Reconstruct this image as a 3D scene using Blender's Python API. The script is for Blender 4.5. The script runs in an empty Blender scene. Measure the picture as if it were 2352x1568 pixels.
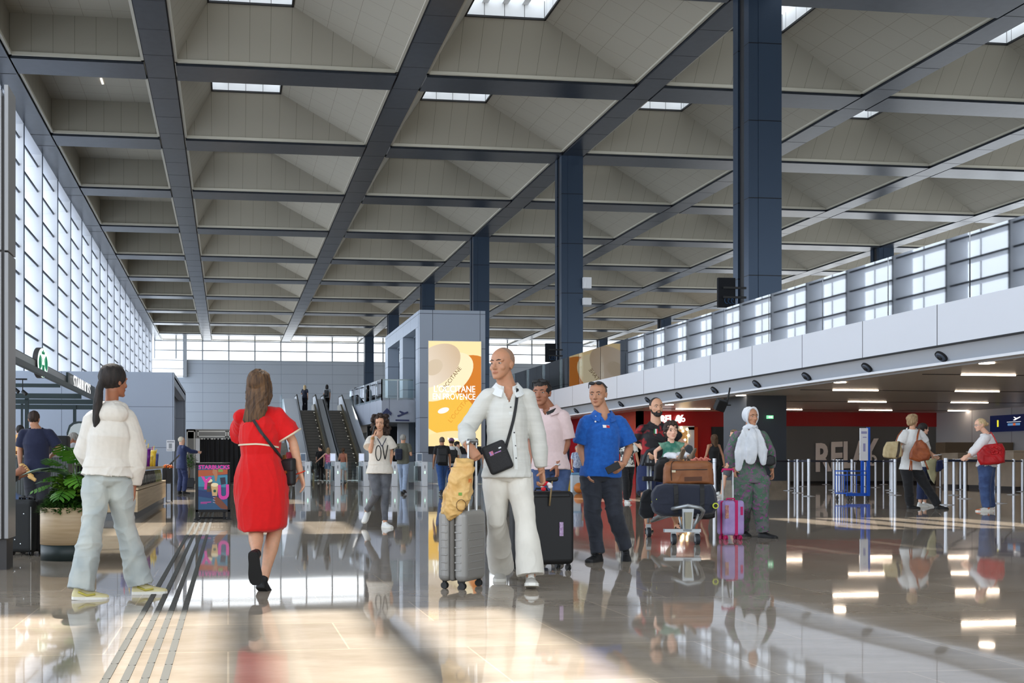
import bpy, bmesh, math, random
import numpy as np
from mathutils import Vector, Matrix, Quaternion
random.seed(7)
SC = bpy.context.scene
COL = SC.collection
# ---------------------------------------------------------------- camera
F_PX, CX, HY, CAMH = 2500.0, 846.6, 1062.0, 0.93
TH = math.atan((CX-524.0)/F_PX)
FW = Vector((math.sin(TH), math.cos(TH), 0)); RT = Vector((math.cos(TH), -math.sin(TH), 0)); UP = Vector((0,0,1))
CAM = Vector((0,0,CAMH))
cd = bpy.data.cameras.new('camera'); cam = bpy.data.objects.new('camera', cd); COL.objects.link(cam)
cam.location = CAM; cam.rotation_euler = (math.pi/2, 0, -TH)
cd.sensor_width = 36; cd.lens = 36*F_PX/2352; cd.shift_x = (1176-CX)/2352; cd.shift_y = (HY-784)/2352
cd.clip_end = 600
SC.camera = cam
def W(px, py, Z):
    """point at image position px,py and distance Z along the view"""
    return CAM + FW*Z + RT*((px-CX)*Z/F_PX) + UP*((HY-py)*Z/F_PX)
def G(px, Z, z=0.0):
    p = W(px, HY, Z); p.z = z; return p
def ZG(py): return CAMH*F_PX/(py-HY)
# ---------------------------------------------------------------- materials
MATS = {}
def mat(name, col=(.5,.5,.5), rough=.5, metal=0., spec=.5, emit=None, es=1., coat=0., trans=0., ior=1.45, alpha=1., sheen=0.):
    if name in MATS: return MATS[name]
    m = bpy.data.materials.new(name); m.use_nodes = True; b = m.node_tree.nodes['Principled BSDF']
    c = tuple(col)+(1,)
    b.inputs['Base Color'].default_value = c; b.inputs['Roughness'].default_value = rough
    b.inputs['Metallic'].default_value = metal; b.inputs['Specular IOR Level'].default_value = spec
    b.inputs['Coat Weight'].default_value = coat; b.inputs['Transmission Weight'].default_value = trans
    b.inputs['IOR'].default_value = ior; b.inputs['Alpha'].default_value = alpha
    if sheen: b.inputs['Sheen Weight'].default_value = sheen
    if emit is not None:
        b.inputs['Emission Color'].default_value = tuple(emit)+(1,); b.inputs['Emission Strength'].default_value = es
    m.diffuse_color = c
    MATS[name] = m; return m
def srgb(r,g,b):
    f = lambda v: ((v/255+.055)/1.055)**2.4 if v > 10 else v/255/12.92
    return (f(r),f(g),f(b))
def N(m, t, **kw):
    n = m.node_tree.nodes.new(t)
    for k,v in kw.items(): setattr(n,k,v)
    return n
def L(m,a,b): m.node_tree.links.new(a,b)
def noisy(name, c1, c2, scale=5, rough=.6, bump=0., stretch=(1,1,1), detail=4, lo=.35, hi=.65, coords='Object', bscale=None, **kw):
    """two-colour noise material with optional bump"""
    if name in MATS: return MATS[name]
    m = mat(name, c1, rough, **kw); b = m.node_tree.nodes['Principled BSDF']
    tc = N(m,'ShaderNodeTexCoord'); mp = N(m,'ShaderNodeMapping'); mp.inputs['Scale'].default_value = stretch
    L(m, tc.outputs[coords], mp.inputs['Vector'])
    nz = N(m,'ShaderNodeTexNoise'); nz.inputs['Scale'].default_value = scale; nz.inputs['Detail'].default_value = detail
    L(m, mp.outputs['Vector'], nz.inputs['Vector'])
    cr = N(m,'ShaderNodeValToRGB'); cr.color_ramp.elements[0].position = lo; cr.color_ramp.elements[1].position = hi
    cr.color_ramp.elements[0].color = tuple(c1)+(1,); cr.color_ramp.elements[1].color = tuple(c2)+(1,)
    L(m, nz.outputs['Fac'], cr.inputs['Fac']); L(m, cr.outputs['Color'], b.inputs['Base Color'])
    if bump:
        bp = N(m,'ShaderNodeBump'); bp.inputs['Strength'].default_value = bump; bp.inputs['Distance'].default_value = .01
        if bscale:
            nz = N(m,'ShaderNodeTexNoise'); nz.inputs['Scale'].default_value = bscale
            L(m, mp.outputs['Vector'], nz.inputs['Vector'])
        L(m, nz.outputs['Fac'], bp.inputs['Height']); L(m, bp.outputs['Normal'], b.inputs['Normal'])
    return m
def panel(name, col, su, sv, line=.012, lcol=(.03,.03,.03), rough=.5, offu=0, offv=0, **kw):
    """UV based panel joints, uv in metres"""
    if name in MATS: return MATS[name]
    m = mat(name, col, rough, **kw); b = m.node_tree.nodes['Principled BSDF']
    tc = N(m,'ShaderNodeTexCoord'); sp = N(m,'ShaderNodeSeparateXYZ'); L(m, tc.outputs['UV'], sp.inputs[0])
    outs = []
    for k,(s,o) in enumerate(((su,offu),(sv,offv))):
        if not s: continue
        a = N(m,'ShaderNodeMath', operation='ADD'); a.inputs[1].default_value = o+1000*s; L(m, sp.outputs[k], a.inputs[0])
        d = N(m,'ShaderNodeMath', operation='MODULO'); d.inputs[1].default_value = s; L(m, a.outputs[0], d.inputs[0])
        l = N(m,'ShaderNodeMath', operation='LESS_THAN'); l.inputs[1].default_value = line; L(m, d.outputs[0], l.inputs[0]); outs.append(l)
    f = outs[0].outputs[0]
    if len(outs) == 2:
        x = N(m,'ShaderNodeMath', operation='MAXIMUM'); L(m, outs[0].outputs[0], x.inputs[0]); L(m, outs[1].outputs[0], x.inputs[1]); f = x.outputs[0]
    mx = N(m,'ShaderNodeMix', data_type='RGBA'); L(m, f, mx.inputs['Factor'])
    mx.inputs['A'].default_value = tuple(col)+(1,); mx.inputs['B'].default_value = tuple(lcol)+(1,)
    L(m, mx.outputs['Result'], b.inputs['Base Color'])
    return m
# ---------------------------------------------------------------- mesh builder
def frame(d):
    d = d.normalized(); a = Vector((0,0,1)) if abs(d.z) < .9 else Vector((1,0,0))
    u = a.cross(d).normalized(); return u, d.cross(u).normalized()
class MB:
    def __init__(s): s.v=[]; s.f=[]; s.mi=[]; s.uv=[]; s.sm=[]
    def _a(s, vs, fs, mi=0, sm=False, uvs=None):
        n = len(s.v); s.v += [tuple(v) for v in vs]
        for k,f in enumerate(fs):
            s.f.append([n+i for i in f]); s.mi.append(mi); s.sm.append(sm); s.uv.append(uvs[k] if uvs else None)
        return s
    def quad(s, a,b,c,d, mi=0, uv=None): return s._a([a,b,c,d], [(0,1,2,3)], mi, False, [uv] if uv else None)
    def poly(s, pts, mi=0): return s._a(pts, [tuple(range(len(pts)))], mi)
    def box(s, x0,y0,z0,x1,y1,z1, mi=0, M=None):
        x0,x1=min(x0,x1),max(x0,x1); y0,y1=min(y0,y1),max(y0,y1); z0,z1=min(z0,z1),max(z0,z1)
        vs = [Vector((x,y,z)) for z in (z0,z1) for y in (y0,y1) for x in (x0,x1)]
        fs = [(0,2,3,1),(4,5,7,6),(0,1,5,4),(2,6,7,3),(0,4,6,2),(1,3,7,5)]
        uvs = []
        for f in fs:
            P = [vs[i] for i in f]; n = (P[1]-P[0]).cross(P[2]-P[0]).normalized()
            if abs(n.z) > .9: uvs.append([(p.x,p.y) for p in P])
            elif abs(n.y) > .9: uvs.append([(p.x,p.z) for p in P])
            else: uvs.append([(p.y,p.z) for p in P])
        if M is not None: vs = [M@v for v in vs]
        return s._a(vs, fs, mi, False, uvs)
    def cyl(s, p0, p1, r0, r1=None, n=16, mi=0, cap=True, sm=True):
        p0=Vector(p0); p1=Vector(p1); r1 = r0 if r1 is None else r1
        u,w = frame(p1-p0); vs=[]
        for p,r in ((p0,r0),(p1,r1)):
            for k in range(n):
                a = 2*math.pi*k/n; vs.append(p+u*(r*math.cos(a))+w*(r*math.sin(a)))
        s._a(vs, [(k,(k+1)%n,n+(k+1)%n,n+k) for k in range(n)], mi, sm)
        if cap:
            s._a(vs[:n], [tuple(range(n))[::-1]], mi); s._a(vs[n:], [tuple(range(n))], mi)
        return s
    def rings(s, rings, mi=0, cap=True, sm=True, closed=False):
        n = len(rings[0]); vs=[p for r in rings for p in r]; fs=[]
        R = len(rings)
        for i in range(R if closed else R-1):
            j=(i+1)%R
            for k in range(n): fs.append((i*n+k, i*n+(k+1)%n, j*n+(k+1)%n, j*n+k))
        if cap and not closed:
            fs.append(tuple(range(n))[::-1]); fs.append(tuple((R-1)*n+k for k in range(n)))
        return s._a(vs, fs, mi, sm)
    def tube(s, pts, rad, n=10, mi=0, flat=1., side=None, caps=True, round_=False):
        """tube through pts; rad number or list; flat squashes along second axis"""
        pts=[Vector(p) for p in pts]
        if not hasattr(rad,'__len__'): rad=[rad]*len(pts)
        rad=list(rad)
        if round_:
            d0=(pts[0]-pts[1]).normalized(); d1=(pts[-1]-pts[-2]).normalized()
            a=[pts[0]+d0*rad[0]*.95, pts[0]+d0*rad[0]*.65]; b=[pts[-1]+d1*rad[-1]*.65, pts[-1]+d1*rad[-1]*.95]
            pts=a+pts+b; rad=[rad[0]*.3,rad[0]*.76]+rad+[rad[-1]*.76,rad[-1]*.3]
        rs=[]; u=None
        for i,p in enumerate(pts):
            d=(pts[min(i+1,len(pts)-1)]-pts[max(i-1,0)]).normalized()
            if u is None:
                u = (side - d*side.dot(d)).normalized() if side is not None else frame(d)[0]
            else: u=(u-d*u.dot(d)).normalized()
            w=d.cross(u)
            rs.append([p+u*(rad[i]*math.cos(2*math.pi*k/n))+w*(rad[i]*flat*math.sin(2*math.pi*k/n)) for k in range(n)])
        return s.rings(rs, mi, caps)
    def ell(s, c, r, n=16, m=10, mi=0, R=None):
        c=Vector(c); r=Vector((r,r,r)) if not hasattr(r,'__len__') else Vector(r)
        rs=[]
        for i in range(m+1):
            t=math.pi*(i+.02 if i==0 else i-.02 if i==m else i)/m
            ring=[]
            for k in range(n):
                a=2*math.pi*k/n; q=Vector((r.x*math.sin(t)*math.cos(a), r.y*math.sin(t)*math.sin(a), -r.z*math.cos(t)))
                if R is not None: q=R@q
                ring.append(c+q)
            rs.append(ring)
        return s.rings(rs, mi, True)
    def lathe(s, prof, c=(0,0,0), n=32, mi=0, cap=False):
        c=Vector(c)
        return s.rings([[c+Vector((r*math.cos(2*math.pi*k/n), r*math.sin(2*math.pi*k/n), z)) for k in range(n)] for r,z in prof], mi, cap)
    def prism(s, pts, d, mi=0):
        """extrude planar polygon by vector d"""
        pts=[Vector(p) for p in pts]; d=Vector(d); n=len(pts)
        vs=pts+[p+d for p in pts]
        fs=[tuple(range(n))[::-1], tuple(range(n,2*n))]+[(k,(k+1)%n,n+(k+1)%n,n+k) for k in range(n)]
        return s._a(vs, fs, mi)
    def add(s, o, M=None):
        n=len(s.v); s.v += [tuple(M@Vector(v)) for v in o.v] if M is not None else o.v
        s.f += [[i+n for i in f] for f in o.f]; s.mi+=o.mi; s.uv+=o.uv; s.sm+=o.sm; return s
    def mesh(s, name, org=(0,0,0)):
        me=bpy.data.meshes.new(name); o=Vector(org)
        me.from_pydata([(v[0]-o.x,v[1]-o.y,v[2]-o.z) for v in s.v], [], s.f)
        me.polygons.foreach_set('material_index', s.mi); me.polygons.foreach_set('use_smooth', s.sm)
        if any(u is not None for u in s.uv):
            ul=me.uv_layers.new(name='UVMap'); buf=[]
            for f,u in zip(s.f,s.uv):
                for k in range(len(f)): buf += list(u[k]) if u else [0,0]
            ul.data.foreach_set('uv', buf)
        me.update(); return me
    def build(s, name, mats, parent=None, bevel=0, seg=2, org=None, fix=True):
        if parent is not None: org = ORG[parent.name]
        elif org is None:
            a=np.array(s.v); org=((a[:,0].min()+a[:,0].max())/2,(a[:,1].min()+a[:,1].max())/2,a[:,2].min())
        me=s.mesh(name, org)
        if fix:
            bm=bmesh.new(); bm.from_mesh(me); bmesh.ops.recalc_face_normals(bm, faces=bm.faces); bm.to_mesh(me); bm.free()
        return link(name, me, mats, parent, org, bevel, seg)
ORG={}
def link(name, me, mats, parent=None, org=(0,0,0), bevel=0, seg=2):
    ob=bpy.data.objects.new(name, me); COL.objects.link(ob)
    for m in (mats if isinstance(mats,(list,tuple)) else [mats]): me.materials.append(m)
    if parent is not None: ob.parent=parent
    else: ob.location=org
    ORG[ob.name]=Vector(org)
    if bevel:
        b=ob.modifiers.new('bevel','BEVEL'); b.width=bevel; b.segments=seg; b.limit_method='ANGLE'; b.angle_limit=math.radians(40)
    return ob
def tag(o, label, cat, group=None):
    o['label']=label; o['category']=cat
    if group: o['group']=group
    return o
def thing(name, label, cat, loc, group=None):
    o=bpy.data.objects.new(name,None); COL.objects.link(o); o.location=loc; o.empty_display_size=.2
    ORG[o.name]=Vector(loc); return tag(o,label,cat,group)
def struct(o): o['kind']='structure'; return o
def dup(root, loc, rz=None, label=None, mats=None):
    r=root.copy(); COL.objects.link(r); r.location=loc
    if rz is not None: r.rotation_euler=(0,0,rz)
    if label: r['label']=label
    def kids(a,b):
        for ch in a.children:
            c=ch.copy(); COL.objects.link(c); c.parent=b; kids(ch,c)
    kids(root,r); return r
def text(name, s, parent, M, size, mats, depth=.01, sx=1., bold=0., font=None, align='LEFT'):
    """text mesh; M maps text plane (x right, y up, z out) to world"""
    cu=bpy.data.curves.new(name,'FONT'); cu.body=s; cu.size=size; cu.extrude=depth; cu.offset=bold; cu.align_x=align
    cu.resolution_u=3
    t=bpy.data.objects.new(name,cu); COL.objects.link(t)
    dg=bpy.context.evaluated_depsgraph_get(); me=bpy.data.meshes.new_from_object(t.evaluated_get(dg))
    bpy.data.objects.remove(t); bpy.data.curves.remove(cu)
    org=ORG[parent.name] if parent is not None else Vector(M.translation)
    S=Matrix.Diagonal((sx,1,1,1)); me.transform(Matrix.Translation(-org)@M@S)
    me.materials.clear(); me.name=name
    return link(name, me, mats, parent, org)
def basis(o, x, y, z=None):
    x=Vector(x).normalized(); y=Vector(y).normalized(); z=x.cross(y) if z is None else Vector(z)
    return Matrix(((x.x,y.x,z.x,o[0]),(x.y,y.y,z.y,o[1]),(x.z,y.z,z.z,o[2]),(0,0,0,1)))
# ---------------------------------------------------------------- noise (vectorised value noise)
def vnoise(P, seed=0):
    P=np.asarray(P,dtype=np.float64); i=np.floor(P).astype(np.int64); f=P-i; f=f*f*(3-2*f)
    def h(a,b,c):
        n=(a*374761393+b*668265263+c*2147483647+seed*1274126177)&0xffffffff
        n=((n^(n>>13))*1274126177)&0xffffffff; n=n^(n>>16); return (n&0xffff)/65535.0
    r=0
    for dx in (0,1):
        for dy in (0,1):
            for dz in (0,1):
                w=(f[:,0] if dx else 1-f[:,0])*(f[:,1] if dy else 1-f[:,1])*(f[:,2] if dz else 1-f[:,2])
                r=r+w*h(i[:,0]+dx,i[:,1]+dy,i[:,2]+dz)
    return r*2-1
def remesh(mb, voxel, smooth=3, disp=None, name='solid'):
    """union overlapping closed shapes into one continuous surface"""
    me=mb.mesh(name); ob=bpy.data.objects.new('tmp',me); COL.objects.link(ob)
    bm=bmesh.new(); bm.from_mesh(me); bmesh.ops.recalc_face_normals(bm, faces=bm.faces); bm.to_mesh(me); bm.free()
    r=ob.modifiers.new('r','REMESH'); r.mode='VOXEL'; r.voxel_size=voxel; r.use_smooth_shade=True
    if smooth:
        k=ob.modifiers.new('s','SMOOTH'); k.factor=.5; k.iterations=smooth
    dg=bpy.context.evaluated_depsgraph_get(); out=bpy.data.meshes.new_from_object(ob.evaluated_get(dg))
    bpy.data.objects.remove(ob); bpy.data.meshes.remove(me); out.materials.clear(); out.name=name
    if disp is not None:
        n=len(out.vertices); co=np.empty(n*3); out.vertices.foreach_get('co',co); co=co.reshape(-1,3)
        nr=np.empty(n*3); out.vertices.foreach_get('normal',nr); nr=nr.reshape(-1,3)
        co=co+nr*disp(co)[:,None]; out.vertices.foreach_set('co',co.ravel()); out.update()
    return out
def shift(me, org): me.transform(Matrix.Translation(-Vector(org))); return me
c_, s_ = math.cos(TH), math.sin(TH)
def YatX(px, X): return (F_PX/c_*X/(px-524.0)-X*s_)/c_
# ------------------------------------------------ world and sun
w=bpy.data.worlds.new('world'); SC.world=w; w.use_nodes=True
bg=w.node_tree.nodes['Background']; bg.inputs[0].default_value=(.86,.93,1,1); bg.inputs[1].default_value=1.7
sl=bpy.data.lights.new('sun','SUN'); so=bpy.data.objects.new('sun',sl); COL.objects.link(so)
sl.energy=9.5; sl.color=(1,.95,.87); sl.angle=math.radians(.55)
so.rotation_euler=Vector((-.05,-1,-1.25)).to_track_quat('-Z','Y').to_euler(); so.location=(2,30,30)
# ------------------------------------------------ materials
m_slate=noisy('slate_metal', srgb(56,61,69), srgb(50,55,62), 3, .28, metal=.55)
m_col=panel('column_metal', srgb(52,66,84), 0, 2.6, .03, (.005,.006,.008), .3, offv=.6, metal=.5)
m_black=mat('black_gap', (.008,.008,.009), .6)
m_cpan=panel('coffer_panel', srgb(146,141,128), .84, 0, .015, srgb(96,92,80), .75)
m_cpan2=panel('coffer_panel_grid', srgb(158,153,140), 1.15, 1.1, .014, srgb(116,110,98), .75)
m_ctrim=mat('coffer_trim', srgb(176,172,158), .5)
m_white=mat('white_panel', srgb(226,229,235), .35)
m_shaft=panel('skylight_shaft', srgb(240,242,244), .84, 0, .03, srgb(120,120,120), .6)
m_floor=mat('polished_stone', (.3,.27,.23), .035, spec=.45)
nt=m_floor.node_tree; b=nt.nodes['Principled BSDF']
tc=N(m_floor,'ShaderNodeTexCoord')
n1=N(m_floor,'ShaderNodeTexNoise'); n1.inputs['Scale'].default_value=1.3; n1.inputs['Detail'].default_value=8; n1.inputs['Roughness'].default_value=.65
mp=N(m_floor,'ShaderNodeMapping'); mp.inputs['Scale'].default_value=(1,2.2,1); mp.inputs['Rotation'].default_value=(0,0,.5); L(m_floor,tc.outputs['Object'],mp.inputs['Vector']); L(m_floor,mp.outputs['Vector'],n1.inputs['Vector'])
cr=N(m_floor,'ShaderNodeValToRGB'); cr.color_ramp.elements[0].position=.34; cr.color_ramp.elements[1].position=.68
cr.color_ramp.elements[0].color=srgb(164,150,133)+(1,); cr.color_ramp.elements[1].color=srgb(188,176,160)+(1,)
L(m_floor,n1.outputs['Fac'],cr.inputs['Fac'])
br=N(m_floor,'ShaderNodeTexBrick'); br.offset=.5; br.inputs['Scale'].default_value=1; br.inputs['Brick Width'].default_value=1.2; br.inputs['Row Height'].default_value=.9
br.inputs['Mortar Size'].default_value=.005; br.inputs['Color1'].default_value=(1,1,1,1); br.inputs['Color2'].default_value=(.86,.85,.84,1); br.inputs['Mortar'].default_value=(1.25,1.22,1.16,1)
L(m_floor,tc.outputs['Object'],br.inputs['Vector'])
mx=N(m_floor,'ShaderNodeMix',data_type='RGBA',blend_type='MULTIPLY'); mx.inputs['Factor'].default_value=1
L(m_floor,cr.outputs['Color'],mx.inputs['A']); L(m_floor,br.outputs['Color'],mx.inputs['B']); L(m_floor,mx.outputs['Result'],b.inputs['Base Color'])
vr=N(m_floor,'ShaderNodeTexNoise'); vr.inputs['Scale'].default_value=.55; vr.inputs['Detail'].default_value=1.5; L(m_floor,tc.outputs['Object'],vr.inputs['Vector'])
bp=N(m_floor,'ShaderNodeBump'); bp.inputs['Strength'].default_value=.035; bp.inputs['Distance'].default_value=.06; L(m_floor,vr.outputs['Fac'],bp.inputs['Height']); L(m_floor,bp.outputs['Normal'],b.inputs['Normal'])
# ------------------------------------------------ floor
struct(MB().quad((-14,-8,0),(70,-8,0),(70,150,0),(-14,150,0)).build('floor', m_floor, org=(0,0,0)))
# ------------------------------------------------ ceiling
CZ=CAMH+16.2; D=10.34
BX=[-3.36+10.34*i for i in range(7)]       # left faces of long beams
BW=1.22; TY=[44.7+D*k for k in range(-5,10)]; TW=1.87; DEP=1.98
XE=BX[-1]+BW
cb=MB()
for k in range(-6,10):
    y0=44.7+D*(k)+TW; y1=44.7+D*(k+1)
    if y0<-10: continue
    if y1>145: y1=145.6
    for i in range(6):
        x0=BX[i]+BW; x1=BX[i+1]
        sx0,sx1=x0+1.35,x1-4.43; sy1=y1-1.33; sy0=max(y0+3.5,y0)
        if y1>145: 
            z=CZ+1.2
            cb.quad((x0,y0,z),(x1,y0,z),(x1,y1,z),(x0,y1,z),0,[(x0,y0),(x1,y0),(x1,y1),(x0,y1)]); cb.quad((x0,y0,CZ),(x1,y0,CZ),(x1,y0,z),(x0,y0,z),0,[(0,0)]*4); continue
        z=CZ+DEP; Bq=[(x0,y0,CZ),(x1,y0,CZ),(x1,y1,CZ),(x0,y1,CZ)]; Tq=[(sx0,sy0,z),(sx1,sy0,z),(sx1,sy1,z),(sx0,sy1,z)]
        for a in range(4):
            p=[Vector(q) for q in (Bq[a],Bq[(a+1)%4],Tq[(a+1)%4],Tq[a])]
            e=(p[1]-p[0]).normalized(); n=(p[1]-p[0]).cross(p[3]-p[0]).normalized(); up=n.cross(e)
            o=Vector(Tq[a if a in(0,3) else a])
            uv=[((q-o).dot(e),(q-p[0]).dot(up)) for q in p]
            cb.quad(*p, mi=(0 if a in (2,3) else 1), uv=uv)
        zt=z+.75
        for a in range(4):
            p=[Vector(Tq[a]),Vector(Tq[(a+1)%4])]; q=[Vector((v.x,v.y,zt)) for v in p]; l=(p[1]-p[0]).length
            cb.quad(p[0],p[1],q[1],q[0],2,[(0,0),(l,0),(l,.75),(0,.75)])
        # dark frame line round the skylight, three bars near the glass
        for a in range(4):
            p,q=Vector(Tq[a]),Vector(Tq[(a+1)%4]); mid=(Vector(Tq[0])+Vector(Tq[2]))/2
            cb.box(min(p.x,q.x)-.04,min(p.y,q.y)-.04,z-.05,max(p.x,q.x)+.04,max(p.y,q.y)+.04,z+.03,3)
        for j in (1,2,3):
            xx=sx0+(sx1-sx0)*j/4; cb.box(xx-.13,sy0,zt-.2,xx+.13,sy1,zt,2)
    # left half bay with flat recessed top
    x0,x1=-8.62,BX[0]; z=CZ+1.67
    if y1<145.:
        for p in (((x0,y0,CZ),(x1,y0,CZ),(x1,y0,z),(x0,y0,z)),((x0,y1,CZ),(x1,y1,CZ),(x1,y1,z),(x0,y1,z)),((x0,y0,CZ),(x0,y1,CZ),(x0,y1,z),(x0,y0,z)),((x1,y0,CZ),(x1,y1,CZ),(x1,y1,z),(x1,y0,z))):
            l=(Vector(p[1])-Vector(p[0])).length
            cb.quad(*p, mi=0, uv=[(0,0),(l,0),(l,1.67),(0,1.67)])
        cb.quad((x0,y0,z),(x1,y0,z),(x1,y1,z),(x0,y1,z),1,[(x0,y0),(x1,y0),(x1,y1),(x0,y1)])
    # light lip round every opening
    for (a0,a1) in [(x0,x1)]+[(BX[i]+BW,BX[i+1]) for i in range(6)]:
        t=.11
        for q in ((a0,y0,a0+t,y1),(a1-t,y0,a1,y1),(a0,y0,a1,y0+t),(a0,y1-t,a1,y1)): cb.box(q[0],q[1],CZ-.03,q[2],q[3],CZ+.1,4)
me=cb.build('ceiling',[m_cpan,m_cpan2,m_shaft,m_black,m_ctrim],org=(0,0,0),fix=False); struct(me)
# small lights in the flat left bays
m_lite=mat('lamp_white',(1,.95,.88),emit=(1,.93,.82),es=2.2)
for k in range(-1,4):
    yc=44.7+D*k+TW+4.2
    for q in (0,1):
        o=MB().box(-5.9,yc+q*1.0,CZ+1.63,-5.82,yc+q*1.0+.75,CZ+1.665).build('ceiling_lamp',m_lite)
        if k==-1 and q==0: lbl='short white linear lamp recessed in a flat left ceiling bay'
        tag(o,'short white linear lamp recessed in a flat ceiling bay by the glass wall','lamp','small lamps in the flat left ceiling bays')
# beams
nb=0
def beam(mb):
    global nb; nb+=1
    return struct(mb.build('trim_%d'%nb,[m_slate,m_black],org=(0,0,0)))
for i,x in enumerate(BX):
    m=MB().box(x+.05,-12,CZ-.12,x+BW-.05,145.6,CZ+.02); m.box(x,-12,CZ-.02,x+BW,145.6,CZ+.05,1)
    for y in np.arange(-8,145,2.585): m.box(x+.04,y,CZ-.124,x+BW-.04,y+.02,CZ-.1,1)
    beam(m)
for k in range(-5,10):
    y=44.7+D*k
    m=MB()
    for i in range(-1,6):
        x0=(-8.62 if i<0 else BX[i]+BW)+.03; x1=BX[i+1]-.03
        m.box(x0,y+.06,CZ-.12,x1,y+TW-.06,CZ+.02)
        m.box(x0,y,CZ-.02,x1,y+TW,CZ+.05,1)
    m.box(-9.6,y-.03,CZ-.125,-8.7,y+.03,CZ-.1,1); m.box(-9.6,y+TW-.03,CZ-.125,-8.7,y+TW+.03,CZ-.1,1)
    beam(m)
beam(MB().box(-9.62,-12,CZ-.12,-8.66,145.6,CZ+.02))
m=MB().box(-11,-12,CZ+2.9,70,12,CZ+3.0)
# roof edge strips closing the left side
struct(MB().box(-11.2,-12,CZ-.1,-9.6,146,CZ+.15).box(-9.7,-12,CZ,-9.5,146,CZ+1.9).build('trim_%d'%(nb+1),m_white,org=(0,0,0))); nb+=1
struct(MB().quad((-9.6,-12,CZ+1.72),(BX[0]+BW,-12,CZ+1.72),(BX[0]+BW,146,CZ+1.72),(-9.6,146,CZ+1.72)).build('trim_%d'%(nb+1),m_white,org=(0,0,0))); nb+=1
# ------------------------------------------------ columns
def column(x,y,lab):
    m=MB(); W_=1.16; z1=CZ-.1
    m.box(x,y+.02,0,x+.34,y+.36,z1); m.box(x,y+.8,0,x+.34,y+1.16,z1)      # flanges on the left face
    m.box(x+.07,y+.3,0,x+.5,y+.9,z1,1)
    m.box(x+.34,y,0,x+W_,y+1.16,z1)
    o=m.build('column',[m_col,m_black]); tag(o,lab,'column','dark steel clad roof columns'); return o
cx1=17.36
labs=['dark blue steel clad column, nearest and largest, carrying a screen','dark blue steel column behind the pink polo man, with screen at balcony height','dark blue steel column rising directly behind the advert tower','dark column just left of the advert tower top, farther back','thin far dark column seen left of the clad tower','farthest dark column against the back clerestory windows']
for j,k in enumerate((-1,1,3,5,7,9)): column(cx1-.04, 44.7+D*k+.2, labs[j])
labs2={3:'dark column top beyond the glass balustrade at far right',5:'dark column on the upper floor hidden behind the nearest column',7:'dark column on the upper floor seen between the two big columns',9:'small far dark column on the upper floor right of the second big column'}
for k in (3,7,9): column(cx1+31.0,44.7+D*k+.2,labs2[k])
# ------------------------------------------------ back wall with clerestory
BY=145.6
m_bwall=panel('back_wall_panel', srgb(172,180,190), 3.447, 1.27, .035, srgb(120,128,138), .5, offu=3.36)
m_day=mat('daylight_glass',(.8,.85,.9),.4,emit=(.93,.97,1.0),es=1.7)
m_frame=mat('window_frame', srgb(150,155,160), .4)
struct(MB().box(-14,BY,0,70,BY+.3,14.4).build('wall_back',m_bwall,org=(0,0,0),fix=False))
fr=MB(); 
xs=[-9.6+0.0]+[BX[0]+3.447*i for i in range(-1,21)]
for x in xs: fr.box(x-.09,BY+.02,14.4,x+.09,BY+.2,CZ+1.3)
for z in (14.45,15.75,17.0,18.2): fr.box(-9.6,BY+.04,z-.07,70,BY+.18,z+.07)
wn=struct(fr.build('window_1',m_frame,org=(0,BY,14.4)))
MB().quad((-14,BY+.3,14.4),(70,BY+.3,14.4),(70,BY+.3,19),(-14,BY+.3,19)).build('pane',m_day,parent=wn)
# lower strip of window at the left corner
fr=MB(); fr.box(-5.9,BY-.5,12.2,-5.4,BY,18,0)
for z in (12.3,13.3,14.4): fr.box(-10,BY-.25,z-.05,-5.9,BY-.1,z+.05)
w3=struct(fr.build('window_3',m_frame,org=(-8,BY-.2,12.2)))
MB().quad((-10,BY-.06,12.2),(-5.9,BY-.06,12.2),(-5.9,BY-.06,14.6),(-10,BY-.06,14.6)).build('pane',m_day,parent=w3)
# ------------------------------------------------ left glass facade with fins
m_fac=mat('facade_daylight',(.8,.85,.9),.4,emit=(.82,.90,1.0),es=2.7)
m_fin=mat('fin_white', srgb(222,224,228), .45)
m_finl=mat('fin_edge', srgb(70,78,90), .5)
fac=struct(MB().quad((-11.1,-12,0),(-11.1,BY,0),(-11.1,BY,CZ),(-11.1,-12,CZ)).build('window_2',m_fac,org=(-11.1,60,0)))
k=0
y=49.0-.65
ys=[y+5.17*i for i in range(-11,19)]
for y in ys:
    f=MB().box(-9.64,y-.04,0,-11.0,y+.04,CZ-.05); f.box(-9.62,y-.055,0,-9.66,y+.055,CZ-.05,1)
    f.box(-10.95,y-1.2,0,-11.0,y-1.15,CZ,1)
    fo=f.build('fin',[m_fin,m_finl],parent=fac)
    if y+5.17<BY:
        b_=MB()
        for j in range(12):
            z=2.1+1.3*j; b_.box(-9.86,y+.04,z,-10.95,y+5.13,z+.03); b_.box(-9.85,y+.04,z-.05,-9.9,y+5.13,z+.06,1)
        b_.build('sun_shelf',[m_fin,m_finl],parent=fo)
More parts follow.
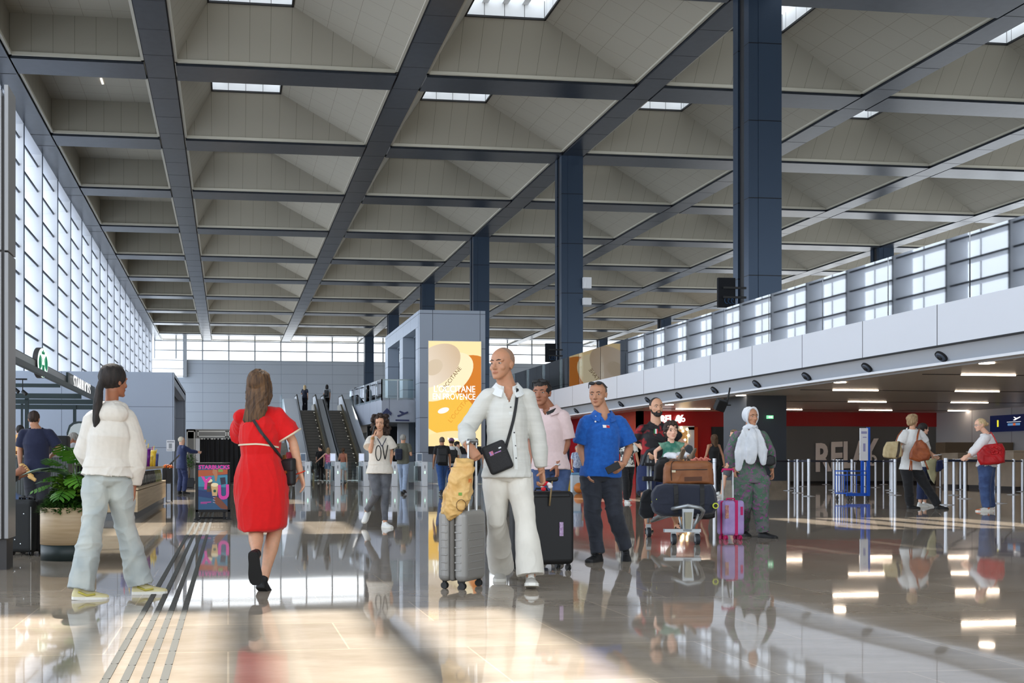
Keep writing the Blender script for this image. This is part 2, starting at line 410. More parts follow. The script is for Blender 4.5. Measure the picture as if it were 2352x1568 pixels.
# ------------------------------------------------ right side: upper floor, soffit, fascia
X0=15.9; m_fas=panel('fascia_panel', srgb(208,210,216), 2.92, 0, .03, srgb(60,62,66), .32, offu=-22.75)
m_grey=mat('grey_metal', srgb(186,190,196), .35); m_lip=mat('white_lip', srgb(225,226,230), .4)
m_soff=noisy('soffit', srgb(218,212,204), srgb(210,204,196), 40, .28, stretch=(1,.1,1))
YE=66.0; Y0=-9
dk=MB()
dk.box(X0+.25,Y0,3.55,69,YE,4.4)
struct(dk.build('trim_%d'%(nb+1),m_grey,org=(X0,20,3.2))); nb+=1
struct(MB().box(X0+.25,YE,3.6,69,100,4.38).build('trim_%d'%(nb+1),m_grey,org=(X0,80,3.2))); nb+=1
fa=MB(); fa.quad((X0,Y0,3.58),(X0,YE,3.58),(X0,YE,4.5),(X0,Y0,4.5),0,[(Y0,0),(YE,0),(YE,1),(Y0,1)]); fa.box(X0+.002,Y0,3.58,X0+.2,YE,4.5,1)
struct(fa.build('trim_%d'%(nb+1),[m_fas,m_lip],org=(X0,20,3.5),fix=False)); nb+=1
# recessed band with nozzles, white lip
rb=MB(); rb.quad((X0+.08,Y0,3.56),(X0+.5,Y0,3.12),(X0+.5,YE,3.12),(X0+.08,YE,3.56),0,None)
rb.box(X0+.0,Y0,3.545,X0+.12,YE,3.58,1)
def slab(m,x0,z0,x1,z1,mi):  # sloped strip helper
    m.quad((x0,Y0,z0),(x1,Y0,z1),(x1,YE,z1),(x0,YE,z0),mi)
struct(rb.build('trim_%d'%(nb+1),[m_grey,m_black],org=(X0,20,3.1),fix=False)); nb+=1
struct(MB().box(X0+.18,Y0,3.15,X0+.75,YE,3.21).build('trim_%d'%(nb+1),m_lip,org=(X0,20,3.1))); nb+=1
struct(MB().box(X0+.7,Y0,3.18,33,60,3.3).build('trim_%d'%(nb+1),m_soff,org=(X0,20,3.1))); nb+=1
for j in range(16):
    y=22.98-2.92*2+2.92*j
    ax=Vector((-.72,0,-.69)); cpt=Vector((X0+.27,y,3.37))
    n_=MB(); n_.cyl(cpt-ax*.05,cpt+ax*.05,.155,.15,28,0); n_.cyl(cpt+ax*.05,cpt+ax*.075,.125,.1,28,1); n_.cyl(cpt+ax*.07,cpt+ax*.1,.07,.05,20,0)
    o=n_.build('air_nozzle',[m_black,m_finl])
    tag(o,'round black air jet nozzle set in the grey band under the white fascia','nozzle','air nozzles along the underside of the balcony')
# glass balustrade
def glassm(name,tint,rf,tr):
    m=bpy.data.materials.new(name); m.use_nodes=True; t=m.node_tree; t.nodes.clear()
    o=t.nodes.new('ShaderNodeOutputMaterial'); g=t.nodes.new('ShaderNodeBsdfGlossy'); g.inputs['Roughness'].default_value=.02; g.inputs['Color'].default_value=(.95,.97,1,1)
    tb=t.nodes.new('ShaderNodeBsdfTransparent'); tb.inputs['Color'].default_value=tint+(1,)
    fz=t.nodes.new('ShaderNodeFresnel'); fz.inputs['IOR'].default_value=rf; mx=t.nodes.new('ShaderNodeMixShader')
    t.links.new(fz.outputs[0],mx.inputs[0]); t.links.new(tb.outputs[0],mx.inputs[1]); t.links.new(g.outputs[0],mx.inputs[2]); t.links.new(mx.outputs[0],o.inputs[0])
    MATS[name]=m; return m
m_glass=glassm('clear_glass',(.86,.93,.91),2.9,.5)
m_glass2=glassm('pale_glass',(.9,.96,.95),1.35,.5)
m_steel=mat('brushed_steel', srgb(190,192,192), .3, metal=.9); m_dpost=mat('dark_post', srgb(66,70,76), .35, metal=.7)
gl=thing('glass_balustrade','long reflective glass balustrade along the upper floor edge with steel handrail','balustrade',(X0,20,4.5))
YB=[22.75+2.95*k-1.0 for k in range(-9,15)]
for k in range(len(YB)-1):
    y0,y1=YB[k],YB[k+1]
    MB().box(X0+.06,y0+.02,4.42,X0+.09,y1-.02,5.93).build('glass_panel',m_glass,parent=gl)
    MB().box(X0+.1,y0-.03,4.4,X0+.17,y0+.03,5.35).build('post',m_dpost,parent=gl)
MB().cyl((X0+.2,Y0,5.38),(X0+.2,YB[-1],5.38),.025).build('handrail',m_steel,parent=gl)
MB().cyl((X0+.2,Y0,4.62),(X0+.2,YB[-1],4.62),.02).build('lower_rail',m_steel,parent=gl)
# right upper wall with big windows, and far partition
rw=MB()
struct(MB().box(69,-9,4.4,69.3,BY,6.2).box(69,-9,14.5,69.3,BY,CZ).build('wall_right',m_bwall,org=(69,60,4.4),fix=False))
r5=struct(MB().quad((69.2,-9,6.2),(69.2,BY,6.2),(69.2,BY,14.5),(69.2,-9,14.5)).build('window_4',m_day,org=(69.2,60,6)))
fb=MB()
for y in np.arange(-9,BY,5.17): fb.box(68.7,y,4.4,69.1,y+.5,CZ)
for z in (8.5,11.5): fb.box(68.9,-9,z,69.1,BY,z+.25)
fb.build('frame',m_dpost,parent=r5)
# ------------------------------------------------ under-deck: shops and queue wall
m_red=mat('red_wall', srgb(175,8,14), .35); m_red2=mat('dark_red_wall', srgb(170,30,32), .5)
m_char=noisy('charcoal_wall', srgb(112,112,110), srgb(104,104,102), 60, .5)
m_pwall=panel('pale_wall', srgb(214,216,222), 2.4, 0, .02, srgb(100,100,104), .45)
YW=45.6; XR=31.8
wl=MB(); wl.box(24.3,YW,0,XR+.2,YW+.3,3.25,0); wl.box(24.3,YW-.03,2.55,XR,YW,3.18,1); wl.box(24.3,YW-.05,0,XR,YW,.1,2)
struct(wl.build('wall_relay',[m_char,m_red2,m_black],org=(28,YW,0)))
struct(MB().box(17.75,YW,0,24.3,YW+.3,3.25).box(17.75,YW,0,18.0,58,3.25).box(16.6,58,0,18,58.3,3.3).build('wall_red_shop',m_red,org=(20,YW,0)))
struct(MB().box(XR,-9,0,XR+.3,YW,3.25,0).build('wall_right_lower',m_pwall,org=(XR,20,0)))
struct(MB().box(4.4,86,0,33,86.3,4.4).build('wall_far_lower',m_char,org=(16,86,0)))
def S(nm,s,o,x,y,size,mt,lab,cat,bold=0.,sx=1.,dep=.03):
    M=basis(o,x,y); t=text(nm,s,None,M,size,mt,dep,sx,bold); tag(t,lab,cat); return t
m_relay=mat('relay_letters', srgb(244,234,226), .5); m_lit=mat('lit_letters',(.9,.9,.9),emit=(1,1,1),es=.9)
p0=W(1855,1104,48.6)
def letters(s,px0,pxs,pyb,hpx,Z,mt,skew=0):
    pass
# RELAY wordmark: letters rise in a staircase, leaning slightly
hh={'R':(1856,1081,64),'E':(1890,1076,62),'L':(1917,1073,60),'A':(1939,1070,58),'Y':(1961,1067,60)}
rg=thing('wall_lettering','big pale grey RELAY letters on the charcoal wall behind the queue posts','sign',(27,YW-.06,1.2))
Zr=49.0
for ch,(px,pyb,hp) in hh.items():
    p=W(px,pyb,Zr+ (px-1856)*.004); X=p.x
    M=basis((X,YW-.08,p.z),(1,0,.035),(0,0,1))
    text('letter_'+ch,ch,rg,M,hp*Zr/F_PX/.72,m_relay,.02,.72 if ch!='L' else .75,.045)
p=W(1998,1066,Zr); ring=MB()
cpt=Vector((p.x,YW-.08,p.z+.18)); pts=[cpt+Vector((.16*math.cos(a),0,.2*math.sin(a))) for a in np.linspace(0,2*math.pi,25)[:-1]]
ring.rings([[q+Vector((0,0,0))+ (q-cpt).normalized()*o+Vector((0,d,0)) for (o,d) in ((-.05,0),(.05,0),(.05,-.03),(-.05,-.03))] for q in pts],closed=True,sm=False)
ring.build('letter_ring',m_relay,parent=rg)
# lit sign RELAY. on the red shop front (partly behind the bearded man)
p=W(1500,972,48.2); sg=thing('lit_shop_sign','small lit white shop sign on the red wall behind the bearded man','sign',(p.x,YW-.1,p.z))
for ch,px,py in (('R',1503,971),('E',1514,970.5),('L',1524,970),('A',1537,972),('Y',1545,970)):
    q=W(px,py,48.2); text('letter_'+ch,ch,sg,basis((q.x,YW-.1,q.z),(1,0,.05),(0,0,1)),.42,m_lit,.02,.85,.02)
q=W(1557,965,48.2); ring=MB(); cpt=Vector((q.x,YW-.1,q.z)); pts=[cpt+Vector((.07*math.cos(a),0,.07*math.sin(a))) for a in np.linspace(0,2*math.pi,17)[:-1]]
ring.rings([[t_+(t_-cpt).normalized()*o+Vector((0,d,0)) for (o,d) in ((-.025,0),(.025,0),(.025,-.03),(-.025,-.03))] for t_ in pts],closed=True,sm=False); ring.build('letter_ring',m_lit,parent=sg)
# lit letter s on the red return wall
q=W(1322,1007,56); S('shop_letter','s',(q.x,q.y,q.z),(1,-.15,0),(0,0,1),.62,m_lit,'lit white letter s on the red shop front behind the blue polo man','letter',.02)
# shop opening with warm lights, white frame
m_warm=mat('warm_interior',(.05,.03,.02),.6,emit=(1,.5,.15),es=.22); m_orange=mat('orange_strip', srgb(222,80,32), .4); m_bulb=mat('warm_bulb',(1,.8,.5),emit=(1,.72,.35),es=9)
q0=W(1556,1110,48); q1=W(1588,981,48)
dr=struct(MB().box(q1.x-.28,YW-.12,0,q1.x,YW+.02,q1.z).box(q0.x-.3,YW-.12,q1.z-.12,q1.x,YW+.02,q1.z+.05).build('door_1',m_lip,org=(q1.x,YW,0)))
MB().box(q1.x,YW-.1,0,q1.x+.17,YW+.02,q1.z).build('side_strip',m_orange,parent=dr)
MB().quad((q0.x-.3,YW-.04,0),(q1.x-.2,YW-.04,0),(q1.x-.2,YW-.04,q1.z),(q0.x-.3,YW-.04,q1.z)).build('opening',m_warm,parent=dr)
for px,py in ((1565,990),(1578,1000),(1570,1010),(1561,982),(1575,986)):
    q=W(px,py,47.8); MB().ell((q.x,YW-.12,q.z),.055,10,8).build('bulb',m_bulb,parent=dr)
# dark opening right of it
q0=W(1632,1108,48); q1=W(1684,980,48); m_dk=mat('dark_opening', srgb(38,42,44), .3)
d2=struct(MB().box(q0.x,YW-.03,0,q1.x+.3,YW+.01,q1.z).build('door_2',m_dk,org=(q0.x,YW,0)))
# box enclosure of the first column below the floor, exit sign
e=MB().box(17.2,34.5,.0,18.62,36.2,3.2); e.box(17.15,34.45,0,18.7,36.3,.32,1)
eb=e.build('column_casing',[mat('casing', srgb(58,64,72), .4),noisy('plinth_stone',srgb(140,128,112),srgb(120,110,96),5,.4)]); tag(eb,'dark boxed casing with stone plinth round the nearest column under the balcony','casing')
m_green=mat('exit_green',(.02,.3,.1),emit=(.25,.75,.4),es=.9)
q=W(1763,958,36.6); ex=thing('exit_sign','small green and white lit exit sign on the dark column casing','sign',(q.x,34.44,q.z))
MB().box(q.x-.11,34.39,q.z-.055,q.x+.11,34.45,q.z+.055).build('panel',m_green,parent=ex)
MB().prism([(q.x-.08,34.385,q.z),(q.x-.03,34.385,q.z+.035),(q.x-.03,34.385,q.z+.015),(q.x+.03,34.385,q.z+.015),(q.x+.03,34.385,q.z+.035),(q.x+.08,34.385,q.z),(q.x+.03,34.385,q.z-.035),(q.x+.03,34.385,q.z-.015),(q.x-.03,34.385,q.z-.015),(q.x-.03,34.385,q.z-.035)],(0,-.004,0)).build('arrow',m_lit,parent=ex)
# ceiling lines under the deck
m_line=mat('warm_line_lamp',(1,.85,.7),emit=(1,.80,.62),es=18); m_track=mat('track',(.03,.03,.03),.5)
for r in range(5):
    y=13.6+5.95*r
    y=25.6-5.95+5.95*r
    tr=MB().box(17.5,y-.01,3.165,31.6,y+.05,3.178); struct(tr.build('trim_%d'%(nb+1),m_track,org=(20,y,3.1))); nb+=1
    for k in range(4):
        x=18.55+4.1*k+(0 if r%2 else 0)
        if x>31: continue
        o=MB().box(x,y-.02,3.155,x+1.5,y+.02,3.178).build('linear_lamp',m_line)
        tag(o,'slim warm white linear lamp in the grey ceiling under the balcony','lamp','linear lamps under the balcony')
    o=MB().cyl((17.0,y-3.0,3.165),(17.0,y-3.0,3.18),.16,None,24).build('downlight',m_line)
    tag(o,'round downlight in the ceiling edge under the balcony','lamp','round downlights along the balcony underside')
# loudspeaker/camera box under the deck
q=W(1655,930,33); sp=thing('loudspeaker','small black tilted loudspeaker hanging under the balcony ceiling','loudspeaker',(q.x,q.y,2.6))
MB().box(-.15,-.12,-.17,.15,.12,.17,0,Matrix.Translation(q)@Matrix.Rotation(.25,4,'Y')@Matrix.Rotation(.4,4,'X')).build('body',m_black,parent=sp,bevel=.02)
MB().cyl((q.x+.2,q.y,q.z),(q.x+.3,q.y,3.2),.025).box(q.x+.12,q.y-.02,q.z-.02,q.x+.32,q.y+.02,q.z+.02).build('bracket',m_black,parent=sp)
# monitors on columns
for (x0,y0,x1,y1,Z,lab,col) in ((1650,637,1692,705,36.2,'black double arm screen seen from behind, mounted on the nearest column',1),(1253,788,1278,831,56.5,'black screen mounted on the second column above the pink polo man',1)):
    a=W(x0,y1,Z); b2=W(x1,y0,Z); sc=thing('monitor',lab,'screen',(a.x,a.y,a.z))
    MB().box(a.x,a.y,a.z,b2.x,a.y+.12,b2.z).build('screen_back',mat('screen_back',(.008,.009,.012),.7,spec=.2),parent=sc,bevel=.01)
    h=b2.z-a.z
    for f in (.3,.62): MB().box(a.x+.15,a.y-.06,a.z+h*f,b2.x+.35,a.y+.0,a.z+h*f+.07).build('arm',m_black,parent=sc)
    mb=MB(); 
    for t in range(3):
        c0=Vector((a.x+.3+.12*t,a.y-.02,a.z+.25)); mb.tube([c0+Vector((.09*math.cos(v),0,.11*math.sin(v)-.02)) for v in np.linspace(0,5,12)],.008,6)
    mb.build('cable',mat('blue_cable',(.02,.08,.2),.5),parent=sc)
for (x0,y0,x1,y1,lab) in ((1343,637,1358,662,'upper small white box fixed to the right side of the second column'),(1343,684,1358,700,'lower small white box fixed to the right side of the second column')):
    a=W(x0,y1,57); b2=W(x1,y0,57); o=MB().box(a.x-.1,a.y-.1,a.z,b2.x,a.y+.1,b2.z).build('wall_box',m_lip,bevel=.01); tag(o,lab,'box')
# ------------------------------------------------ clad tower with advert
m_tower=panel('tower_panel', srgb(158,168,182), 2.6, 1.86, .03, srgb(70,78,88), .4, offu=-.45+2.6, offv=.4)
m_twin=mat('tower_glass', srgb(96,112,120), .1); m_tframe=mat('tower_frame', srgb(196,200,206), .35)
TX0,TX1,TY0,TY1,TZ=10.15,13.75,57.4,70.2,9.1
tw=thing('clad_tower','tall pale blue clad lift tower carrying the big lit advert','tower',(12,63,0))
t=MB().box(TX0+.01,TY0,0,TX1,TY0+.4,TZ).box(TX0+.6,TY0+.4,TZ-.9,TX1-.01,TY1,TZ-.01).box(TX1-.4,TY0+.4,0,TX1-.02,TY1-.01,TZ-.02)
for y in (TY0+.4,TY0+5.6,TY0+11.6): t.box(TX0,y,0,TX0+.75,y+1.2-(.4 if y<TY0+1 else 0),TZ-.86)
t.box(TX0,TY0+.4,TZ-.85,TX0+.58,TY1,TZ)
t.build('cladding',[m_tower],parent=tw,fix=False)
g=MB().box(TX0+1.0,TY0+.5,0,TX0+1.05,TY1,TZ-.8); g.build('lift_glass',m_twin,parent=tw)
g=MB()
for y in (TY0+2.2,TY0+3.6,TY0+7.8,TY0+9.5): g.box(TX0+.9,y,0,TX0+1.0,y+.12,TZ-.8)
for z in (2.9,4.6,6.9): g.box(TX0+.88,TY0+.5,z,TX0+1.0,TY1,z+.12)
g.build('lift_frame',m_tframe,parent=tw)
# advert
a0=W(983,1024.5,58.4); a1=W(1107,783.5,58.4); ax0,ax1,az0,az1=a0.x,a1.x,a0.z,a1.z; ay=TY0-.06
adv=thing('lit_advert','tall lit amber cosmetics advert on the clad tower front','advert',((ax0+ax1)/2,ay,az0))
def ads(nm,c1,c2=None,e=1.15,ang=0.,sc=None):
    m=mat(nm,(.02,.02,.02),.5,emit=c1,es=e*.74)
    if c2 is not None:
        b=m.node_tree.nodes['Principled BSDF']; tc=N(m,'ShaderNodeTexCoord'); mp=N(m,'ShaderNodeMapping'); mp.inputs['Rotation'].default_value=(0,0,ang)
        gr=N(m,'ShaderNodeTexGradient'); cr=N(m,'ShaderNodeValToRGB'); cr.color_ramp.elements[0].color=tuple(c1)+(1,); cr.color_ramp.elements[1].color=tuple(c2)+(1,)
        L(m,tc.outputs['UV'],mp.inputs['Vector']); L(m,mp.outputs['Vector'],gr.inputs['Vector']); L(m,gr.outputs['Fac'],cr.inputs['Fac']); L(m,cr.outputs['Color'],b.inputs['Emission Color'])
    return m
def apoly(nm,pts,mt,d):
    """polygon in advert fractions (u right, v down)"""
    P=[(ax0+(ax1-ax0)*u, ay-d, az1-(az1-az0)*v) for u,v in pts]
    m=MB()._a(P,[tuple(range(len(P)))],0,False,[[(u,1-v) for u,v in pts]]); 
    return m.build(nm,mt,parent=adv,fix=False)
def clip(pts):
    out=pts
    for ax,lim,sg in ((0,0,1),(0,1,-1),(1,0,1),(1,1,-1)):
        r=[]
        for i in range(len(out)):
            a,b=out[i-1],out[i]; ia=sg*(a[ax]-lim)>=0; ib=sg*(b[ax]-lim)>=0
            if ia!=ib:
                t_=(lim-a[ax])/(b[ax]-a[ax]); q=[a[0]+(b[0]-a[0])*t_,a[1]+(b[1]-a[1])*t_]; q[ax]=lim; r.append(tuple(q))
            if ib: r.append(b)
        out=r
    return out
def rell(cx,cy,rx,ry,ang,asp=1.95,n=40):
    o=[]
    for k in range(n):
        t_=2*math.pi*k/n; x=rx*math.cos(t_); y=ry*math.sin(t_); o.append((cx+x*math.cos(ang)-y*math.sin(ang), cy+(x*math.sin(ang)+y*math.cos(ang))/asp))
    return o
apoly('poster_ground',[(0,0),(1,0),(1,1),(0,1)],ads('ad_ground',srgb(255,226,168),srgb(255,250,242),1.15,math.pi/2),.004)
MB().box(ax0-.03,ay,az0-.03,ax1+.03,ay+.05,az1+.03).box(ax0,ay-.01,az0-.42,ax1,ay+.05,az0,1).build('frame',[m_tframe,m_black],parent=adv)
apoly('amber_jar',clip(rell(.72,.42,.5,.62,.75)),ads('ad_amber',srgb(222,130,30),srgb(196,120,62),1.0,math.pi/2),.006)
apoly('amber_reflection',clip(rell(.34,.68,.62,.42,.35)),ads('ad_amber2',srgb(250,196,70),srgb(252,216,110),1.05,math.pi/2),.010)
apoly('jar_lid_side',clip(rell(.30,.34,.62,.36,-.95+.35)+[]),ads('ad_lidside',srgb(255,238,196),srgb(240,206,146),1.08,.9),.014)
apoly('jar_lid_top',clip(rell(.12,.235,.54,.34,-.6)),ads('ad_lidtop',srgb(255,246,232),srgb(216,190,158),1.05,-.75),.018)
for r in (.10,.14,.18): apoly('emboss',clip(rell(.1,.25,r,r*.75,-.6)),ads('ad_emb%d'%int(r*100),srgb(244-int(r*100)%4*10,224-int(r*100)%4*10,196-int(r*100)%4*10),None,1.0),.030-r*.05)
apoly('highlight',rell(.28,.66,.11,.05,-.3),ads('ad_white',(1,1,1),None,1.1),.024)
apoly('lower_glow',clip(rell(.35,.93,.5,.14,-.1)),ads('ad_glow',srgb(255,224,160),srgb(255,240,205),1.1,1.2),.02)
m_adt=mat('advert_text',(1,1,1),emit=(1,1,1),es=1.1)
uw=(ax1-ax0); vh=(az1-az0)
text('brand_name',"L'OCCITANE",adv,basis((ax0+uw*.09,ay-.035,az1-vh*.485),(1,0,0),(0,0,1)),.50,m_adt,.004,.80)
text('brand_place','EN PROVENCE',adv,basis((ax0+uw*.07,ay-.035,az1-vh*.555),(1,0,0),(0,0,1)),.47,m_adt,.004,.76)
text('lid_lettering','OCCITANE',adv,basis((ax0+uw*.30,ay-.034,az1-vh*.47),(.62,0,.78),(-.78,0,.62)),.3,mat('ad_dark',srgb(110,80,50),emit=srgb(110,80,50),es=.57),.003)
text('amber_lettering',"L'OCCITANE",adv,basis((ax0+uw*.42,ay-.034,az1-vh*.78),(.62,0,.78),(-.78,0,.62)),.34,mat('ad_amb3',srgb(226,160,60),emit=srgb(222,152,50),es=.57),.003)
text('small_text','loccitane.com',adv,basis((ax0+uw*.36,ay-.034,az1-vh*.94),(1,0,0),(0,0,1)),.2,m_adt,.003)
# ------------------------------------------------ raised landing beside the escalators
m_land=panel('landing_panel', srgb(172,178,190), 1.95, 0, .03, srgb(90,96,108), .4, offu=-.4)
LZ=4.2
def P2(px,Z): q=W(px,HY,Z); return (q.x,q.y)
A=P2(877,59.9); A=(A[0],A[1]); B=(TX0+.1,A[1]); C=P2(803,69.2)
lf=thing('landing_edge','pale clad edge of the raised landing with arrow and plane signs','landing',(9,60,0))
zb=CAMH+93*59.9/F_PX
m=MB()
L1=(Vector(B)-Vector(A)).length; L2=(Vector(A)-Vector(C)).length
m.quad((A[0],A[1],zb),(B[0],B[1],zb),(B[0],B[1],4.5),(A[0],A[1],4.5),0,[(0,0),(L1,0),(L1,1),(0,1)])
m.quad((C[0],C[1],zb),(A[0],A[1],zb),(A[0],A[1],4.5),(C[0],C[1],4.5),0,[(0,0),(L2,0),(L2,1),(0,1)])
m.build('clad_face',m_land,parent=lf,fix=False)
m=MB(); m.prism([(C[0]+.06,C[1],zb+.01),(A[0]+.06,A[1]+.06,zb+.01),(B[0]-.08,B[1]+.06,zb+.01),(B[0]-.08,86,zb+.01),(7.8,86,zb+.01)],(0,0,LZ-zb)); m.build('slab',m_grey,parent=lf)
struct(MB().box(4.3,70.4,LZ-.5,7.7,86,LZ).box(13,66,3.5,16.3,86,LZ).build('trim_%d'%(nb+1),m_grey,org=(5,78,3.7))); nb+=1
m_navy=mat('navy_sign', srgb(36,46,92), .4)
def ap(px,py): 
    q=W(px,py,59.7); return Vector((q.x,A[1]-.02,q.z))
arrow=[(888,955),(888,947),(881,954),(879,948),(890,936.5),(901.5,948),(899.5,954.5),(893,947.5),(893,955),(893,966),(888,966)]
MB().prism([ap(x,y) for x,y in arrow],(0,-.03,0)).build('arrow_sign',m_navy,parent=lf)
pl=[(914,955),(917,957),(925,953.6),(940,947.6),(939,944),(931,946.5),(921,942.5),(918,944),(925,949.5),(921,951.2),(915,952.5)]
pg=MB().prism([ap(x,y) for x,y in pl],(0,-.03,0)); pg.prism([ap(x,y) for x,y in ((910,962.5),(942.5,963),(942.5,966.5),(910,966))],(0,-.03,0)); pg.build('plane_sign',m_navy,parent=lf)
lb=thing('landing_balustrade','clear glass balustrade with white posts round the raised landing by the escalators','balustrade',(A[0],A[1],4.5))
def gl_run(p,q,n,par,zt=1.02,post=True):
    p=Vector((p[0],p[1],0)); q=Vector((q[0],q[1],0))
    for k in range(n):
        a=p.lerp(q,k/n); b_=p.lerp(q,(k+1)/n); d=(b_-a).normalized(); nn=Vector((-d.y,d.x,0))*.012
        MB().prism([a+nn+Vector((0,0,4.4)),b_+nn-d*.02+Vector((0,0,4.4)),b_-nn-d*.02+Vector((0,0,4.4)),a-nn+Vector((0,0,4.4))],(0,0,zt+.1)).build('glass_panel',m_glass2,parent=par)
        MB().box(a.x-.03,a.y-.03,4.35,a.x+.03,a.y+.03,4.5+zt).build('post',m_tframe,parent=par)
gl_run(A,(TX0,A[1]),2,lb); gl_run((A[0],A[1]),(C[0],C[1]),6,lb,1.02)
MB().cyl((A[0],A[1]+.1,5.5),(TX0,A[1]+.1,5.5),.03).cyl((A[0],A[1]+.1,5.5),(C[0]+.05,C[1],5.5),.03).build('handrail',m_steel,parent=lb)
# things under the landing: dark openings, lift door pillar
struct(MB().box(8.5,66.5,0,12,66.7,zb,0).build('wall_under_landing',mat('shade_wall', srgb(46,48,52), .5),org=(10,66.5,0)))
struct(MB().box(9.6,61.2,0,10.2,61.6,zb).build('trim_%d'%(nb+1),m_tframe,org=(10,61,0))); nb+=1
# ------------------------------------------------ escalators
m_tread=noisy('tread', srgb(70,68,64), srgb(58,56,54), 60, .45, metal=.4); m_riser=mat('riser', srgb(96,92,86), .4, metal=.5)
m_rub=mat('black_rubber', (.012,.012,.012), .45); m_skirt=mat('skirt', srgb(128,116,84), .3, metal=.7); m_clad=panel('escalator_clad', srgb(204,210,218), 2.4, 0, .03, srgb(130,134,140), .35)
EY0,EY1=56.4,69.2
YS,YT=57.6,68.6      # start and end of incline
def ez(y): 
    return 0 if y<=YS else LZ if y>=YT else LZ*(y-YS)/(YT-YS)
def escal(xl,xr,lab,lab_mid):
    e=thing('escalator',lab,'escalator',((xl+xr)/2,EY0,0),'two parallel escalators')
    n=24
    for i in range(n):
        y0=YS+(YT-YS)*i/n; y1=YS+(YT-YS)*(i+1)/n; z=LZ*(i+1)/n
        st=MB().box(xl,y0,z-LZ/n-.05,xr,y1+.3,z,0); st.box(xl,y0-.004,z-LZ/n,xr,y0,z-.03,1)
        for q in range(12): st.box(xl+(xr-xl)*(q+.5)/12-.006,y0-.008,z-LZ/n,xl+(xr-xl)*(q+.5)/12+.006,y0,z-.01,0)
        st.build('step',[m_tread,m_riser],parent=e)
    MB().box(xl,EY0,0,xr,YS,.02).build('comb_plate',m_steel,parent=e)
    def side(x,wd,name):
        s=MB()
        ys=[EY0-.5,YS,YT,EY1+1.2]; off0,off1=-.25,.42
        pr=[(x,y,ez(y)+off0 if ez(y)>0 else 0) for y in ys]+[(x,y,ez(y)+off1) for y in ys[::-1]]
        s.prism(pr,(wd,0,0)); return s.build(name,[m_clad],parent=e)
    for x,w_ in ((xl-.12,.1),(xr+.02,.1)): side(x,w_,'skirt_panel').data.materials[0]=m_skirt
    for x in (xl-.16,xr+.1):
        b_=MB(); b_.prism([(x,EY0-.7,.3),(x,YS,.35),(x,YT,LZ+.35),(x,EY1+1.2,LZ+.35),(x,EY1+1.2,LZ+.95),(x,YT-.2,LZ+.93),(x,YS,.95),(x,EY0-.5,.93)],(.06,0,0))
        b_.build('balustrade',m_steel,parent=e)
        MB().tube([(x+.03,EY0-.6,.35),(x+.03,EY0-.85,.65),(x+.03,EY0-.6,.97),(x+.03,YS,1.0),(x+.03,YT,LZ+1.0),(x+.03,EY1+1.3,LZ+1.0),(x+.03,EY1+1.4,LZ+.5)],.045,8).build('handrail',m_rub,parent=e)
    dots=MB()
    for i in range(40):
        y=YS+(YT-YS)*i/40; dots.box(xr-.025,y,ez(y)+.06,xr,y+.04,ez(y)+.09)
    dots.build('step_light',mat('step_lamp',(1,.95,.85),emit=(1,.95,.85),es=1.2),parent=e)
    return e
e1=escal(4.42,5.34,'left of the two escalators, blonde passenger near its top',''); e2=escal(6.12,7.02,'right of the two escalators, dark haired passenger near its top','')
def clad(x0,x1,par,nm='outer_cladding'):
    s=MB(); f=lambda y,o:(x0,y,max(0,ez(y)+o))
    s.prism([(x0,EY0-.6,0),(x0,YS+.3,0),(x0,YT,LZ-.9),(x0,EY1+1,LZ-.9),(x0,EY1+1,LZ+.78),(x0,YT,LZ+.75),(x0,YS,.75),(x0,EY0-.6,.75)],(x1-x0,0,0)); s.build(nm,m_clad,parent=par)
clad(3.45,4.24,e1); clad(5.52,5.9,e1,'middle_cladding'); clad(7.2,7.72,e2)
m=MB(); m.box(3.3,YT,LZ,3.36,EY1+1.5,LZ+1.0); m.build('side_glass',m_glass2,parent=e1)
# fixed stairs to the left of the escalators
stt=MB()
for i in range(22): stt.box(1.7,YS+i*.34,0,3.4,YS+7.6,LZ*.5*(i+1)/22)
tag(stt.build('staircase',noisy('stair_stone',srgb(150,144,132),srgb(136,130,120),6,.4)),'stone steps partly hidden behind the red dress woman, left of the escalators','stairs')
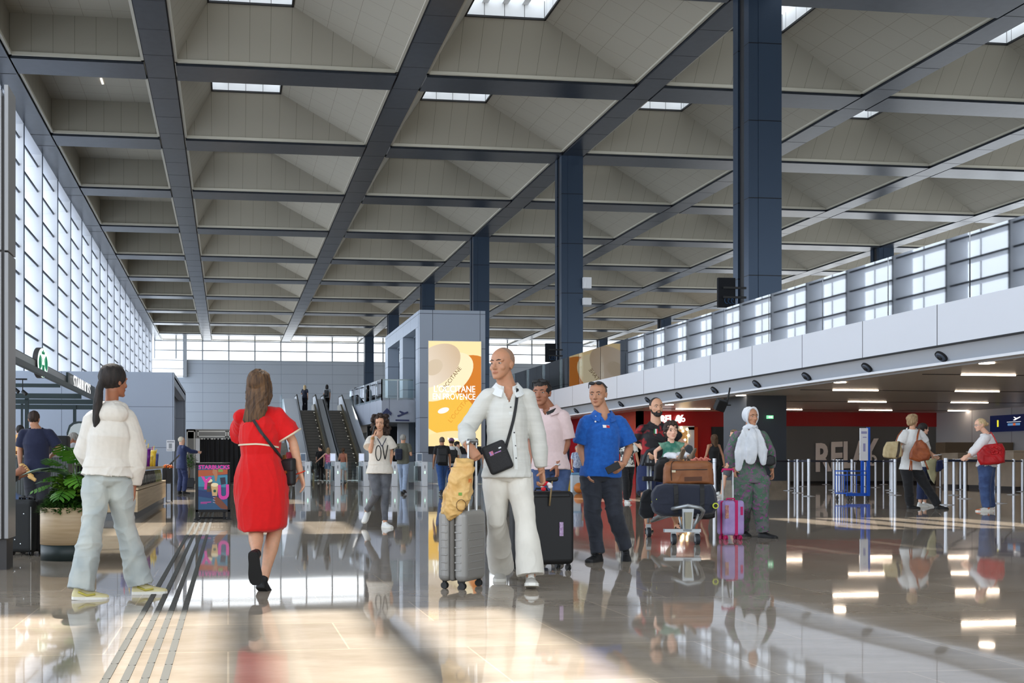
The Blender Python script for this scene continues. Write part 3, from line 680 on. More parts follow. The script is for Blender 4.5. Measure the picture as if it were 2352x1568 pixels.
# ------------------------------------------------ access gates
m_gate=mat('gate_white', srgb(206,208,212), .3, metal=.2); m_gdark=mat('gate_dark', srgb(70,74,80), .25); m_glow=mat('gate_green',(.1,.6,.3),emit=(.5,1,.7),es=1.6)
m_scr=mat('tablet_screen',(.3,.34,.42),emit=(.62,.68,.85),es=.6); m_scrd=mat('tablet_dark',(.03,.04,.06),emit=(.1,.14,.2),es=.5)
glabs=['access gate with a dark tablet screen, just right of the red dress woman','access gate between the striped top woman and the ponytail woman','access gate directly left of the woman on the phone','access gate hidden behind the grey shirt man with dark bag','rightmost access gate beside the clad tower foot']
for j,(px,bl) in enumerate(((707,0),(776,1),(842,1),(907,1),(976,1))):
    q=G(px,42.3); x,y=q.x,q.y
    g=thing('access_gate',glabs[j],'gate',(x,y,0),'row of access gates before the escalators')
    MB().box(x-.11,y,0,x+.11,y+.25,.97).box(x-.11,y+.25,.78,x+.11,y+1.9,.97).box(x-.11,y+1.65,0,x+.11,y+1.9,.97).box(x-.1,y+.25,0,x+.1,y+1.7,.2).build('cabinet',m_gate,parent=g,bevel=.012)
    MB().box(x-.03,y+.25,.2,x+.03,y+1.65,.78).build('inner_panel',m_gdark,parent=g)
    MB().box(x-.012,y-.005,.7,x+.012,y,.82).box(x-.5 if 0 else x-.10,y+.9,.25,x-.07,y+.95,.75).build('slot',m_gdark,parent=g)
    MB().box(x-.018,y-.008,.5,x+.018,y,.6).build('status_light',m_glow,parent=g)
    M=Matrix.Translation((x-.16,y+.3,1.13))@Matrix.Rotation(-.15,4,'Z')
    s=MB().box(-.115,-.02,-.16,.115,.02,.17,0,M); s.cyl(M@Vector((0,0,-.16)),(x-.06,y+.35,.95),.02); s.build('tablet',m_gate,parent=g,bevel=.008)
    MB().box(-.09,-.026,-.13,.09,-.02,.14,0,M).build('screen',m_scrd if j in(0,4) else m_scr,parent=g)
    MB().box(x+.13,y+.9,.15,x+.5,y+.912,.95).build('glass_wing',m_glass2,parent=g)
    if j: MB().box(x-.5,y+.9,.15,x-.13,y+.912,.95).build('glass_wing',m_glass2,parent=g)
# glass screens right of the gates
gs=thing('glass_screen','low clear glass barrier right of the access gates','screen',(12.,42.5,0))
for k in range(3): MB().box(8.2+1.5*k,42.4,.03,9.65+1.5*k,42.42,1.1).build('glass_panel',m_glass2,parent=gs)
# ------------------------------------------------ big grey box building on the left (behind the cafe)
m_box=panel('grey_clad', srgb(160,170,186), 2.35, 1.77, .02, srgb(84,90,100), .35, offu=.05+2.35, offv=.2)
Xb=-2.33; Yb=48.0; zb2=4.85
wb=MB().box(-9.6,Yb,0,Xb,Yb+.4,zb2).box(-9.6,Yb+.4,4.6,Xb,Yb+13,4.85).box(Xb-.35,Yb+.4,4.3,Xb,Yb+13,4.7)
wb.box(Xb-.9,Yb+.4,0,Xb-.5,Yb+12.8,4.7).box(Xb-.5,Yb+12.4,0,Xb,Yb+13,4.6)
struct(wb.build('wall_cafe_back',m_box,org=(-5,Yb,0),fix=False))
q0=W(383,1036,47.5); q1=W(402,1010.5,47.5)
pn=thing('paper_notice','small white paper notice on the grey clad wall by the suit man','notice',(q0.x,Yb-.02,q0.z))
MB().box(q0.x,Yb-.015,q0.z,q1.x,Yb-.003,q1.z).build('paper',m_lip,parent=pn)
MB().box(q0.x+.03,Yb-.018,q1.z-.1,q1.x-.03,Yb-.015,q1.z-.05).box(q0.x+.1,Yb-.018,q0.z+.12,q1.x-.12,Yb-.015,q1.z-.15).box(q0.x+.03,Yb-.018,q0.z+.04,q1.x-.1,Yb-.015,q0.z+.07).build('print',mat('print_grey',srgb(150,154,160)),parent=pn)
# ------------------------------------------------ photo booth with black curtain
m_pb=mat('booth_grey', srgb(128,126,122), .4); m_pbw=mat('booth_trim', srgb(214,212,205), .4)
m_cur=noisy('curtain', srgb(26,26,28), srgb(18,18,20), 3, .8, stretch=(6,6,.3))
Zp=49.0; y_=G(480,Zp).y
def bx(px): return (px-524)/(F_PX/c_)*Zp
pb=thing('curtained_booth','grey trade booth with a pulled black curtain behind the cafe sign','booth',(bx(500),y_,0))
x0,x1=bx(428),bx(640)
MB().box(x0,y_,0,bx(449),y_+.3,2.42).box(x0,y_,2.02,x1,y_+.3,2.42).box(x0,y_+.3,0,x1,y_+3.5,2.44).build('frame',m_pb,parent=pb)
f=MB()
def rectf(a,b_,z0,z1,w=.05):
    f.box(a,y_-.02,z0,b_,y_,z0+w); f.box(a,y_-.02,z1-w,b_,y_,z1); f.box(a,y_-.02,z0,a+w,y_,z1); f.box(b_-w,y_-.02,z0,b_,y_,z1)
rectf(bx(429),bx(448),.05,2.36); rectf(bx(454),bx(520),2.08,2.36); rectf(bx(523),bx(600),2.08,2.36)
f.build('trim',m_pbw,parent=pb)
MB().box(bx(449.5),y_-.03,0,bx(459),y_,2.02).build('white_panel',m_lip,parent=pb)
cu=MB(); n=90; xa,xb=bx(461),bx(632); top=[];bot=[]
for i in range(n+1):
    x=xa+(xb-xa)*i/n; dy=.06*math.sin(i*1.1)+.03*math.sin(i*.37); top.append((x,y_-.1+dy*.6,2.0)); bot.append((x,y_-.12+dy,.05))
cu._a(top+bot,[(i,i+1,n+2+i,n+1+i) for i in range(n)],0,True)
cu.build('curtain',m_cur,parent=pb)
r=MB()
for i in range(22): r.box(xa+(xb-xa)*i/22,y_-.16,1.97,xa+(xb-xa)*i/22+.05+.06*(i%3==0),y_-.12,2.02)
r.build('curtain_hook',m_pbw,parent=pb)
# ------------------------------------------------ potted ficus by the suit man
def leaf(m,p,d,l,w,mi=0,bend=.2,up=Vector((0,0,1))):
    d=d.normalized(); s_ide=d.cross(up); s_ide=s_ide.normalized() if s_ide.length>.01 else Vector((1,0,0)); nn=s_ide.cross(d)
    rows=[]
    for t_,ww in ((0,.08),(.25,.85),(.5,1),(.75,.7),(1,.04)):
        c=p+d*(l*t_)-nn*(bend*l*t_*t_)*(-1)*-1
        rows.append([c-s_ide*(w*ww/2)+nn*.12*w*ww,c,c+s_ide*(w*ww/2)+nn*.12*w*ww])
    vs=[v for r_ in rows for v in r_]; fs=[]
    for i in range(4):
        for k in (0,1): fs.append((i*3+k,i*3+k+1,i*3+k+4,i*3+k+3))
    m._a(vs,fs,mi,True)
m_leafd=noisy('ficus_leaf', srgb(48,84,40), srgb(84,124,60), 9, .4); m_trunk=noisy('trunk', srgb(120,100,76), srgb(96,80,60), 12, .8)
q=G(434,40.5); fi=thing('potted_tree','small leafy ficus tree in a dark square pot beside the suit man','plant',(q.x,q.y,0))
MB().box(q.x-.19,q.y-.19,0,q.x+.19,q.y+.19,.36).build('pot',mat('dark_pot',srgb(40,42,46),.5),parent=fi,bevel=.02)
MB().tube([(q.x,q.y,.3),(q.x+.02,q.y,.6),(q.x-.01,q.y,.95)],[.03,.025,.02]).build('trunk',m_trunk,parent=fi)
m=MB(); rr=random.Random(3)
for i in range(420):
    a=rr.uniform(0,6.28); e_=rr.uniform(-.9,1.3); R=rr.uniform(.12,.30); p=Vector((q.x+R*math.cos(a)*math.cos(e_),q.y+R*math.sin(a)*math.cos(e_),.95+R*1.15*math.sin(e_)))
    leaf(m,p,Vector((math.cos(a),math.sin(a),rr.uniform(-.6,.5))),.1,.045)
m.build('foliage',m_leafd,parent=fi)
# ------------------------------------------------ tall grey totem at the left edge
m_tot=mat('totem_grey', srgb(150,150,152), .4, metal=.3); m_totd=mat('totem_dark', srgb(60,58,58), .5)
q=G(18,9.4); tt=thing('totem','tall grey metal clad totem at the extreme left edge of the hall','totem',(q.x-.2,q.y,0))
MB().box(q.x-.5,q.y,.27,q.x-.055,q.y+.35,2.75).box(q.x-.5,q.y,2.765,q.x-.055,q.y+.35,4.15).box(q.x-.035,q.y+.02,.27,q.x,q.y+.35,2.75).box(q.x-.035,q.y+.02,2.765,q.x,q.y+.35,4.2).build('cladding',m_tot,parent=tt,bevel=.004)
MB().box(q.x-.5,q.y+.05,0,q.x-.02,q.y+.33,.28).box(q.x-.48,q.y+.03,.27,q.x-.03,q.y+.33,4.1).build('core',m_totd,parent=tt)
# ------------------------------------------------ cafe sign beam, disc, letters
m_dgreen=mat('dark_green_steel', srgb(30,48,50), .4); m_sgrey=mat('sign_grey', srgb(150,152,154), .35, metal=.3)
XB=-4.43
sb=thing('cafe_sign_beam','long grey cafe lintel beam running back from the left edge totem','beam',(XB,28,3.085))
MB().box(XB-.12,17,3.085,XB,36.8,3.30).build('lintel',m_sgrey,parent=sb)
MB().box(XB-.14,17,3.29,XB-.02,36.8,3.33).box(XB+.0,30.8,3.02,XB+.06,36.9,3.42,0).build('dark_capping',m_dgreen,parent=sb)
lt=text('lit_name','STARBUCKS',None,basis((XB+.12,31.4,3.02),(0,1,0),(0,0,1)),.54,m_lit,.004,1.30,.0); tag(lt,'lit white STARBUCKS letters standing on the cafe lintel','lettering')
m_sgreen=mat('logo_green',(.0,.22,.09),.5,emit=(.0,.35,.17),es=.25); m_sdisc=mat('logo_white',(.9,1,.95),emit=(.85,1,.92),es=.7)
yd=(25.6-XB*s_)/c_; nd=Vector((math.cos(.17),-math.sin(.17),0)); xd=Vector((math.sin(.17),math.cos(.17),0)); zc=CAMH+(HY-833)*25.6/F_PX
cd0=Vector((XB+.1,yd,zc))
ds=thing('round_logo_sign','round lit green and white logo disc on the cafe lintel','sign',cd0)
MB().cyl(cd0-nd*.12,cd0,.36,None,36).build('drum',m_totd,parent=ds)
MB().cyl(cd0,cd0+nd*.012,.345,None,36).build('face',m_sdisc,parent=ds)
def dsc(pts): return [cd0+xd*u+Vector((0,0,v))+nd*.014 for u,v in pts]
m=MB()
for sg in (-1,1):
    for k in range(5):
        r=.12+.045*k; arc=[(sg*(r*math.sin(t_)+.0),-.02+r*1.0*math.cos(t_)*.9) for t_ in np.linspace(.55+.05*k,2.2,10)]; arc2=[(u*.86,v*.92) for u,v in arc[::-1]]
        m.prism(dsc(arc+arc2),nd*.006)
m.prism(dsc([(-.09,.20),(-.10,.27),(-.05,.24),(0,.31),(.05,.24),(.10,.27),(.09,.20)]),nd*.006)
m.prism(dsc([(-.06,-.05),(.06,-.05),(.10,-.30),(0,-.34),(-.10,-.30)]),nd*.006)
m.build('siren_emblem',m_sgreen,parent=ds)
# pergola frame
pg_=thing('cafe_pergola','dark green steel pergola frame over the cafe counter','frame',(-6,33,0))
for Z_,h in ((29.7,.10),(34,.16),(37.2,.16),(40.7,.17)):
    y=(Z_-XB*s_)/c_; MB().box(-9.3,y,3.08-h,XB-.12,y+.08,3.08).build('cross_beam',m_dgreen,parent=pg_)
for px,Z_,w_ in ((23,21.4,.09),(61,34,.11),(50,37,.07),(171,40.5,.11)):
    q=G(px,Z_); MB().box(q.x-w_/2,q.y,0,q.x+w_/2,q.y+w_,3.08 if px>23 else 3.3).build('post',m_dgreen,parent=pg_)
q=G(23,21.4); MB().box(q.x-.1,q.y,2.95,q.x,q.y+19,3.07).box(-9.3,q.y,2.97,q.x,q.y+.08,3.08).build('long_beam',m_dgreen,parent=pg_)
for px,py in ((34,893),(52,898)):
    q=W(px,py,27); o=MB().cyl(q+Vector((0,0,.0)),q+Vector((.10,-.05,-.08)),.045,None,14).box(q.x-.01,q.y-.01,q.z,q.x+.01,q.y+.01,3.0).build('spotlight',m_black)
    tag(o,'small black track spotlight, %s of the two over the cafe counter'%('left' if px<40 else 'right'),'lamp')
q=W(24,884,27); o=MB().box(q.x-.02,q.y-.02,2.98,q.x+.4,q.y+.02,3.02).build('light_track',m_black); tag(o,'short black light track under the cafe frame','track')
# cafe counter
m_rib=panel('ribbed_front', srgb(86,92,92), .045, 0, .016, srgb(50,54,54), .5); m_ctop=mat('counter_top', srgb(112,110,106), .3)
cl=G(-40,18.9); cr_=G(150,18.9); yc=cl.y
ct=thing('cafe_counter','dark ribbed cafe counter behind the navy shirt man','counter',(-3.6,yc,0))
MB().box(-6.2,yc,0,-2.78,yc+.8,1.02).build('body',m_rib,parent=ct,fix=False)
MB().box(-6.25,yc-.04,1.02,-2.74,yc+.84,1.06).build('worktop',m_ctop,parent=ct)
# pastry case lit warm, coffee machine, screen, arch mirror
q=W(13,1045,19.3); q2=W(27,996,19.3); m_case=mat('pastry_glow',(.3,.15,.05),emit=(1,.62,.28),es=.55)
pc=thing('pastry_case','warm lit pastry display case left of the navy shirt man','display',(q.x,q.y+.2,1.06))
MB().box(q.x-.3,q.y+.2,1.06,q2.x,q.y+.6,1.44).build('glow_box',m_case,parent=pc)
for z in (1.06,1.2,1.33,1.44): MB().box(q.x-.32,q.y+.17,z,q2.x+.02,q.y+.22,z+.02).build('shelf',m_black,parent=pc)
m=MB(); rr=random.Random(2)
for z in (1.08,1.22): 
    for k in range(5): m.ell((q.x-.25+.1*k,q.y+.2,z+.03),(.04,.03,.03),8,6)
m.build('pastry',mat('pastry',srgb(150,90,40),.7),parent=pc)
q=W(134,1046,19.8); mc=thing('coffee_machine','black coffee machine between the two men at the cafe counter','machine',(q.x,q.y,1.06))
MB().box(q.x-.18,q.y,1.06,q.x+.16,q.y+.4,1.42).build('body',m_black,parent=mc,bevel=.03)
MB().box(q.x-.1,q.y-.08,1.3,q.x-.03,q.y+.01,1.4,0,Matrix.Identity(4)).build('white_tag',m_lip,parent=mc)
for k in range(3): MB().cyl((q.x+.0+.06*k,q.y-.05,1.12),(q.x+.0+.06*k,q.y-.05,1.22),.02).build('steel_jug',m_steel,parent=mc)
q=W(153,1020,24); ar=thing('arched_screen','dark framed menu panel with rounded corner and a green tree motif','panel',(q.x,q.y,1.0))
x0=q.x; x1=W(196,1020,24).x; z1=W(150,967,24).z; yq=q.y
pts=[(x0,0),(x0,z1-.25),(x0+.05,z1-.09),(x0+.14,z1-.02),(x0+.25,z1),(x1,z1),(x1,0)]
MB().prism([(x,yq,z) for x,z in pts],(0,.04,0)).build('frame',m_dgreen,parent=ar)
pts=[(x0+.04,.1),(x0+.04,z1-.27),(x0+.09,z1-.13),(x0+.16,z1-.07),(x0+.26,z1-.045),(x1-.04,z1-.045),(x1-.04,.1)]
MB().prism([(x,yq-.01,z) for x,z in pts],(0,.01,0)).build('pale_face',mat('menu_face',srgb(196,204,204),.4),parent=ar)
m=MB()
for dx,dz,r in ((.28,-.42,.16),(.16,-.5,.12),(.4,-.5,.12),(.28,-.6,.18)): m.ell((x0+dx,yq-.012,z1+dz),(r,.006,r*.8),16,8)
m.build('tree_motif',mat('motif_green',srgb(140,170,120),.6),parent=ar)
# ------------------------------------------------ retail counter with tumblers and coffee bags
m_oak=noisy('light_oak', srgb(200,176,142), srgb(184,158,124), 3, .45, stretch=(1,1,14)); m_oakh=noisy('oak_horizontal', srgb(206,184,150), srgb(190,166,132), 3, .45, stretch=(1,.15,10))
XF=-1.45; ya,yb_=17.9,25.9
rc=thing('retail_counter','light oak retail counter with shelves of bags and tumblers behind the white hoodie girl','counter',((XF-.4),22,0))
MB().box(XF-.85,ya,.13,XF,yb_,.47).box(XF-.85,ya,.485,XF+.01,yb_+.01,.52).build('body',m_oakh,parent=rc)
MB().box(XF-.81,ya+.05,0,XF-.06,yb_-.05,.13).build('plinth',mat('plinth_grey',srgb(110,114,118),.5),parent=rc)
MB().box(XF-.85,ya,.80,XF-.04,yb_-.1,.85).box(XF-.85,ya,.52,XF-.75,yb_-.1,.80).build('upper_shelf',m_oakh,parent=rc)
m_bagb=noisy('coffee_bag', srgb(30,28,28), srgb(66,58,52), 20, .45); m_bagg=noisy('green_bag', srgb(96,110,50), srgb(140,140,80), 20, .45); m_wh=mat('white_label',(.8,.8,.78),.5)
def bag(x,y,mt):
    b_=thing('coffee_bag','dark foil coffee bag with a pale stripe on the lower oak shelf','coffee bag',(x,y,.52),'coffee bags on the lower shelf')
    MB().rings([[(x-.05,y-.07,.52),(x+.05,y-.07,.52),(x+.05,y+.07,.52),(x-.05,y+.07,.52)],[(x-.055,y-.075,.62),(x+.055,y-.075,.62),(x+.055,y+.075,.62),(x-.055,y+.075,.62)],[(x-.03,y-.07,.72),(x+.03,y-.07,.72),(x+.03,y+.07,.72),(x-.03,y+.07,.72)],[(x-.02,y-.07,.77),(x+.02,y-.07,.77),(x+.02,y+.07,.77),(x-.02,y+.07,.77)]],sm=False).build('pouch',mt,parent=b_)
    MB().box(x+.054,y-.05,.56,x+.058,y-.02,.70).build('label',m_wh,parent=b_); return b_
b0=bag(XF-.12,18.3,m_bagb); b1=None
for i in range(1,21):
    y=18.3+.36*i
    if i<15: o=dup(b0,(XF-.12,y,.52))
    else:
        if b1 is None: b1=bag(XF-.12,y,m_bagg); b1['label']='olive green coffee bag at the far end of the lower oak shelf'; b1['group']='green coffee bags at the shelf end'
        else: dup(b1,(XF-.12,y,.52))
cols=[('blue',srgb(70,80,140)),('white',srgb(200,206,220)),('magenta',srgb(176,20,110)),('violet',srgb(110,30,130)),('yellow',srgb(232,190,60))]
rr=random.Random(5); k=0
seq=[0,0,0,2,0,4,2,1,1,2,3,3,4,0,4,0,0,4]
for i,ci in enumerate(seq):
    y=17.9+.42*i; nm,cc=cols[ci]; h=.2+.06*((i*7)%3)+(.08 if ci in(1,3) else 0); x=XF-.14-.12*(i%2)
    t_=thing('tumbler','%s plastic tumbler with lid and straw on the upper oak shelf'%nm,'tumbler',(x,y,.85),'%s tumblers on the upper shelf'%nm)
    MB().lathe([(.0,.85),(.04,.85),(.058,.85+h),(.0,.85+h)],(x,y,0),16,0,True).build('cup',mat('tumbler_'+nm,cc,.25),parent=t_)
    MB().cyl((x,y,.85+h),(x,y,.875+h),.06,.055,16).build('lid',mat('lid_'+nm,[min(1,v*1.3+.1) for v in cc],.3),parent=t_)
    MB().cyl((x,y,.86+h),(x+.015,y,.97+h),.008,None,8).build('straw',mat('straw_'+('pink' if i%2 else 'yellow'),srgb(230,60,110) if i%2 else srgb(240,200,60),.4),parent=t_)
# gift bags and wire stand at the end
q=G(386,26.4); gb=thing('waste_bag_holder','black basket with orange packets at the far end of the oak counter','basket',(q.x,q.y,.1))
MB().box(q.x-.13,q.y-.12,.42,q.x+.1,q.y+.12,.80).build('basket',m_black,parent=gb,bevel=.015)
MB().box(q.x-.13,q.y-.12,0,q.x-.1,q.y-.09,.42).box(q.x+.07,q.y-.12,0,q.x+.1,q.y-.09,.42).build('leg',m_black,parent=gb)
m=MB()
for i in range(7): m.ell((q.x-.09+.03*i,q.y-.05+.03*(i%3),.82+.02*(i%2)),(.04,.05,.05),8,6)
m.build('orange_packet',mat('orange_packet',srgb(224,110,40),.5),parent=gb)
q=G(389,26.0); ws=thing('wire_stand','thin black wire stand beside the far end of the oak counter','stand',(q.x,q.y,0))
a=G(382,25.2); b_=G(396,25.2); M_=.014
MB().tube([(a.x,a.y,1.05-.2),(a.x,a.y,.02),(a.x,a.y-.5+.5,.012),(b_.x,a.y-.1,.012),(b_.x,a.y-.1,.92),(a.x,a.y,.85)],.01,6).tube([(a.x,a.y,.45),(b_.x,a.y-.1,.45)],.008,6).build('frame',m_black,parent=ws)
MB().prism([(b_.x-.06,a.y-.12,.9),(b_.x+.16,a.y-.12,1.12),(b_.x+.17,a.y-.12,1.10),(b_.x-.05,a.y-.12,.87)],(0,.25,0)).build('tray',m_totd,parent=ws)
# ------------------------------------------------ cafe pavement sign
Za=17.6; a=W(449,1170,Za); b_=W(532,1064,Za); ya=a.y
x0,x1,z0,z1=a.x,b_.x-.02,a.z,b_.z
af=thing('pavement_sign','black framed cafe poster stand with pink letters, left of the red dress woman','sign',((x0+x1)/2,ya,0))
m=MB().box(x0,ya-.02,0,x0+.045,ya+.03,z1).box(x1-.045,ya-.02,0,x1,ya+.03,z1).box(x0,ya-.02,z1-.02,x1,ya+.03,z1+.015).box(x0,ya-.02,z0-.04,x1,ya+.03,z0).box(x0,ya+.01,z0,x1,ya+.03,z1)
m.box(x0-.02,ya-.05,0,x0+.06,ya+.45,.02).box(x1-.07,ya-.05,0,x1+.01,ya+.45,.02).box(x0,ya+.38,.0,x1,ya+.43,.03).box(x1-.12,ya+.02,0,x1-.08,ya+.06,z0)
m.build('frame',m_black,parent=af,bevel=.004)
pu=lambda u: x0+.045+(x1-x0-.09)*u; pv=lambda v: z1-.03-(z1-z0-.03)*v
def pp(nm,pts,mt,d=.0): 
    P=[(pu(u),ya-.024-d,pv(v)) for u,v in pts]
    return MB().prism(P,(0,.001,0)).build(nm,mt,parent=af)
def cm(nm,*c): return mat('poster_'+nm,srgb(*c),.35)
pp('poster_ground',[(0,0),(1,0),(1,1),(0,1)],cm('blue',40,84,124))
pp('teal_area',[(0,.24),(1,.22),(1,.5),(0,.48)],cm('teal',64,132,160),.002)
pp('orange_band',[(0,.11),(1,.09),(1,.2),(0,.26)],cm('orange',172,82,44),.003)
pp('green_patch',[(.68,.08),(.84,.08),(.84,.15),(.68,.15)],cm('green',120,150,70),.004)
pp('navy_area',[(0,.55),(.7,.62),(.75,.78),(0,.7)],cm('navy',26,52,104),.003)
pp('dark_object',[(.74,.28),(.92,.27),(.94,.42),(.78,.44)],cm('darkcap',34,34,60),.005)
pp('hand',[(.50,.09),(.64,.1),(.66,.24),(.62,.36),(.58,.36),(.55,.24),(.48,.16)],cm('skin',176,118,84),.006)
pp('hand',[(.52,.73),(.62,.7),(.78,.78),(1,.94),(1,1),(.78,.98),(.58,.86)],cm('skin2',120,66,44),.006)
for v in (.72,.775,.83): pp('nail',[(.5,v),(.58,v+.012),(.58,v+.02),(.5,v+.012)],cm('pale',200,190,200),.007)
pp('iced_cup',[(.24,.34),(.48,.34),(.44,.60),(.30,.60)],cm('coffee',92,58,44),.006)
pp('iced_cup',[(.43,.44),(.69,.44),(.64,.69),(.48,.69)],cm('latte',206,170,120),.008)
m=MB()
for (u,v,d) in ((.36,.345,.008),(.56,.44,.010)): m.prism([(pu(u+.125*math.cos(t_)),ya-.024-d,pv(v+.045*math.sin(t_))) for t_ in np.linspace(0,2*math.pi,20)[:-1]],(0,.001,0))
m.build('cream_top',cm('cream',238,220,178),parent=af)
for (u,v,d) in ((.36,.50,.009),(.56,.58,.011)): m=MB(); m.prism([(pu(u+.05*math.cos(t_)),ya-.024-d,pv(v+.032*math.sin(t_))) for t_ in np.linspace(0,2*math.pi,20)[:-1]],(0,.001,0)); m.build('cup_logo',cm('logo',20,80,60),parent=af)
m_pk=mat('poster_pink',srgb(214,62,160),.35)
text('poster_title','STARBUCKS',af,basis((pu(.01),ya-.034,pv(.082)),(1,0,0),(0,0,1)),.088,m_pk,.001,1.04,.003)
text('poster_letter','Y',af,basis((pu(.10),ya-.034,pv(.52)),(1,0,-.08),(.08,0,1)),.27,m_pk,.001,.85,.012)
text('poster_letter','U',af,basis((pu(.67),ya-.038,pv(.76)),(1,0,.06),(-.02,0,1)),.31,m_pk,.001,.85,.014)
pp('small_print',[(.08,.83),(.44,.82),(.44,.835),(.08,.845)],m_pk,.006); pp('small_print',[(.08,.86),(.3,.857),(.3,.867),(.08,.87)],m_pk,.006)
# ------------------------------------------------ tactile paving strip
m_tac=mat('tactile_steel', srgb(88,88,84), .8, spec=.2)
m=MB(); r0=MB().box(0,0,0,.035,.33,.006)
tac=MB()
for j in range(4):
    for i in range(72):
        x=-.52+.083*j; y=2.6+.355*i+(.0 if j%2 else .05); n=6; pts=[]
        for k in range(n): pts.append((x+.0175*math.cos(math.pi*k/(n-1)),y+.32+.0175*math.sin(math.pi*k/(n-1)),.0))
        for k in range(n): pts.append((x-.0175*math.cos(math.pi*k/(n-1)),y-.0175*math.sin(math.pi*k/(n-1)),.0))
        tac.prism(pts,(0,0,.005))
o=tac.build('tactile_strip',m_tac,org=(-.4,10,0)); tag(o,'steel tactile guidance strip of short bars along the floor','guidance strip'); o['kind']='stuff'
# ------------------------------------------------ round oak planter with foliage
q=G(157,10.5); qx,qy=q.x,q.y; R_=.262
pt=thing('planter','round oak planter with dark base and leafy plants beside the white hoodie girl','planter',(qx,qy,0))
MB().lathe([(.0,.0),(R_-.004,.0),(R_-.004,.15),(.0,.15)],(qx,qy,0),64,0,True).build('base',mat('planter_base',srgb(34,46,46),.45),parent=pt)
MB().lathe([(R_-.01,.15),(R_,.15),(R_,.50),(R_-.012,.505),(R_-.022,.50),(R_-.022,.44),(0,.44)],(qx,qy,0),64,0,False).build('drum',m_oak,parent=pt)
MB().lathe([(0,.455),(R_-.03,.45)],(qx,qy,0),32,0,False).build('soil',mat('soil',srgb(50,36,26),.9),parent=pt)
m_mon=noisy('monstera_leaf', srgb(46,96,32), srgb(96,150,48), 6, .35); m_varg=noisy('silver_leaf', srgb(70,110,80), srgb(176,198,176), 14, .4, stretch=(1,1,1)); m_fern=noisy('fern_leaf', srgb(40,76,26), srgb(74,120,40), 10, .6); m_lime=noisy('lime_leaf', srgb(90,130,34), srgb(130,170,60), 10, .5)
m_stem=mat('stem_green', srgb(70,96,40), .6)
def lobed(m,p,d,l,w,lobes=6,droop=.3):
    """split leaf: midrib with separate curved lobes"""
    d=d.normalized(); sd=d.cross(Vector((0,0,1))).normalized(); nn=sd.cross(d)
    def at(t_,s): return p+d*(l*t_)+sd*(w*s)-Vector((0,0,1))*(droop*l*t_*t_)-nn*(-.0)+Vector((0,0,-abs(s)*w*.35))
    for sg in (-1,1):
        for k in range(lobes):
            t0=.05+.9*k/lobes; t1=t0+.9/lobes*.78; wd=math.sin(math.pi*(.12+.8*(k+.5)/lobes))*.5
            a=[at(t0,sg*.015),at(t0+.02,sg*wd*.6),at(t0+.10,sg*wd),at(t1+.10,sg*wd*.97),at(t1+.04,sg*wd*.6),at(t1,sg*.015)]
            m._a(a,[(0,1,4,5),(1,2,3,4)],0,True)
    m._a([at(0,-.03),at(0,.03),at(1,.012),at(1,-.012)],[(0,1,2,3)],0,True)
pl=thing('monstera_plant','split leaf monstera at the top of the oak planter','plant',(qx+.05,qy,.45))
m=MB(); st=MB(); rr=random.Random(11)
for (tx,tz,dx,dz,l,w) in ((.14,.92,.1,.95,.26,.26),(.02,.9,-.5,.5,.24,.22),(.22,.86,.3,.2,.24,.24),(.10,.98,-.3,.75,.24,.24),(.17,.9,.5,.5,.22,.22),(.05,.86,-.8,.3,.2,.17),(.12,.83,.2,-.1,.24,.2),(-.02,.80,-.6,.1,.18,.16),(.2,.78,.8,.1,.2,.18),(-.10,.72,-1,-.05,.2,.14),(.08,.72,-.2,-.2,.2,.2),(.2,.66,.9,-.2,.2,.18)):
    p=Vector((qx+tx-.05,qy-.08+rr.uniform(-.1,.1),tz)); lobed(m,p,Vector((dx,-.55,dz)),l*1.15,w*1.3,6,.3); st.tube([(qx+.05,qy,.45),(qx+tx*.6,qy-.03,(tz+.45)/2+.1),p],.006,6)
m.build('leaf',m_mon,parent=pl); st.build('stem',m_stem,parent=pl)
pl2=thing('calathea_plant','silvery striped broad leaves reaching left from the planter toward the navy shirt man','plant',(qx-.1,qy,.45))
m=MB(); st=MB()
for (tx,tz,dx,dz,l,w) in ((-.06,.86,-1,.05,.30,.17),(.0,.82,-.8,.25,.22,.15),(.03,.78,-.4,.3,.18,.13),(-.05,.74,-1,.15,.2,.14)):
    p=Vector((qx+tx,qy-.12,tz)); leaf(m,p,Vector((dx,-.35,dz)),l*1.2,w*1.25,bend=.2); st.tube([(qx-.05,qy,.45),p],.005,6)
m.build('leaf',m_varg,parent=pl2); st.build('stem',m_stem,parent=pl2)
pl3=thing('fern_clump','dark green feathery fern mass filling the lower planter top','plant',(qx,qy,.45))
m=MB()
for i in range(3200):
    a=rr.uniform(0,6.283); r=R_*1.0*math.sqrt(rr.random()); h=rr.uniform(0,1); p=Vector((qx+r*math.cos(a)*(1-.25*h),qy+r*math.sin(a)*(1-.25*h),.46+h*.40*(1.15-r/R_)))
    leaf(m,p,Vector((math.cos(a)+rr.uniform(-.4,.4),math.sin(a)+rr.uniform(-.4,.4),rr.uniform(-.2,1))),.07,.02)
m.build('frond',m_fern,parent=pl3)
m=MB()
for i in range(110):
    a=rr.uniform(3.4,6.0); r=R_*.8; p=Vector((qx+.03+r*.6*math.cos(a),qy+r*math.sin(a),.60+rr.uniform(0,.2))); leaf(m,p,Vector((math.cos(a),math.sin(a),rr.uniform(-.1,.7))),.08,.06)
pl4=m.build('lime_foliage',m_lime); tag(pl4,'lime green small leaved plant low in the planter centre','plant')
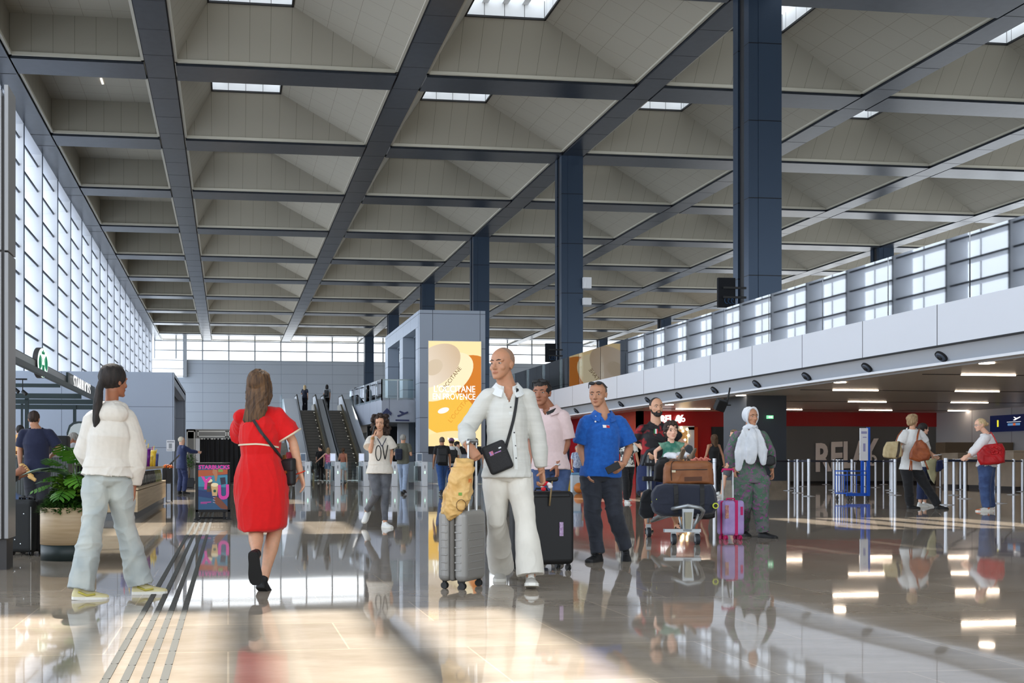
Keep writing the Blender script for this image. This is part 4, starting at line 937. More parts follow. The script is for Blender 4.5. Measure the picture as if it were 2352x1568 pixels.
# ------------------------------------------------ check-in side: posts and belts
m_post=mat('silver_post', srgb(205,208,214), .28, metal=.55); m_belt=mat('navy_belt', srgb(24,34,60), .6)
pz=[(50,965),(110,940),(137,988),(187,925),(245,1020),(417,905),(490,960),(522,985),(547,975),(577,960),(667,985),(697,905),(795,925),(900,935),(978,905),(1045,960),(1062,985),(1090,1010),(1535,930),(1587,1105),(1665,1010),(1730,955),(1772,1045),(1845,930),(2068,950),(2105,1090),(2250,1005),(2335,975),(2290,935),(1632,908)]
base=None; PP=[]
for zx,zy in pz:
    px=1800+zx/4.261; Z_=ZG(900+zy/4.261); q=G(px,Z_); PP.append((q.x,q.y))
    if base is None:
        base=thing('queue_post','silver retractable belt post with flat round base in the check-in queue','post',(q.x,q.y,0),'silver queue posts before the check-in desks')
        MB().cyl((q.x,q.y,.02),(q.x,q.y,.93),.04,None,20).build('tube',m_post,parent=base)
        MB().cyl((q.x,q.y,.935),(q.x,q.y,1.03),.043,None,20).build('belt_head',m_post,parent=base)
        MB().lathe([(.0,.0),(.17,.0),(.17,.008),(.06,.022),(.0,.022)],(q.x,q.y,0),28,0,True).build('foot',m_post,parent=base)
    else: dup(base,(q.x,q.y,0))
def belt(i,j):
    a,b_=Vector(PP[i]+(.95,)),Vector(PP[j]+(.95,)); d=(b_-a).normalized(); n=Vector((-d.y,d.x,0))*.004
    a=a+d*.045; b_=b_-d*.045
    o=MB().prism([a+n,b_+n,b_-n,a-n],(0,0,.05)).build('queue_belt',m_belt); tag(o,'navy fabric belt stretched between two silver queue posts','belt','navy belts of the check-in queue')
for i,j in ((0,2),(2,4),(4,7),(7,10),(10,13),(13,17),(17,18),(18,20),(19,22),(22,24),(25,26),(26,27),(1,6),(6,9),(9,15),(3,5),(5,11),(11,14),(19,25),(20,21),(15,20),(14,18),(21,23),(23,28)): belt(i,j)
q0=G(1700,31); a=Vector((q0.x,q0.y,.95)); b_=Vector(PP[0]+(.95,)); o=MB().prism([a,b_,b_+Vector((0,.008,0)),a+Vector((0,.008,0))],(0,0,.05)).build('queue_belt',m_belt); tag(o,'navy belt end stretched behind the white headscarf woman','belt')
q1_=thing('queue_post','silver queue post standing half hidden between the white headscarf woman and the long haired woman','post',(q0.x,q0.y,0)); q1_['category']='post'
for ch in base.children: c=ch.copy(); COL.objects.link(c); c.parent=q1_
q=G(1641,26); q2_=dup(base,(q.x,q.y,0),label='single silver post beside the dark trousers of the long haired woman'); del q2_['group']
# hand baggage gauge
m_blue=mat('gauge_blue', srgb(20,84,190), .35); Zg=27.0
gg=thing('baggage_gauge','blue wheeled hand baggage gauge with tall notice panel among the queue posts','baggage gauge',(W(1975,HY,Zg).x,W(1975,HY,Zg).y,0))
a=W(1946,1139,Zg); b_=W(2000,981,Zg); yg=a.y; xL,xR=a.x,b_.x; zt=b_.z
def bar(m,p,q,r=.014): m.cyl(p,q,r,None,8)
m=MB(); m.box(xR-.07,yg-.05,.1,xR,yg+.0,zt+.0).box(xR-.20,yg-.0,.1,xR-.13,yg+.04,zt-.3)
for z in (.16,.62,.72): 
    for (p,q) in (((xL,yg,z),(xR-.05,yg,z)),((xL-.08,yg+.4,z),(xR-.2,yg+.4,z)),((xL,yg,z),(xL-.08,yg+.4,z))): bar(m,p,q)
for t_ in np.linspace(0,1,6): bar(m,(xL-.08*t_,yg+.4*t_,.16),(xL-.08*t_,yg+.4*t_,.72 if t_ in(0,1) else .62),.009)
for x in (xL+.12,xL+.25): bar(m,(x,yg,.16),(x,yg,.6),.009)
m.box(xL-.02,yg-.01,.1,xR,yg+.03,.17)
m.build('frame',m_blue,parent=gg)
MB().box(xR-.27,yg-.055,.98,xR-.06,yg-.03,zt-.02).build('notice_panel',m_lip,parent=gg)
MB().box(xR-.24,yg-.058,zt-.16,xR-.09,yg-.055,zt-.10).box(xR-.2,yg-.058,zt-.26,xR-.1,yg-.055,zt-.235).box(xR-.19,yg-.058,zt-.6,xR-.13,yg-.055,zt-.4).build('print',mat('gauge_print',srgb(150,150,190)),parent=gg)
for x,y in ((xL+.02,yg),(xL-.06,yg+.35),(xR-.04,yg),(xR-.25,yg+.38)): MB().cyl((x-.018,y,.045),(x+.018,y,.045),.045,None,16).box(x-.01,y-.01,.05,x+.01,y+.01,.12).build('castor',m_totd,parent=gg)
# check-in desks and the sign
m_beige=noisy('desk_laminate', srgb(190,176,156), srgb(180,166,146), 4, .45); m_desk2=mat('desk_back', srgb(120,104,84), .5)
for (pxa,pxb,zt_,Z_,lab) in ((2200,2238,1.25,40.,'left beige check-in desk end behind the red bag woman'),(2262,2320,1.3,38.5,'beige check-in desk behind the red bag woman'),(2328,2420,1.3,36.5,'beige check-in desk cut off by the right frame edge')):
    a=G(pxa,Z_); b_=G(pxb,Z_); d=thing('check_in_desk',lab,'desk',((a.x+b_.x)/2,a.y,0))
    MB().box(a.x,a.y,.12,b_.x,a.y+.9,zt_).build('body',m_beige,parent=d,bevel=.01); MB().box(a.x-.03,a.y-.05,zt_,b_.x+.03,a.y+.95,zt_+.04).build('worktop',m_beige,parent=d)
    MB().box(a.x+.02,a.y+.04,0,b_.x-.02,a.y+.86,.12).build('plinth',m_totd,parent=d)
a=G(2171,44.); o=MB().box(a.x,a.y,0,XR-.05,a.y+.6,1.75).build('back_cabinet',m_desk2,bevel=.01); tag(o,'brown cabinet in the corner beside the charcoal wall','cabinet')
# flight sign on the right wall
zA=CAMH+(HY-992)*2520.7*XR/(2282-524)/F_PX; Zs=F_PX/c_*XR/(2282-524); yA=(Zs-XR*s_)/c_; zt=CAMH+(HY-955)*Zs/F_PX
fs=thing('desk_sign','navy overhead desk sign with a yellow 1 and small plane symbol','sign',(XR-.1,yA,zA))
m_navs=mat('sign_navy',(.004,.008,.035),.3,emit=(.004,.01,.05),es=.5)
MB().box(XR-.16,yA-4.4,zA,XR-.04,yA,zt).build('panel',m_navs,parent=fs)
Ms=lambda y,z: basis((XR-.165,y,z),(0,-1,0),(0,0,1),(-1,0,0))
H_=zt-zA
text('number','1',fs,Ms(yA-.35,zA+H_*.32),H_*.55,mat('sign_yellow',(.9,.85,0),emit=(1,.9,.05),es=.7),.004,1.3,.012)
text('notice_text','VOUS SOUHAITEZ',fs,Ms(yA-2.1,zA+H_*.62),.15,m_lit,.003,1.2)
text('notice_text','UN BON VOYAGE',fs,Ms(yA-2.1,zA+H_*.38),.15,m_lit,.003,1.2)
P=lambda u,v: Vector((XR-.166,yA-1.0-u,zA+v*H_))
m=MB().prism([P(.0,.55),(P(.8,.55)),P(.8,.57),P(.0,.57)],(-.004,0,0)); m.prism([P(.35,.66),P(.45,.64),P(.78,.82),P(.76,.86),P(.55,.78),P(.42,.86),P(.38,.85),P(.48,.74)],(-.004,0,0)); m.build('plane_symbol',m_lit,parent=fs)
m=MB().prism([P(.05,.34),P(.75,.34),P(.75,.48),P(.05,.48)],(-.003,0,0)); m.build('colour_bar',mat('bar_blue',srgb(100,150,200),emit=srgb(100,150,200),es=.5),parent=fs)
MB().prism([P(.36,.34),P(.5,.34),P(.5,.48),P(.36,.48)],(-.005,0,0)).build('orange_bar',mat('bar_orange',srgb(220,110,60),emit=srgb(220,110,60),es=.5),parent=fs)
# ================================================================ people
from mathutils.bvhtree import BVHTree
def skin(name,r,g,b): return noisy('skin_'+name, srgb(r,g,b), srgb(min(255,int(r*1.06)),int(g*1.03),int(b*1.03)), 30, .5)
SK={'tan':skin('tan',176,128,98),'olive':skin('olive',196,150,120),'fair':skin('fair',222,176,150),'brown':skin('brown',150,100,74),'dark':skin('dark',120,78,58)}
LIP={k:mat('lip_'+k,[c*.62 if i else c*.85 for i,c in enumerate(SK[k].diffuse_color[:3])],.4) for k in SK}
m_eyew=mat('eye_white',(.42,.39,.36),.4); m_iris=mat('iris',(.03,.018,.01),.15)
def cloth(name,c,c2=None,scale=30,rough=.88,bump=.04,**kw):
    c2=c2 or tuple(v*.95 for v in c)
    return noisy('cloth_'+name,c,c2,scale,rough,bump=bump,sheen=.15,**kw)
def hairm(name,c,c2): return noisy('hair_'+name,c,c2,60,.72,bump=.4,stretch=(1,1,.12))
HB=hairm('black',srgb(22,19,18),srgb(44,36,32)); HBR=hairm('brown',srgb(54,38,27),srgb(104,76,50)); HDB=hairm('dark_brown',srgb(34,25,21),srgb(62,44,34)); HGR=hairm('grey',srgb(120,116,110),srgb(170,166,158)); HBL=hairm('blond',srgb(168,140,100),srgb(210,186,144)); HWH=hairm('white',srgb(200,190,170),srgb(226,216,196)); HLB=hairm('light_brown',srgb(130,104,74),srgb(176,148,112)); HST=hairm('stubble',srgb(86,74,66),srgb(104,90,80))
m_shoeb=mat('shoe_black',srgb(24,24,26),.5); m_shoew=mat('shoe_white',srgb(220,220,216),.5); m_solew=mat('sole_white',srgb(226,224,216),.6); m_soleb=mat('sole_black',(.01,.01,.01),.6)
def camdir(deg):
    """0 away from the camera, 180 toward it, 90 to the right"""
    a=math.radians(deg); return (FW*math.cos(a)+RT*math.sin(a)).normalized()
def folds(amp,mode='d',freq=1.,seed=0):
    sc={'h':(5,5,9),'v':(14,14,2.0),'d':(5,5,6),'s':(7,7,5)}[mode]
    def f(co):
        w=np.stack([vnoise(co*4+seed+k*17,seed+k) for k in range(3)],1)*.10
        q=(co+w)*np.array(sc)*freq
        if mode=='d': q=q.copy(); q[:,2]+= (co[:,0]+co[:,1])*4*np.sign(np.sin(co[:,2]*7)); q[:,0]*=.7
        a=1-np.abs(vnoise(q,seed)); b=1-np.abs(vnoise(q*2.1+5,seed+3))
        return amp*((a**3)-.35+.4*(b**3-.3))
    return f
class Fr:
    """local frame: origin, right, forward, up"""
    def __init__(s,o,r,f,u,k=1.): s.o,s.r,s.f,s.u,s.k=Vector(o),r.normalized(),f.normalized(),u.normalized(),k
    def __call__(s,x,y,z): return s.o+(s.r*x+s.f*y+s.u*z)*s.k
    def R(s): return Matrix(((s.r.x,s.f.x,s.u.x),(s.r.y,s.f.y,s.u.y),(s.r.z,s.f.z,s.u.z)))
    def ell(s,m,c,r,n=18,mm=12,mi=0): m.ell(s(*c),Vector(r)*s.k,n,mm,mi,s.R())
def headmesh(m,F,female=False,child=False):
    for c,r in (((0,-.02,.62),(.33,.42,.38)),): F.ell(m,c,r,24,16)
    jw=.86 if female else 1.
    secs=[(.02,.30,.07*jw,.05),(.06,.25,.13*jw,.11),(.13,.17,.195*jw,.19),(.22,.12,.24*(jw+.04),.245),(.35,.08,.275,.30),(.50,.06,.30,.325),(.65,.03,.315,.35),(.75,.0,.31,.36)]
    rs=[]
    for z,y,rx,ry in secs: rs.append([F(rx*math.cos(t)*(1 if abs(math.sin(t))<.8 else 1),y+ry*math.sin(t),z) for t in [2*math.pi*k/24 for k in range(24)]])
    m.rings(rs)
    m.tube([F(0,.355,.55),F(0,.405,.45),F(0,.455,.36),F(0,.44,.325)],[.038*F.k,.042*F.k,.052*F.k,.04*F.k],10,round_=True)
    for sg in (-1,1):
        F.ell(m,(sg*.052,.395,.335),(.038,.045,.03),10,8)
        F.ell(m,(sg*.145,.315,.575),(.13,.05,.032),12,8)         # brow ridge
        F.ell(m,(sg*.165,.245,.37),(.11,.09,.10),12,8)            # cheek
        F.ell(m,(sg*.135,.325,.532),(.062,.035,.014),12,8)        # upper lid
        F.ell(m,(sg*.325,-.03,.45),(.028,.075,.115),12,10); F.ell(m,(sg*.345,-.06,.50),(.02,.06,.07),10,8)
    F.ell(m,(0,.375,.235),(.095,.03,.020),12,8); F.ell(m,(0,.37,.20),(.08,.032,.022),12,8); F.ell(m,(0,.335,.07),(.085,.06,.06),12,8)
def addhand(m,w,d,pn,th,k,curl=.5,rf=.0085,grip=False):
    d=d.normalized(); pn=(pn-d*pn.dot(d)).normalized(); th=(th-d*th.dot(d)-pn*th.dot(pn)).normalized()
    def ring(t,a,b): c=w+d*(t*k); return [c+th*(a*k*math.cos(q))+pn*(b*k*math.sin(q)) for q in [2*math.pi*j/14 for j in range(14)]]
    m.rings([ring(-.03,.026,.020),ring(.0,.027,.019),ring(.03,.038,.019),ring(.065,.042,.016),ring(.092,.041,.013),ring(.10,.035,.010)])
    for j,(o,L_,fan) in enumerate(((.031,.070,.10),(.0105,.078,.03),(-.0105,.073,-.04),(-.031,.056,-.12))):
        p=w+d*(.088*k)+th*(o*k); dd=(d+th*fan).normalized(); pts=[p-dd*.02*k,p]; a=0
        for s_g,(c,fr) in enumerate(((.45,.44),(.85,.32),(.7,.24))):
            a+=c*curl*(1+.12*j); v=dd*math.cos(a)+pn*math.sin(a); p=p+v*(L_*fr*k); pts.append(p)
        m.tube(pts,[rf*k*1.05,rf*k,rf*k*.95,rf*k*.88,rf*k*.74],8,round_=True)
    b=w+d*(.018*k)+th*(.026*k); v=(d*.62+th*.62+pn*.5*(1+curl)).normalized(); v2=(d*.85+th*.1+pn*.55*(1+curl)).normalized()
    m.tube([b-v*.01*k,b,b+v*.035*k,b+v*.035*k+v2*.032*k],[.012*k,.0125*k,.0105*k,.0085*k],8,round_=True)
SHOE=[(-.062,.020,.045),(-.052,.032,.072),(-.02,.037,.088),(.03,.037,.090),(.07,.042,.070),(.11,.047,.056),(.15,.048,.048),(.185,.040,.042),(.203,.022,.032)]
def footframe(an,yaw,pitch,k):
    f=camdir(yaw); u=UP.copy(); r=f.cross(u); f2=f*math.cos(pitch)+u*math.sin(pitch); u2=r.cross(f2); return Fr(an-u2*.085*k,r,f2,u2,k)
def shoemesh(F,heel=0):
    m=MB(); rs=[]
    for y,w_,h in SHOE: rs.append([F(w_*math.cos(t),y,.014+(h-.014)*max(0,math.sin(t))**.8 if math.sin(t)>0 else .012) for t in [2*math.pi*j/20 for j in range(20)]])
    m.rings(rs); m.tube([F(0,-.018,.05),F(0,-.01,.10)],[.036*F.k,.037*F.k],14)
    so=MB(); out=[(w_*1.06,y) for y,w_,h in SHOE]; pts=[F(w_,y,0) for w_,y in out]+[F(-w_,y,0) for w_,y in out[::-1]]
    so.prism(pts,F.u*(.022*F.k)); return m,so
BV={}
class Person: pass
def person(name,label,Z,J,right,st=1.75,sk='olive',head=None,hyaw=180,hpitch=0,htilt=0,top=None,bottom=None,hair=None,shoes=None,lod=0,female=False,bulk=1.,hand=None,feet=None,group=None,loc=None,hipw=None,brows=None,beard=False,neck_fwd=0,child=False,sandal=None):
    """right: which image side ('a' left,'b' right) is the person's right"""
    k=st/1.75; P={}
    def bone(prev,s,Ln):
        if isinstance(s,Vector): return s
        px,py,sg=s
        if isinstance(sg,str): return G(px,Z+float(sg),.085*k)
        z0=(P[prev]-CAM).dot(FW); q=W(px,py,z0); l=(q-P[prev]).length
        dz=math.sqrt(max(0,Ln*Ln-l*l)); return W(px,py,z0+dz*sg)
    for s in 'ab':
        if isinstance(J['s'+s],Vector): P['s'+s]=J['s'+s].copy(); P['h'+s]=J['h'+s].copy()
        else: P['s'+s]=W(J['s'+s][0],J['s'+s][1],Z+(J['s'+s][2] if len(J['s'+s])>2 else 0)); P['h'+s]=W(J['h'+s][0],J['h'+s][1],Z+(J['h'+s][2] if len(J['h'+s])>2 else 0))
    if not isinstance(J['sa'],Vector):
        mid=(P['sa']+P['sb'])/2
        for s in 'ab': P['s'+s]=P['s'+s].lerp(mid,.10)-UP*.022*k
    for s in 'ab':
        P['e'+s]=bone('s'+s,J['e'+s],.285*k); P['w'+s]=bone('e'+s,J['w'+s],.25*k)
        P['k'+s]=bone('h'+s,J['k'+s],.42*k); P['n'+s]=bone('k'+s,J['n'+s],.42*k)
    r='a' if right=='a' else 'b'; l='b' if r=='a' else 'a'
    Rs=(P['s'+r]-P['s'+l]); Rh=(P['h'+r]-P['h'+l]); Hm=(P['ha']+P['hb'])/2; Sm=(P['sa']+P['sb'])/2; up=(Sm-Hm).normalized()
    fs=up.cross(Rs).normalized(); fh=up.cross(Rh).normalized(); rs_=fs.cross(up).normalized(); rh_=fh.cross(up).normalized()
    hs=Rs.length/2; hh=(hipw or Rh.length/2+.075*k)
    H=(.238 if female else .244)*k if not child else .222
    hp=head.copy() if isinstance(head,Vector) else W(head[0],head[1],Z+(head[2] if len(head)>2 else 0))
    hf=camdir(hyaw); hu=(UP*math.cos(math.radians(hpitch))-hf*math.sin(math.radians(hpitch))); hf=(hf*math.cos(math.radians(hpitch))+UP*math.sin(math.radians(hpitch)))
    hr=hf.cross(hu).normalized()
    if htilt: q=Quaternion(hf,math.radians(htilt)); hr=q@hr; hu=q@hu
    HF=Fr(hp-hu*H,hr,hf,hu,H)
    pr=Person(); pr.P,pr.HF,pr.fs,pr.rs,pr.up,pr.k,pr.Sm,pr.Hm,pr.Z,pr.r,pr.l=P,HF,fs,rs_,up,k,Sm,Hm,Z,r,l
    feetc=(P['na']+P['nb'])/2; base=Vector((feetc.x,feetc.y,0)) if loc is None else Vector(loc)
    root=thing(name,label,'person',base,group); pr.root=root
    vox=(.0055,.009,.013)[lod]; n=(20,16,12)[lod]; g=k*bulk
    TS=[(-.10,.6,.62,.085),(-.02,.98,.98,.118),(.10,1.0,.95,.115),(.30,.92,.86,.10),(.5,.90,.90,.108),(.72,1.0,.98,.12),(.86,.96,.95,.108),(.96,.72,.80,.088),(1.04,.5,.64,.078),(1.12,.40,.46,.062),(1.2,.3,.34,.055)]
    if female: TS=[(-.10,.6,.62,.085),(-.02,1.0,1.0,.12),(.10,.98,.96,.112),(.34,.82,.80,.088),(.5,.86,.84,.10),(.70,.97,.94,.128),(.86,.96,.92,.10),(.96,.70,.74,.078),(1.04,.5,.58,.066),(1.11,.38,.42,.055),(1.19,.3,.31,.05)]
    def torso(m,off=0,t0=-9,add=None,shape=None):
        rg=[]
        sec=[t for t in (shape or TS) if t[0]>=t0]
        for t,wa,wb,d in sec:
            c=Hm.lerp(Sm,t) if t>=0 else Hm-up*(-t*.5*1.0)
            rr_=rh_.lerp(rs_,max(0,min(1,t))).normalized(); ff=up.cross(rr_).normalized()
            wv=(hh*wa*(1-max(0,min(1,t)))+(hs*.93)*wb*max(0,min(1,t)))+off; dv=d*g+off*.9
            rg.append([c+rr_*(wv*math.copysign(abs(math.cos(q))**.85,math.cos(q)))+ff*((dv)*math.sin(q)) for q in [2*math.pi*j/24 for j in range(24)]])
        m.rings(rg)
    def limb(m,a,b_,rad,off=0,t1=1.,s0=0.,nn=None):
        """rad list sampled along a->b"""
        A,B=a,a.lerp(b_,t1); N_=len(rad); pts=[A.lerp(B,i/(N_-1)) for i in range(N_)]; m.tube(pts,[r_*g+off for r_ in rad],nn or n,round_=True)
    def bend(pts,rad,m,off=0,caps=True):
        m.tube(pts,[r_*g+off for r_ in rad],n,round_=caps)
    # ---- body
    b=MB(); torso(b)
    nb_=Sm+up*.07*k+fs*(-.005); nt=HF(0,-.07,.22)
    b.tube([Sm-up*.02,nb_,nb_.lerp(nt,.5),nt,HF(0,-.03,.4)],[.078*k*(.9 if female else 1),.066*k*(.86 if female else 1.08),.058*k*(.84 if female else 1.1),.056*k*(.88 if female else 1.1),.05*k],16)
    headmesh(b,HF,female)
    hd=hand or {}
    for s in 'ab':
        S_,E_,W_=P['s'+s],P['e'+s],P['w'+s]
        b.ell(S_,.052*g,14,10); b.tube([Sm.lerp(S_,.3)+up*.015,S_],[.05*g,.048*g],12,round_=True)
        fat=.9 if female else 1.
        b.tube([S_,S_.lerp(E_,.35),S_.lerp(E_,.75),E_],[.05*g*fat,.047*g*fat,.041*g*fat,.037*g*fat],n,round_=True)
        b.tube([E_,E_.lerp(W_,.25),E_.lerp(W_,.7),W_],[.037*g*fat,.040*g*fat,.031*g*fat,.025*g],n,round_=True)
        h_=hd.get(s,{})
        if h_.get('skip'): continue
        d=h_.get('d'); d=camdirv(d) if d is not None else (W_-E_).normalized()
        inn=(rs_*(-1 if s==r else 1)); pn=h_.get('pn'); pn=camdirv(pn) if pn is not None else inn
        th=h_.get('th'); th=camdirv(th) if th is not None else fs
        addhand(b,W_+d*.005,d,pn,th,k*(.95 if female else 1.05)*(1 if lod<2 else 1.1),h_.get('curl',.5),.0088 if lod<2 else .0105)
    for s in 'ab':
        H_,K_,N_=P['h'+s],P['k'+s],P['n'+s]
        b.tube([H_+up*.02,H_.lerp(K_,.15),H_.lerp(K_,.5),H_.lerp(K_,.85),K_],[.088*g,.087*g,.073*g,.056*g,.053*g],n,round_=True)
        kd=(N_-K_); bk=-(fh)*.012
        b.tube([K_,K_+kd*.25+bk,K_+kd*.45+bk,K_+kd*.75,N_],[.053*g,.056*g,.054*g,.038*g,.034*g],n,round_=True)
        fy,fp=(feet or {}).get(s,(hyaw,0)); F=footframe(N_,fy,fp,k); pr.__dict__['F'+s]=F
        rs2=[]
        for y,w_,hgt in SHOE: rs2.append([F(w_*.86*math.cos(t),y*.93,.012+(hgt-.01)*.85*(math.sin(t)+1)/2) for t in [2*math.pi*j/14 for j in range(14)]])
        b.rings(rs2)
    me=remesh(b,vox,2); 
    # lips
    co=np.empty(len(me.polygons)*3); me.polygons.foreach_get('center',co); co=co.reshape(-1,3)
    lc=np.array(HF(0,.40,.217)); v=(co-lc)@np.array(HF.R()); mi=((np.abs(v[:,0])<.095*H)&(np.abs(v[:,2])<(.034-.02*np.abs(v[:,0])/(.095*H))*H)&(v[:,1]>-.06*H)).astype(np.int32)
    me.polygons.foreach_set('material_index',mi)
    bo=link('body',shift(me,base),[SK[sk],LIP[sk]],root,base)
    if lod<2:
        for sg in (-1,1):
            e=MB(); HF.ell(e,(sg*.135,.318,.495),(.056,.052,.026),14,10); HF.ell(e,(sg*.135+.0,.356,.495),(.026,.017,.022),12,8,1)
            e.build('eye',[m_eyew,m_iris],parent=root)
            if hair!='none' or brows:
                e=MB(); e.tube([HF(sg*.055,.392,.575),HF(sg*.13,.385,.597),HF(sg*.215,.325,.58)],[.012*H,.016*H,.009*H],6,round_=True); e.build('eyebrow',brows or (hair[1] if hair else HDB),parent=root)
    if beard:
        m=MB()
        rs3=[]
        for z,y,rx,ry in [(-.03,.27,.10,.09),(.02,.24,.17,.15),(.10,.17,.222,.222),(.17,.12,.255,.262),(.21,.09,.262,.27)]:
            rs3.append([HF(rx*math.cos(t),y+ry*math.sin(t),z) for t in [2*math.pi*j/20 for j in range(20)]])
        m.rings(rs3); 
        for sg in (-1,1): m.tube([HF(sg*.29,-.0,.42),HF(sg*.285,.05,.28),HF(sg*.25,.14,.18)],[.03*H,.045*H,.06*H],8,round_=True); m.tube([HF(0,.415,.275),HF(sg*.08,.39,.27),HF(sg*.15,.33,.2)],[.014*H,.022*H,.03*H],8,round_=True)
        me=remesh(m,vox*.8,1,folds(.003,'v',3)); link('beard',shift(me,base),[HB],root,base)
    # ---- bottom
    if bottom:
        m=MB(); o=bottom.get('loose',.015)*k; kind=bottom.get('kind','trousers'); L_=bottom.get('len',1.); fl=bottom.get('flare',0.)
        if kind in('trousers','shorts'):
            torso(m,.012+o*.3,shape=[t for t in TS if t[0]<=bottom.get('waist',.16)]+[(bottom.get('waist',.16)+.06,.93,.9,.10)])
            for s in 'ab':
                H_,K_,N_=P['h'+s],P['k'+s],P['n'+s]; lw=bottom.get('low',1.)
                if L_>.5:
                    e=K_.lerp(N_,(L_-.5)*2*1.02)
                    pts=[H_+up*.0,H_.lerp(K_,.3),H_.lerp(K_,.65),K_,K_.lerp(e,.35),K_.lerp(e,.7),e]; rr_=[.092*g+o,.086*g+o,.070*g+o,.060*g+o,(.060*g+o)*lw+fl*.3,(.052*g+o)*lw+fl*.7,(.047*g+o)*lw+fl]
                else:
                    e=H_.lerp(K_,L_*2); pts=[H_,H_.lerp(e,.5),e]; rr_=[.095*g+o,.090*g+o,.082*g+o+fl]
                m.tube(pts,rr_,n+4)
        else: # skirt
            pass
        me=remesh(m,vox*1.25,2,folds(bottom.get('amp',.010)*(1 if lod<2 else .7),bottom.get('mode','h'),bottom.get('fq',1.),3))
        pr.bottom=link(bottom.get('name','trousers'),shift(me,base),[bottom['mat']],root,base)
    # ---- top
    if top:
        m=MB(); o=top.get('loose',.015)*k; hem=top.get('hem',.05)
        sh=[(-(hem*2+.02),1.0+top.get('flare',0),1,.125),(-hem*1.0,1.02+top.get('flare',0)*.6,1,.125)]+[t for t in TS if 0<=t[0]<=1.05]+[(1.13,.46,.47,.064),(1.16,.4,.4,.058)]
        if top.get('cin'): sh=[(t[0],t[1]*(1),t[2],t[3]) for t in sh]
        if 'start' in top: sh=[t for t in sh if t[0]>=top['start']]
        torso(m,o+.008,shape=sh if not top.get('shape') else top['shape'])
        sl=top.get('sleeve',.6)
        for s in 'ab':
            S_,E_,W_=P['s'+s],P['e'+s],P['w'+s]
            sr=top.get('sr',0.)
            if sl>0:
                m.tube([Sm.lerp(S_,.3)+up*.018,S_],[.052*g+o*.4,.052*g+o*.5],14,round_=True); m.ell(S_,.055*g+o*.6,16,10)
            if sl<=1 and sl>0:
                e=S_.lerp(E_,sl); m.tube([S_,S_.lerp(e,.5),e],[.054*g+o*.7,.053*g+o+sr*.5,.051*g+o+sr],n)
            elif sl>1:
                e=E_.lerp(W_,sl-1)
                m.tube([S_,S_.lerp(E_,.5),E_,E_.lerp(e,.5),e],[.054*g+o*.7,.051*g+o*.9+sr*.4,.046*g+o+sr*.7,.042*g+o*.9+sr*.5,.032*g+o*.5],n)
        for fn in top.get('extra',[]): fn(m,pr)
        me=remesh(m,vox*1.15,2,folds(top.get('amp',.008)*(1 if lod<2 else .7),top.get('mode','d'),top.get('fq',1.),7))
        vn=top.get('v',0.)
        bm=bmesh.new(); bm.from_mesh(me); rm=[]
        for fc in bm.faces:
            c=fc.calc_center_median()-Sm; u=c.dot(up); x=abs(c.dot(rs_)); f=c.dot(fs)
            lim=(.052*k+x*.5-vn*max(0,1-x/.055)) if f>0 else .072*k
            if u>lim and x<.12*k: rm.append(fc)
        if not top.get('nocut'): bmesh.ops.delete(bm,geom=rm,context='FACES'); bm.to_mesh(me)
        bm.free()
        pr.top=link(top.get('name','shirt'),shift(me,base),[top['mat']],root,base)
        if top.get('collar'): 
            c=MB(); cm_=top['collar']; cc=nb_+up*.002*k; n2=26; rg=[]
            for i in range(n2+1):
                a=math.radians(118)+ (math.radians(360-56))*i/n2; dr=rs_*math.cos(a)+fs*math.sin(a)
                a=math.radians(90+24)+math.radians(312)*i/n2; dr=rs_*math.cos(a)+fs*math.sin(a); fr=max(0,math.sin(a)); dn=.05*fr
                r0=.076*k; p0=cc+dr*(r0-.006)+up*(-.02*k-dn*k); p1=cc+dr*(r0-.002)+up*(.042*k-dn*.8*k); p2=cc+dr*(r0+.046*k+.022*fr)+up*(-.010*k-.060*fr*k-dn*.3*k); rg.append([p0,p1,p1+dr*.007,p2+dr*.004,p2-up*.003])
            c.rings(rg,sm=False); c.build('collar',cm_,parent=root)
    # ---- hair
    if hair and hair!='none':
        hk,hm_=hair[0],hair[1]; m=MB(); HFk=HF
        am,md,fq=.004,'v',2.5
        if hk=='bigpony': pass
        if hk=='buzz': HF.ell(m,(0,-.055,.63),(.338,.405,.388),24,16); am=.0015
        elif hk=='short': HF.ell(m,(0,-.06,.64),(.352,.425,.40),24,16); HF.ell(m,(0,.05,.80),(.27,.33,.235),20,12); am=.006
        elif hk=='bob': HF.ell(m,(0,-.08,.62),(.40,.45,.44),24,16); HF.ell(m,(0,-.16,.38),(.37,.32,.30),20,12); HF.ell(m,(0,.1,.86),(.28,.3,.2),20,12); am=.014; md='s'; fq=3.
        elif hk=='pony':
            HF.ell(m,(0,-.08,.63),(.385,.445,.42),24,16); 
            pts=[HF(*q) for q in hair[2]]; m.tube(pts,[v*H for v in hair[3]],12,round_=True); am=.004
        elif hk=='bun': HF.ell(m,(0,-.06,.63),(.35,.42,.395),24,16); HF.ell(m,(0,-.5,.5),(.17,.15,.15),16,10); am=.004
        elif hk=='long':
            HF.ell(m,(0,-.07,.63),(.37,.44,.41),24,16)
            Lg=hair[2]; wd=hair[3]
            m.tube([HF(0,-.18,.62),HF(0,-.24,.2),HF(0,-.28,-.25),HF(hair[4] if len(hair)>4 else 0,-.30,-Lg*.75),HF(hair[4] if len(hair)>4 else 0,-.28,-Lg)],[.36*H,.38*H,wd*H,wd*.85*H,wd*.35*H],18,flat=.5,side=hr,round_=True)
            for sg in (-1,1): m.tube([HF(sg*.24,.02,.85),HF(sg*.345,.02,.55),HF(sg*.36,-.03,.2),HF(sg*.33,-.1,-.1)],[.08*H,.09*H,.10*H,.07*H],10,round_=True)
            am=.007; fq=3
        elif hk=='curly':
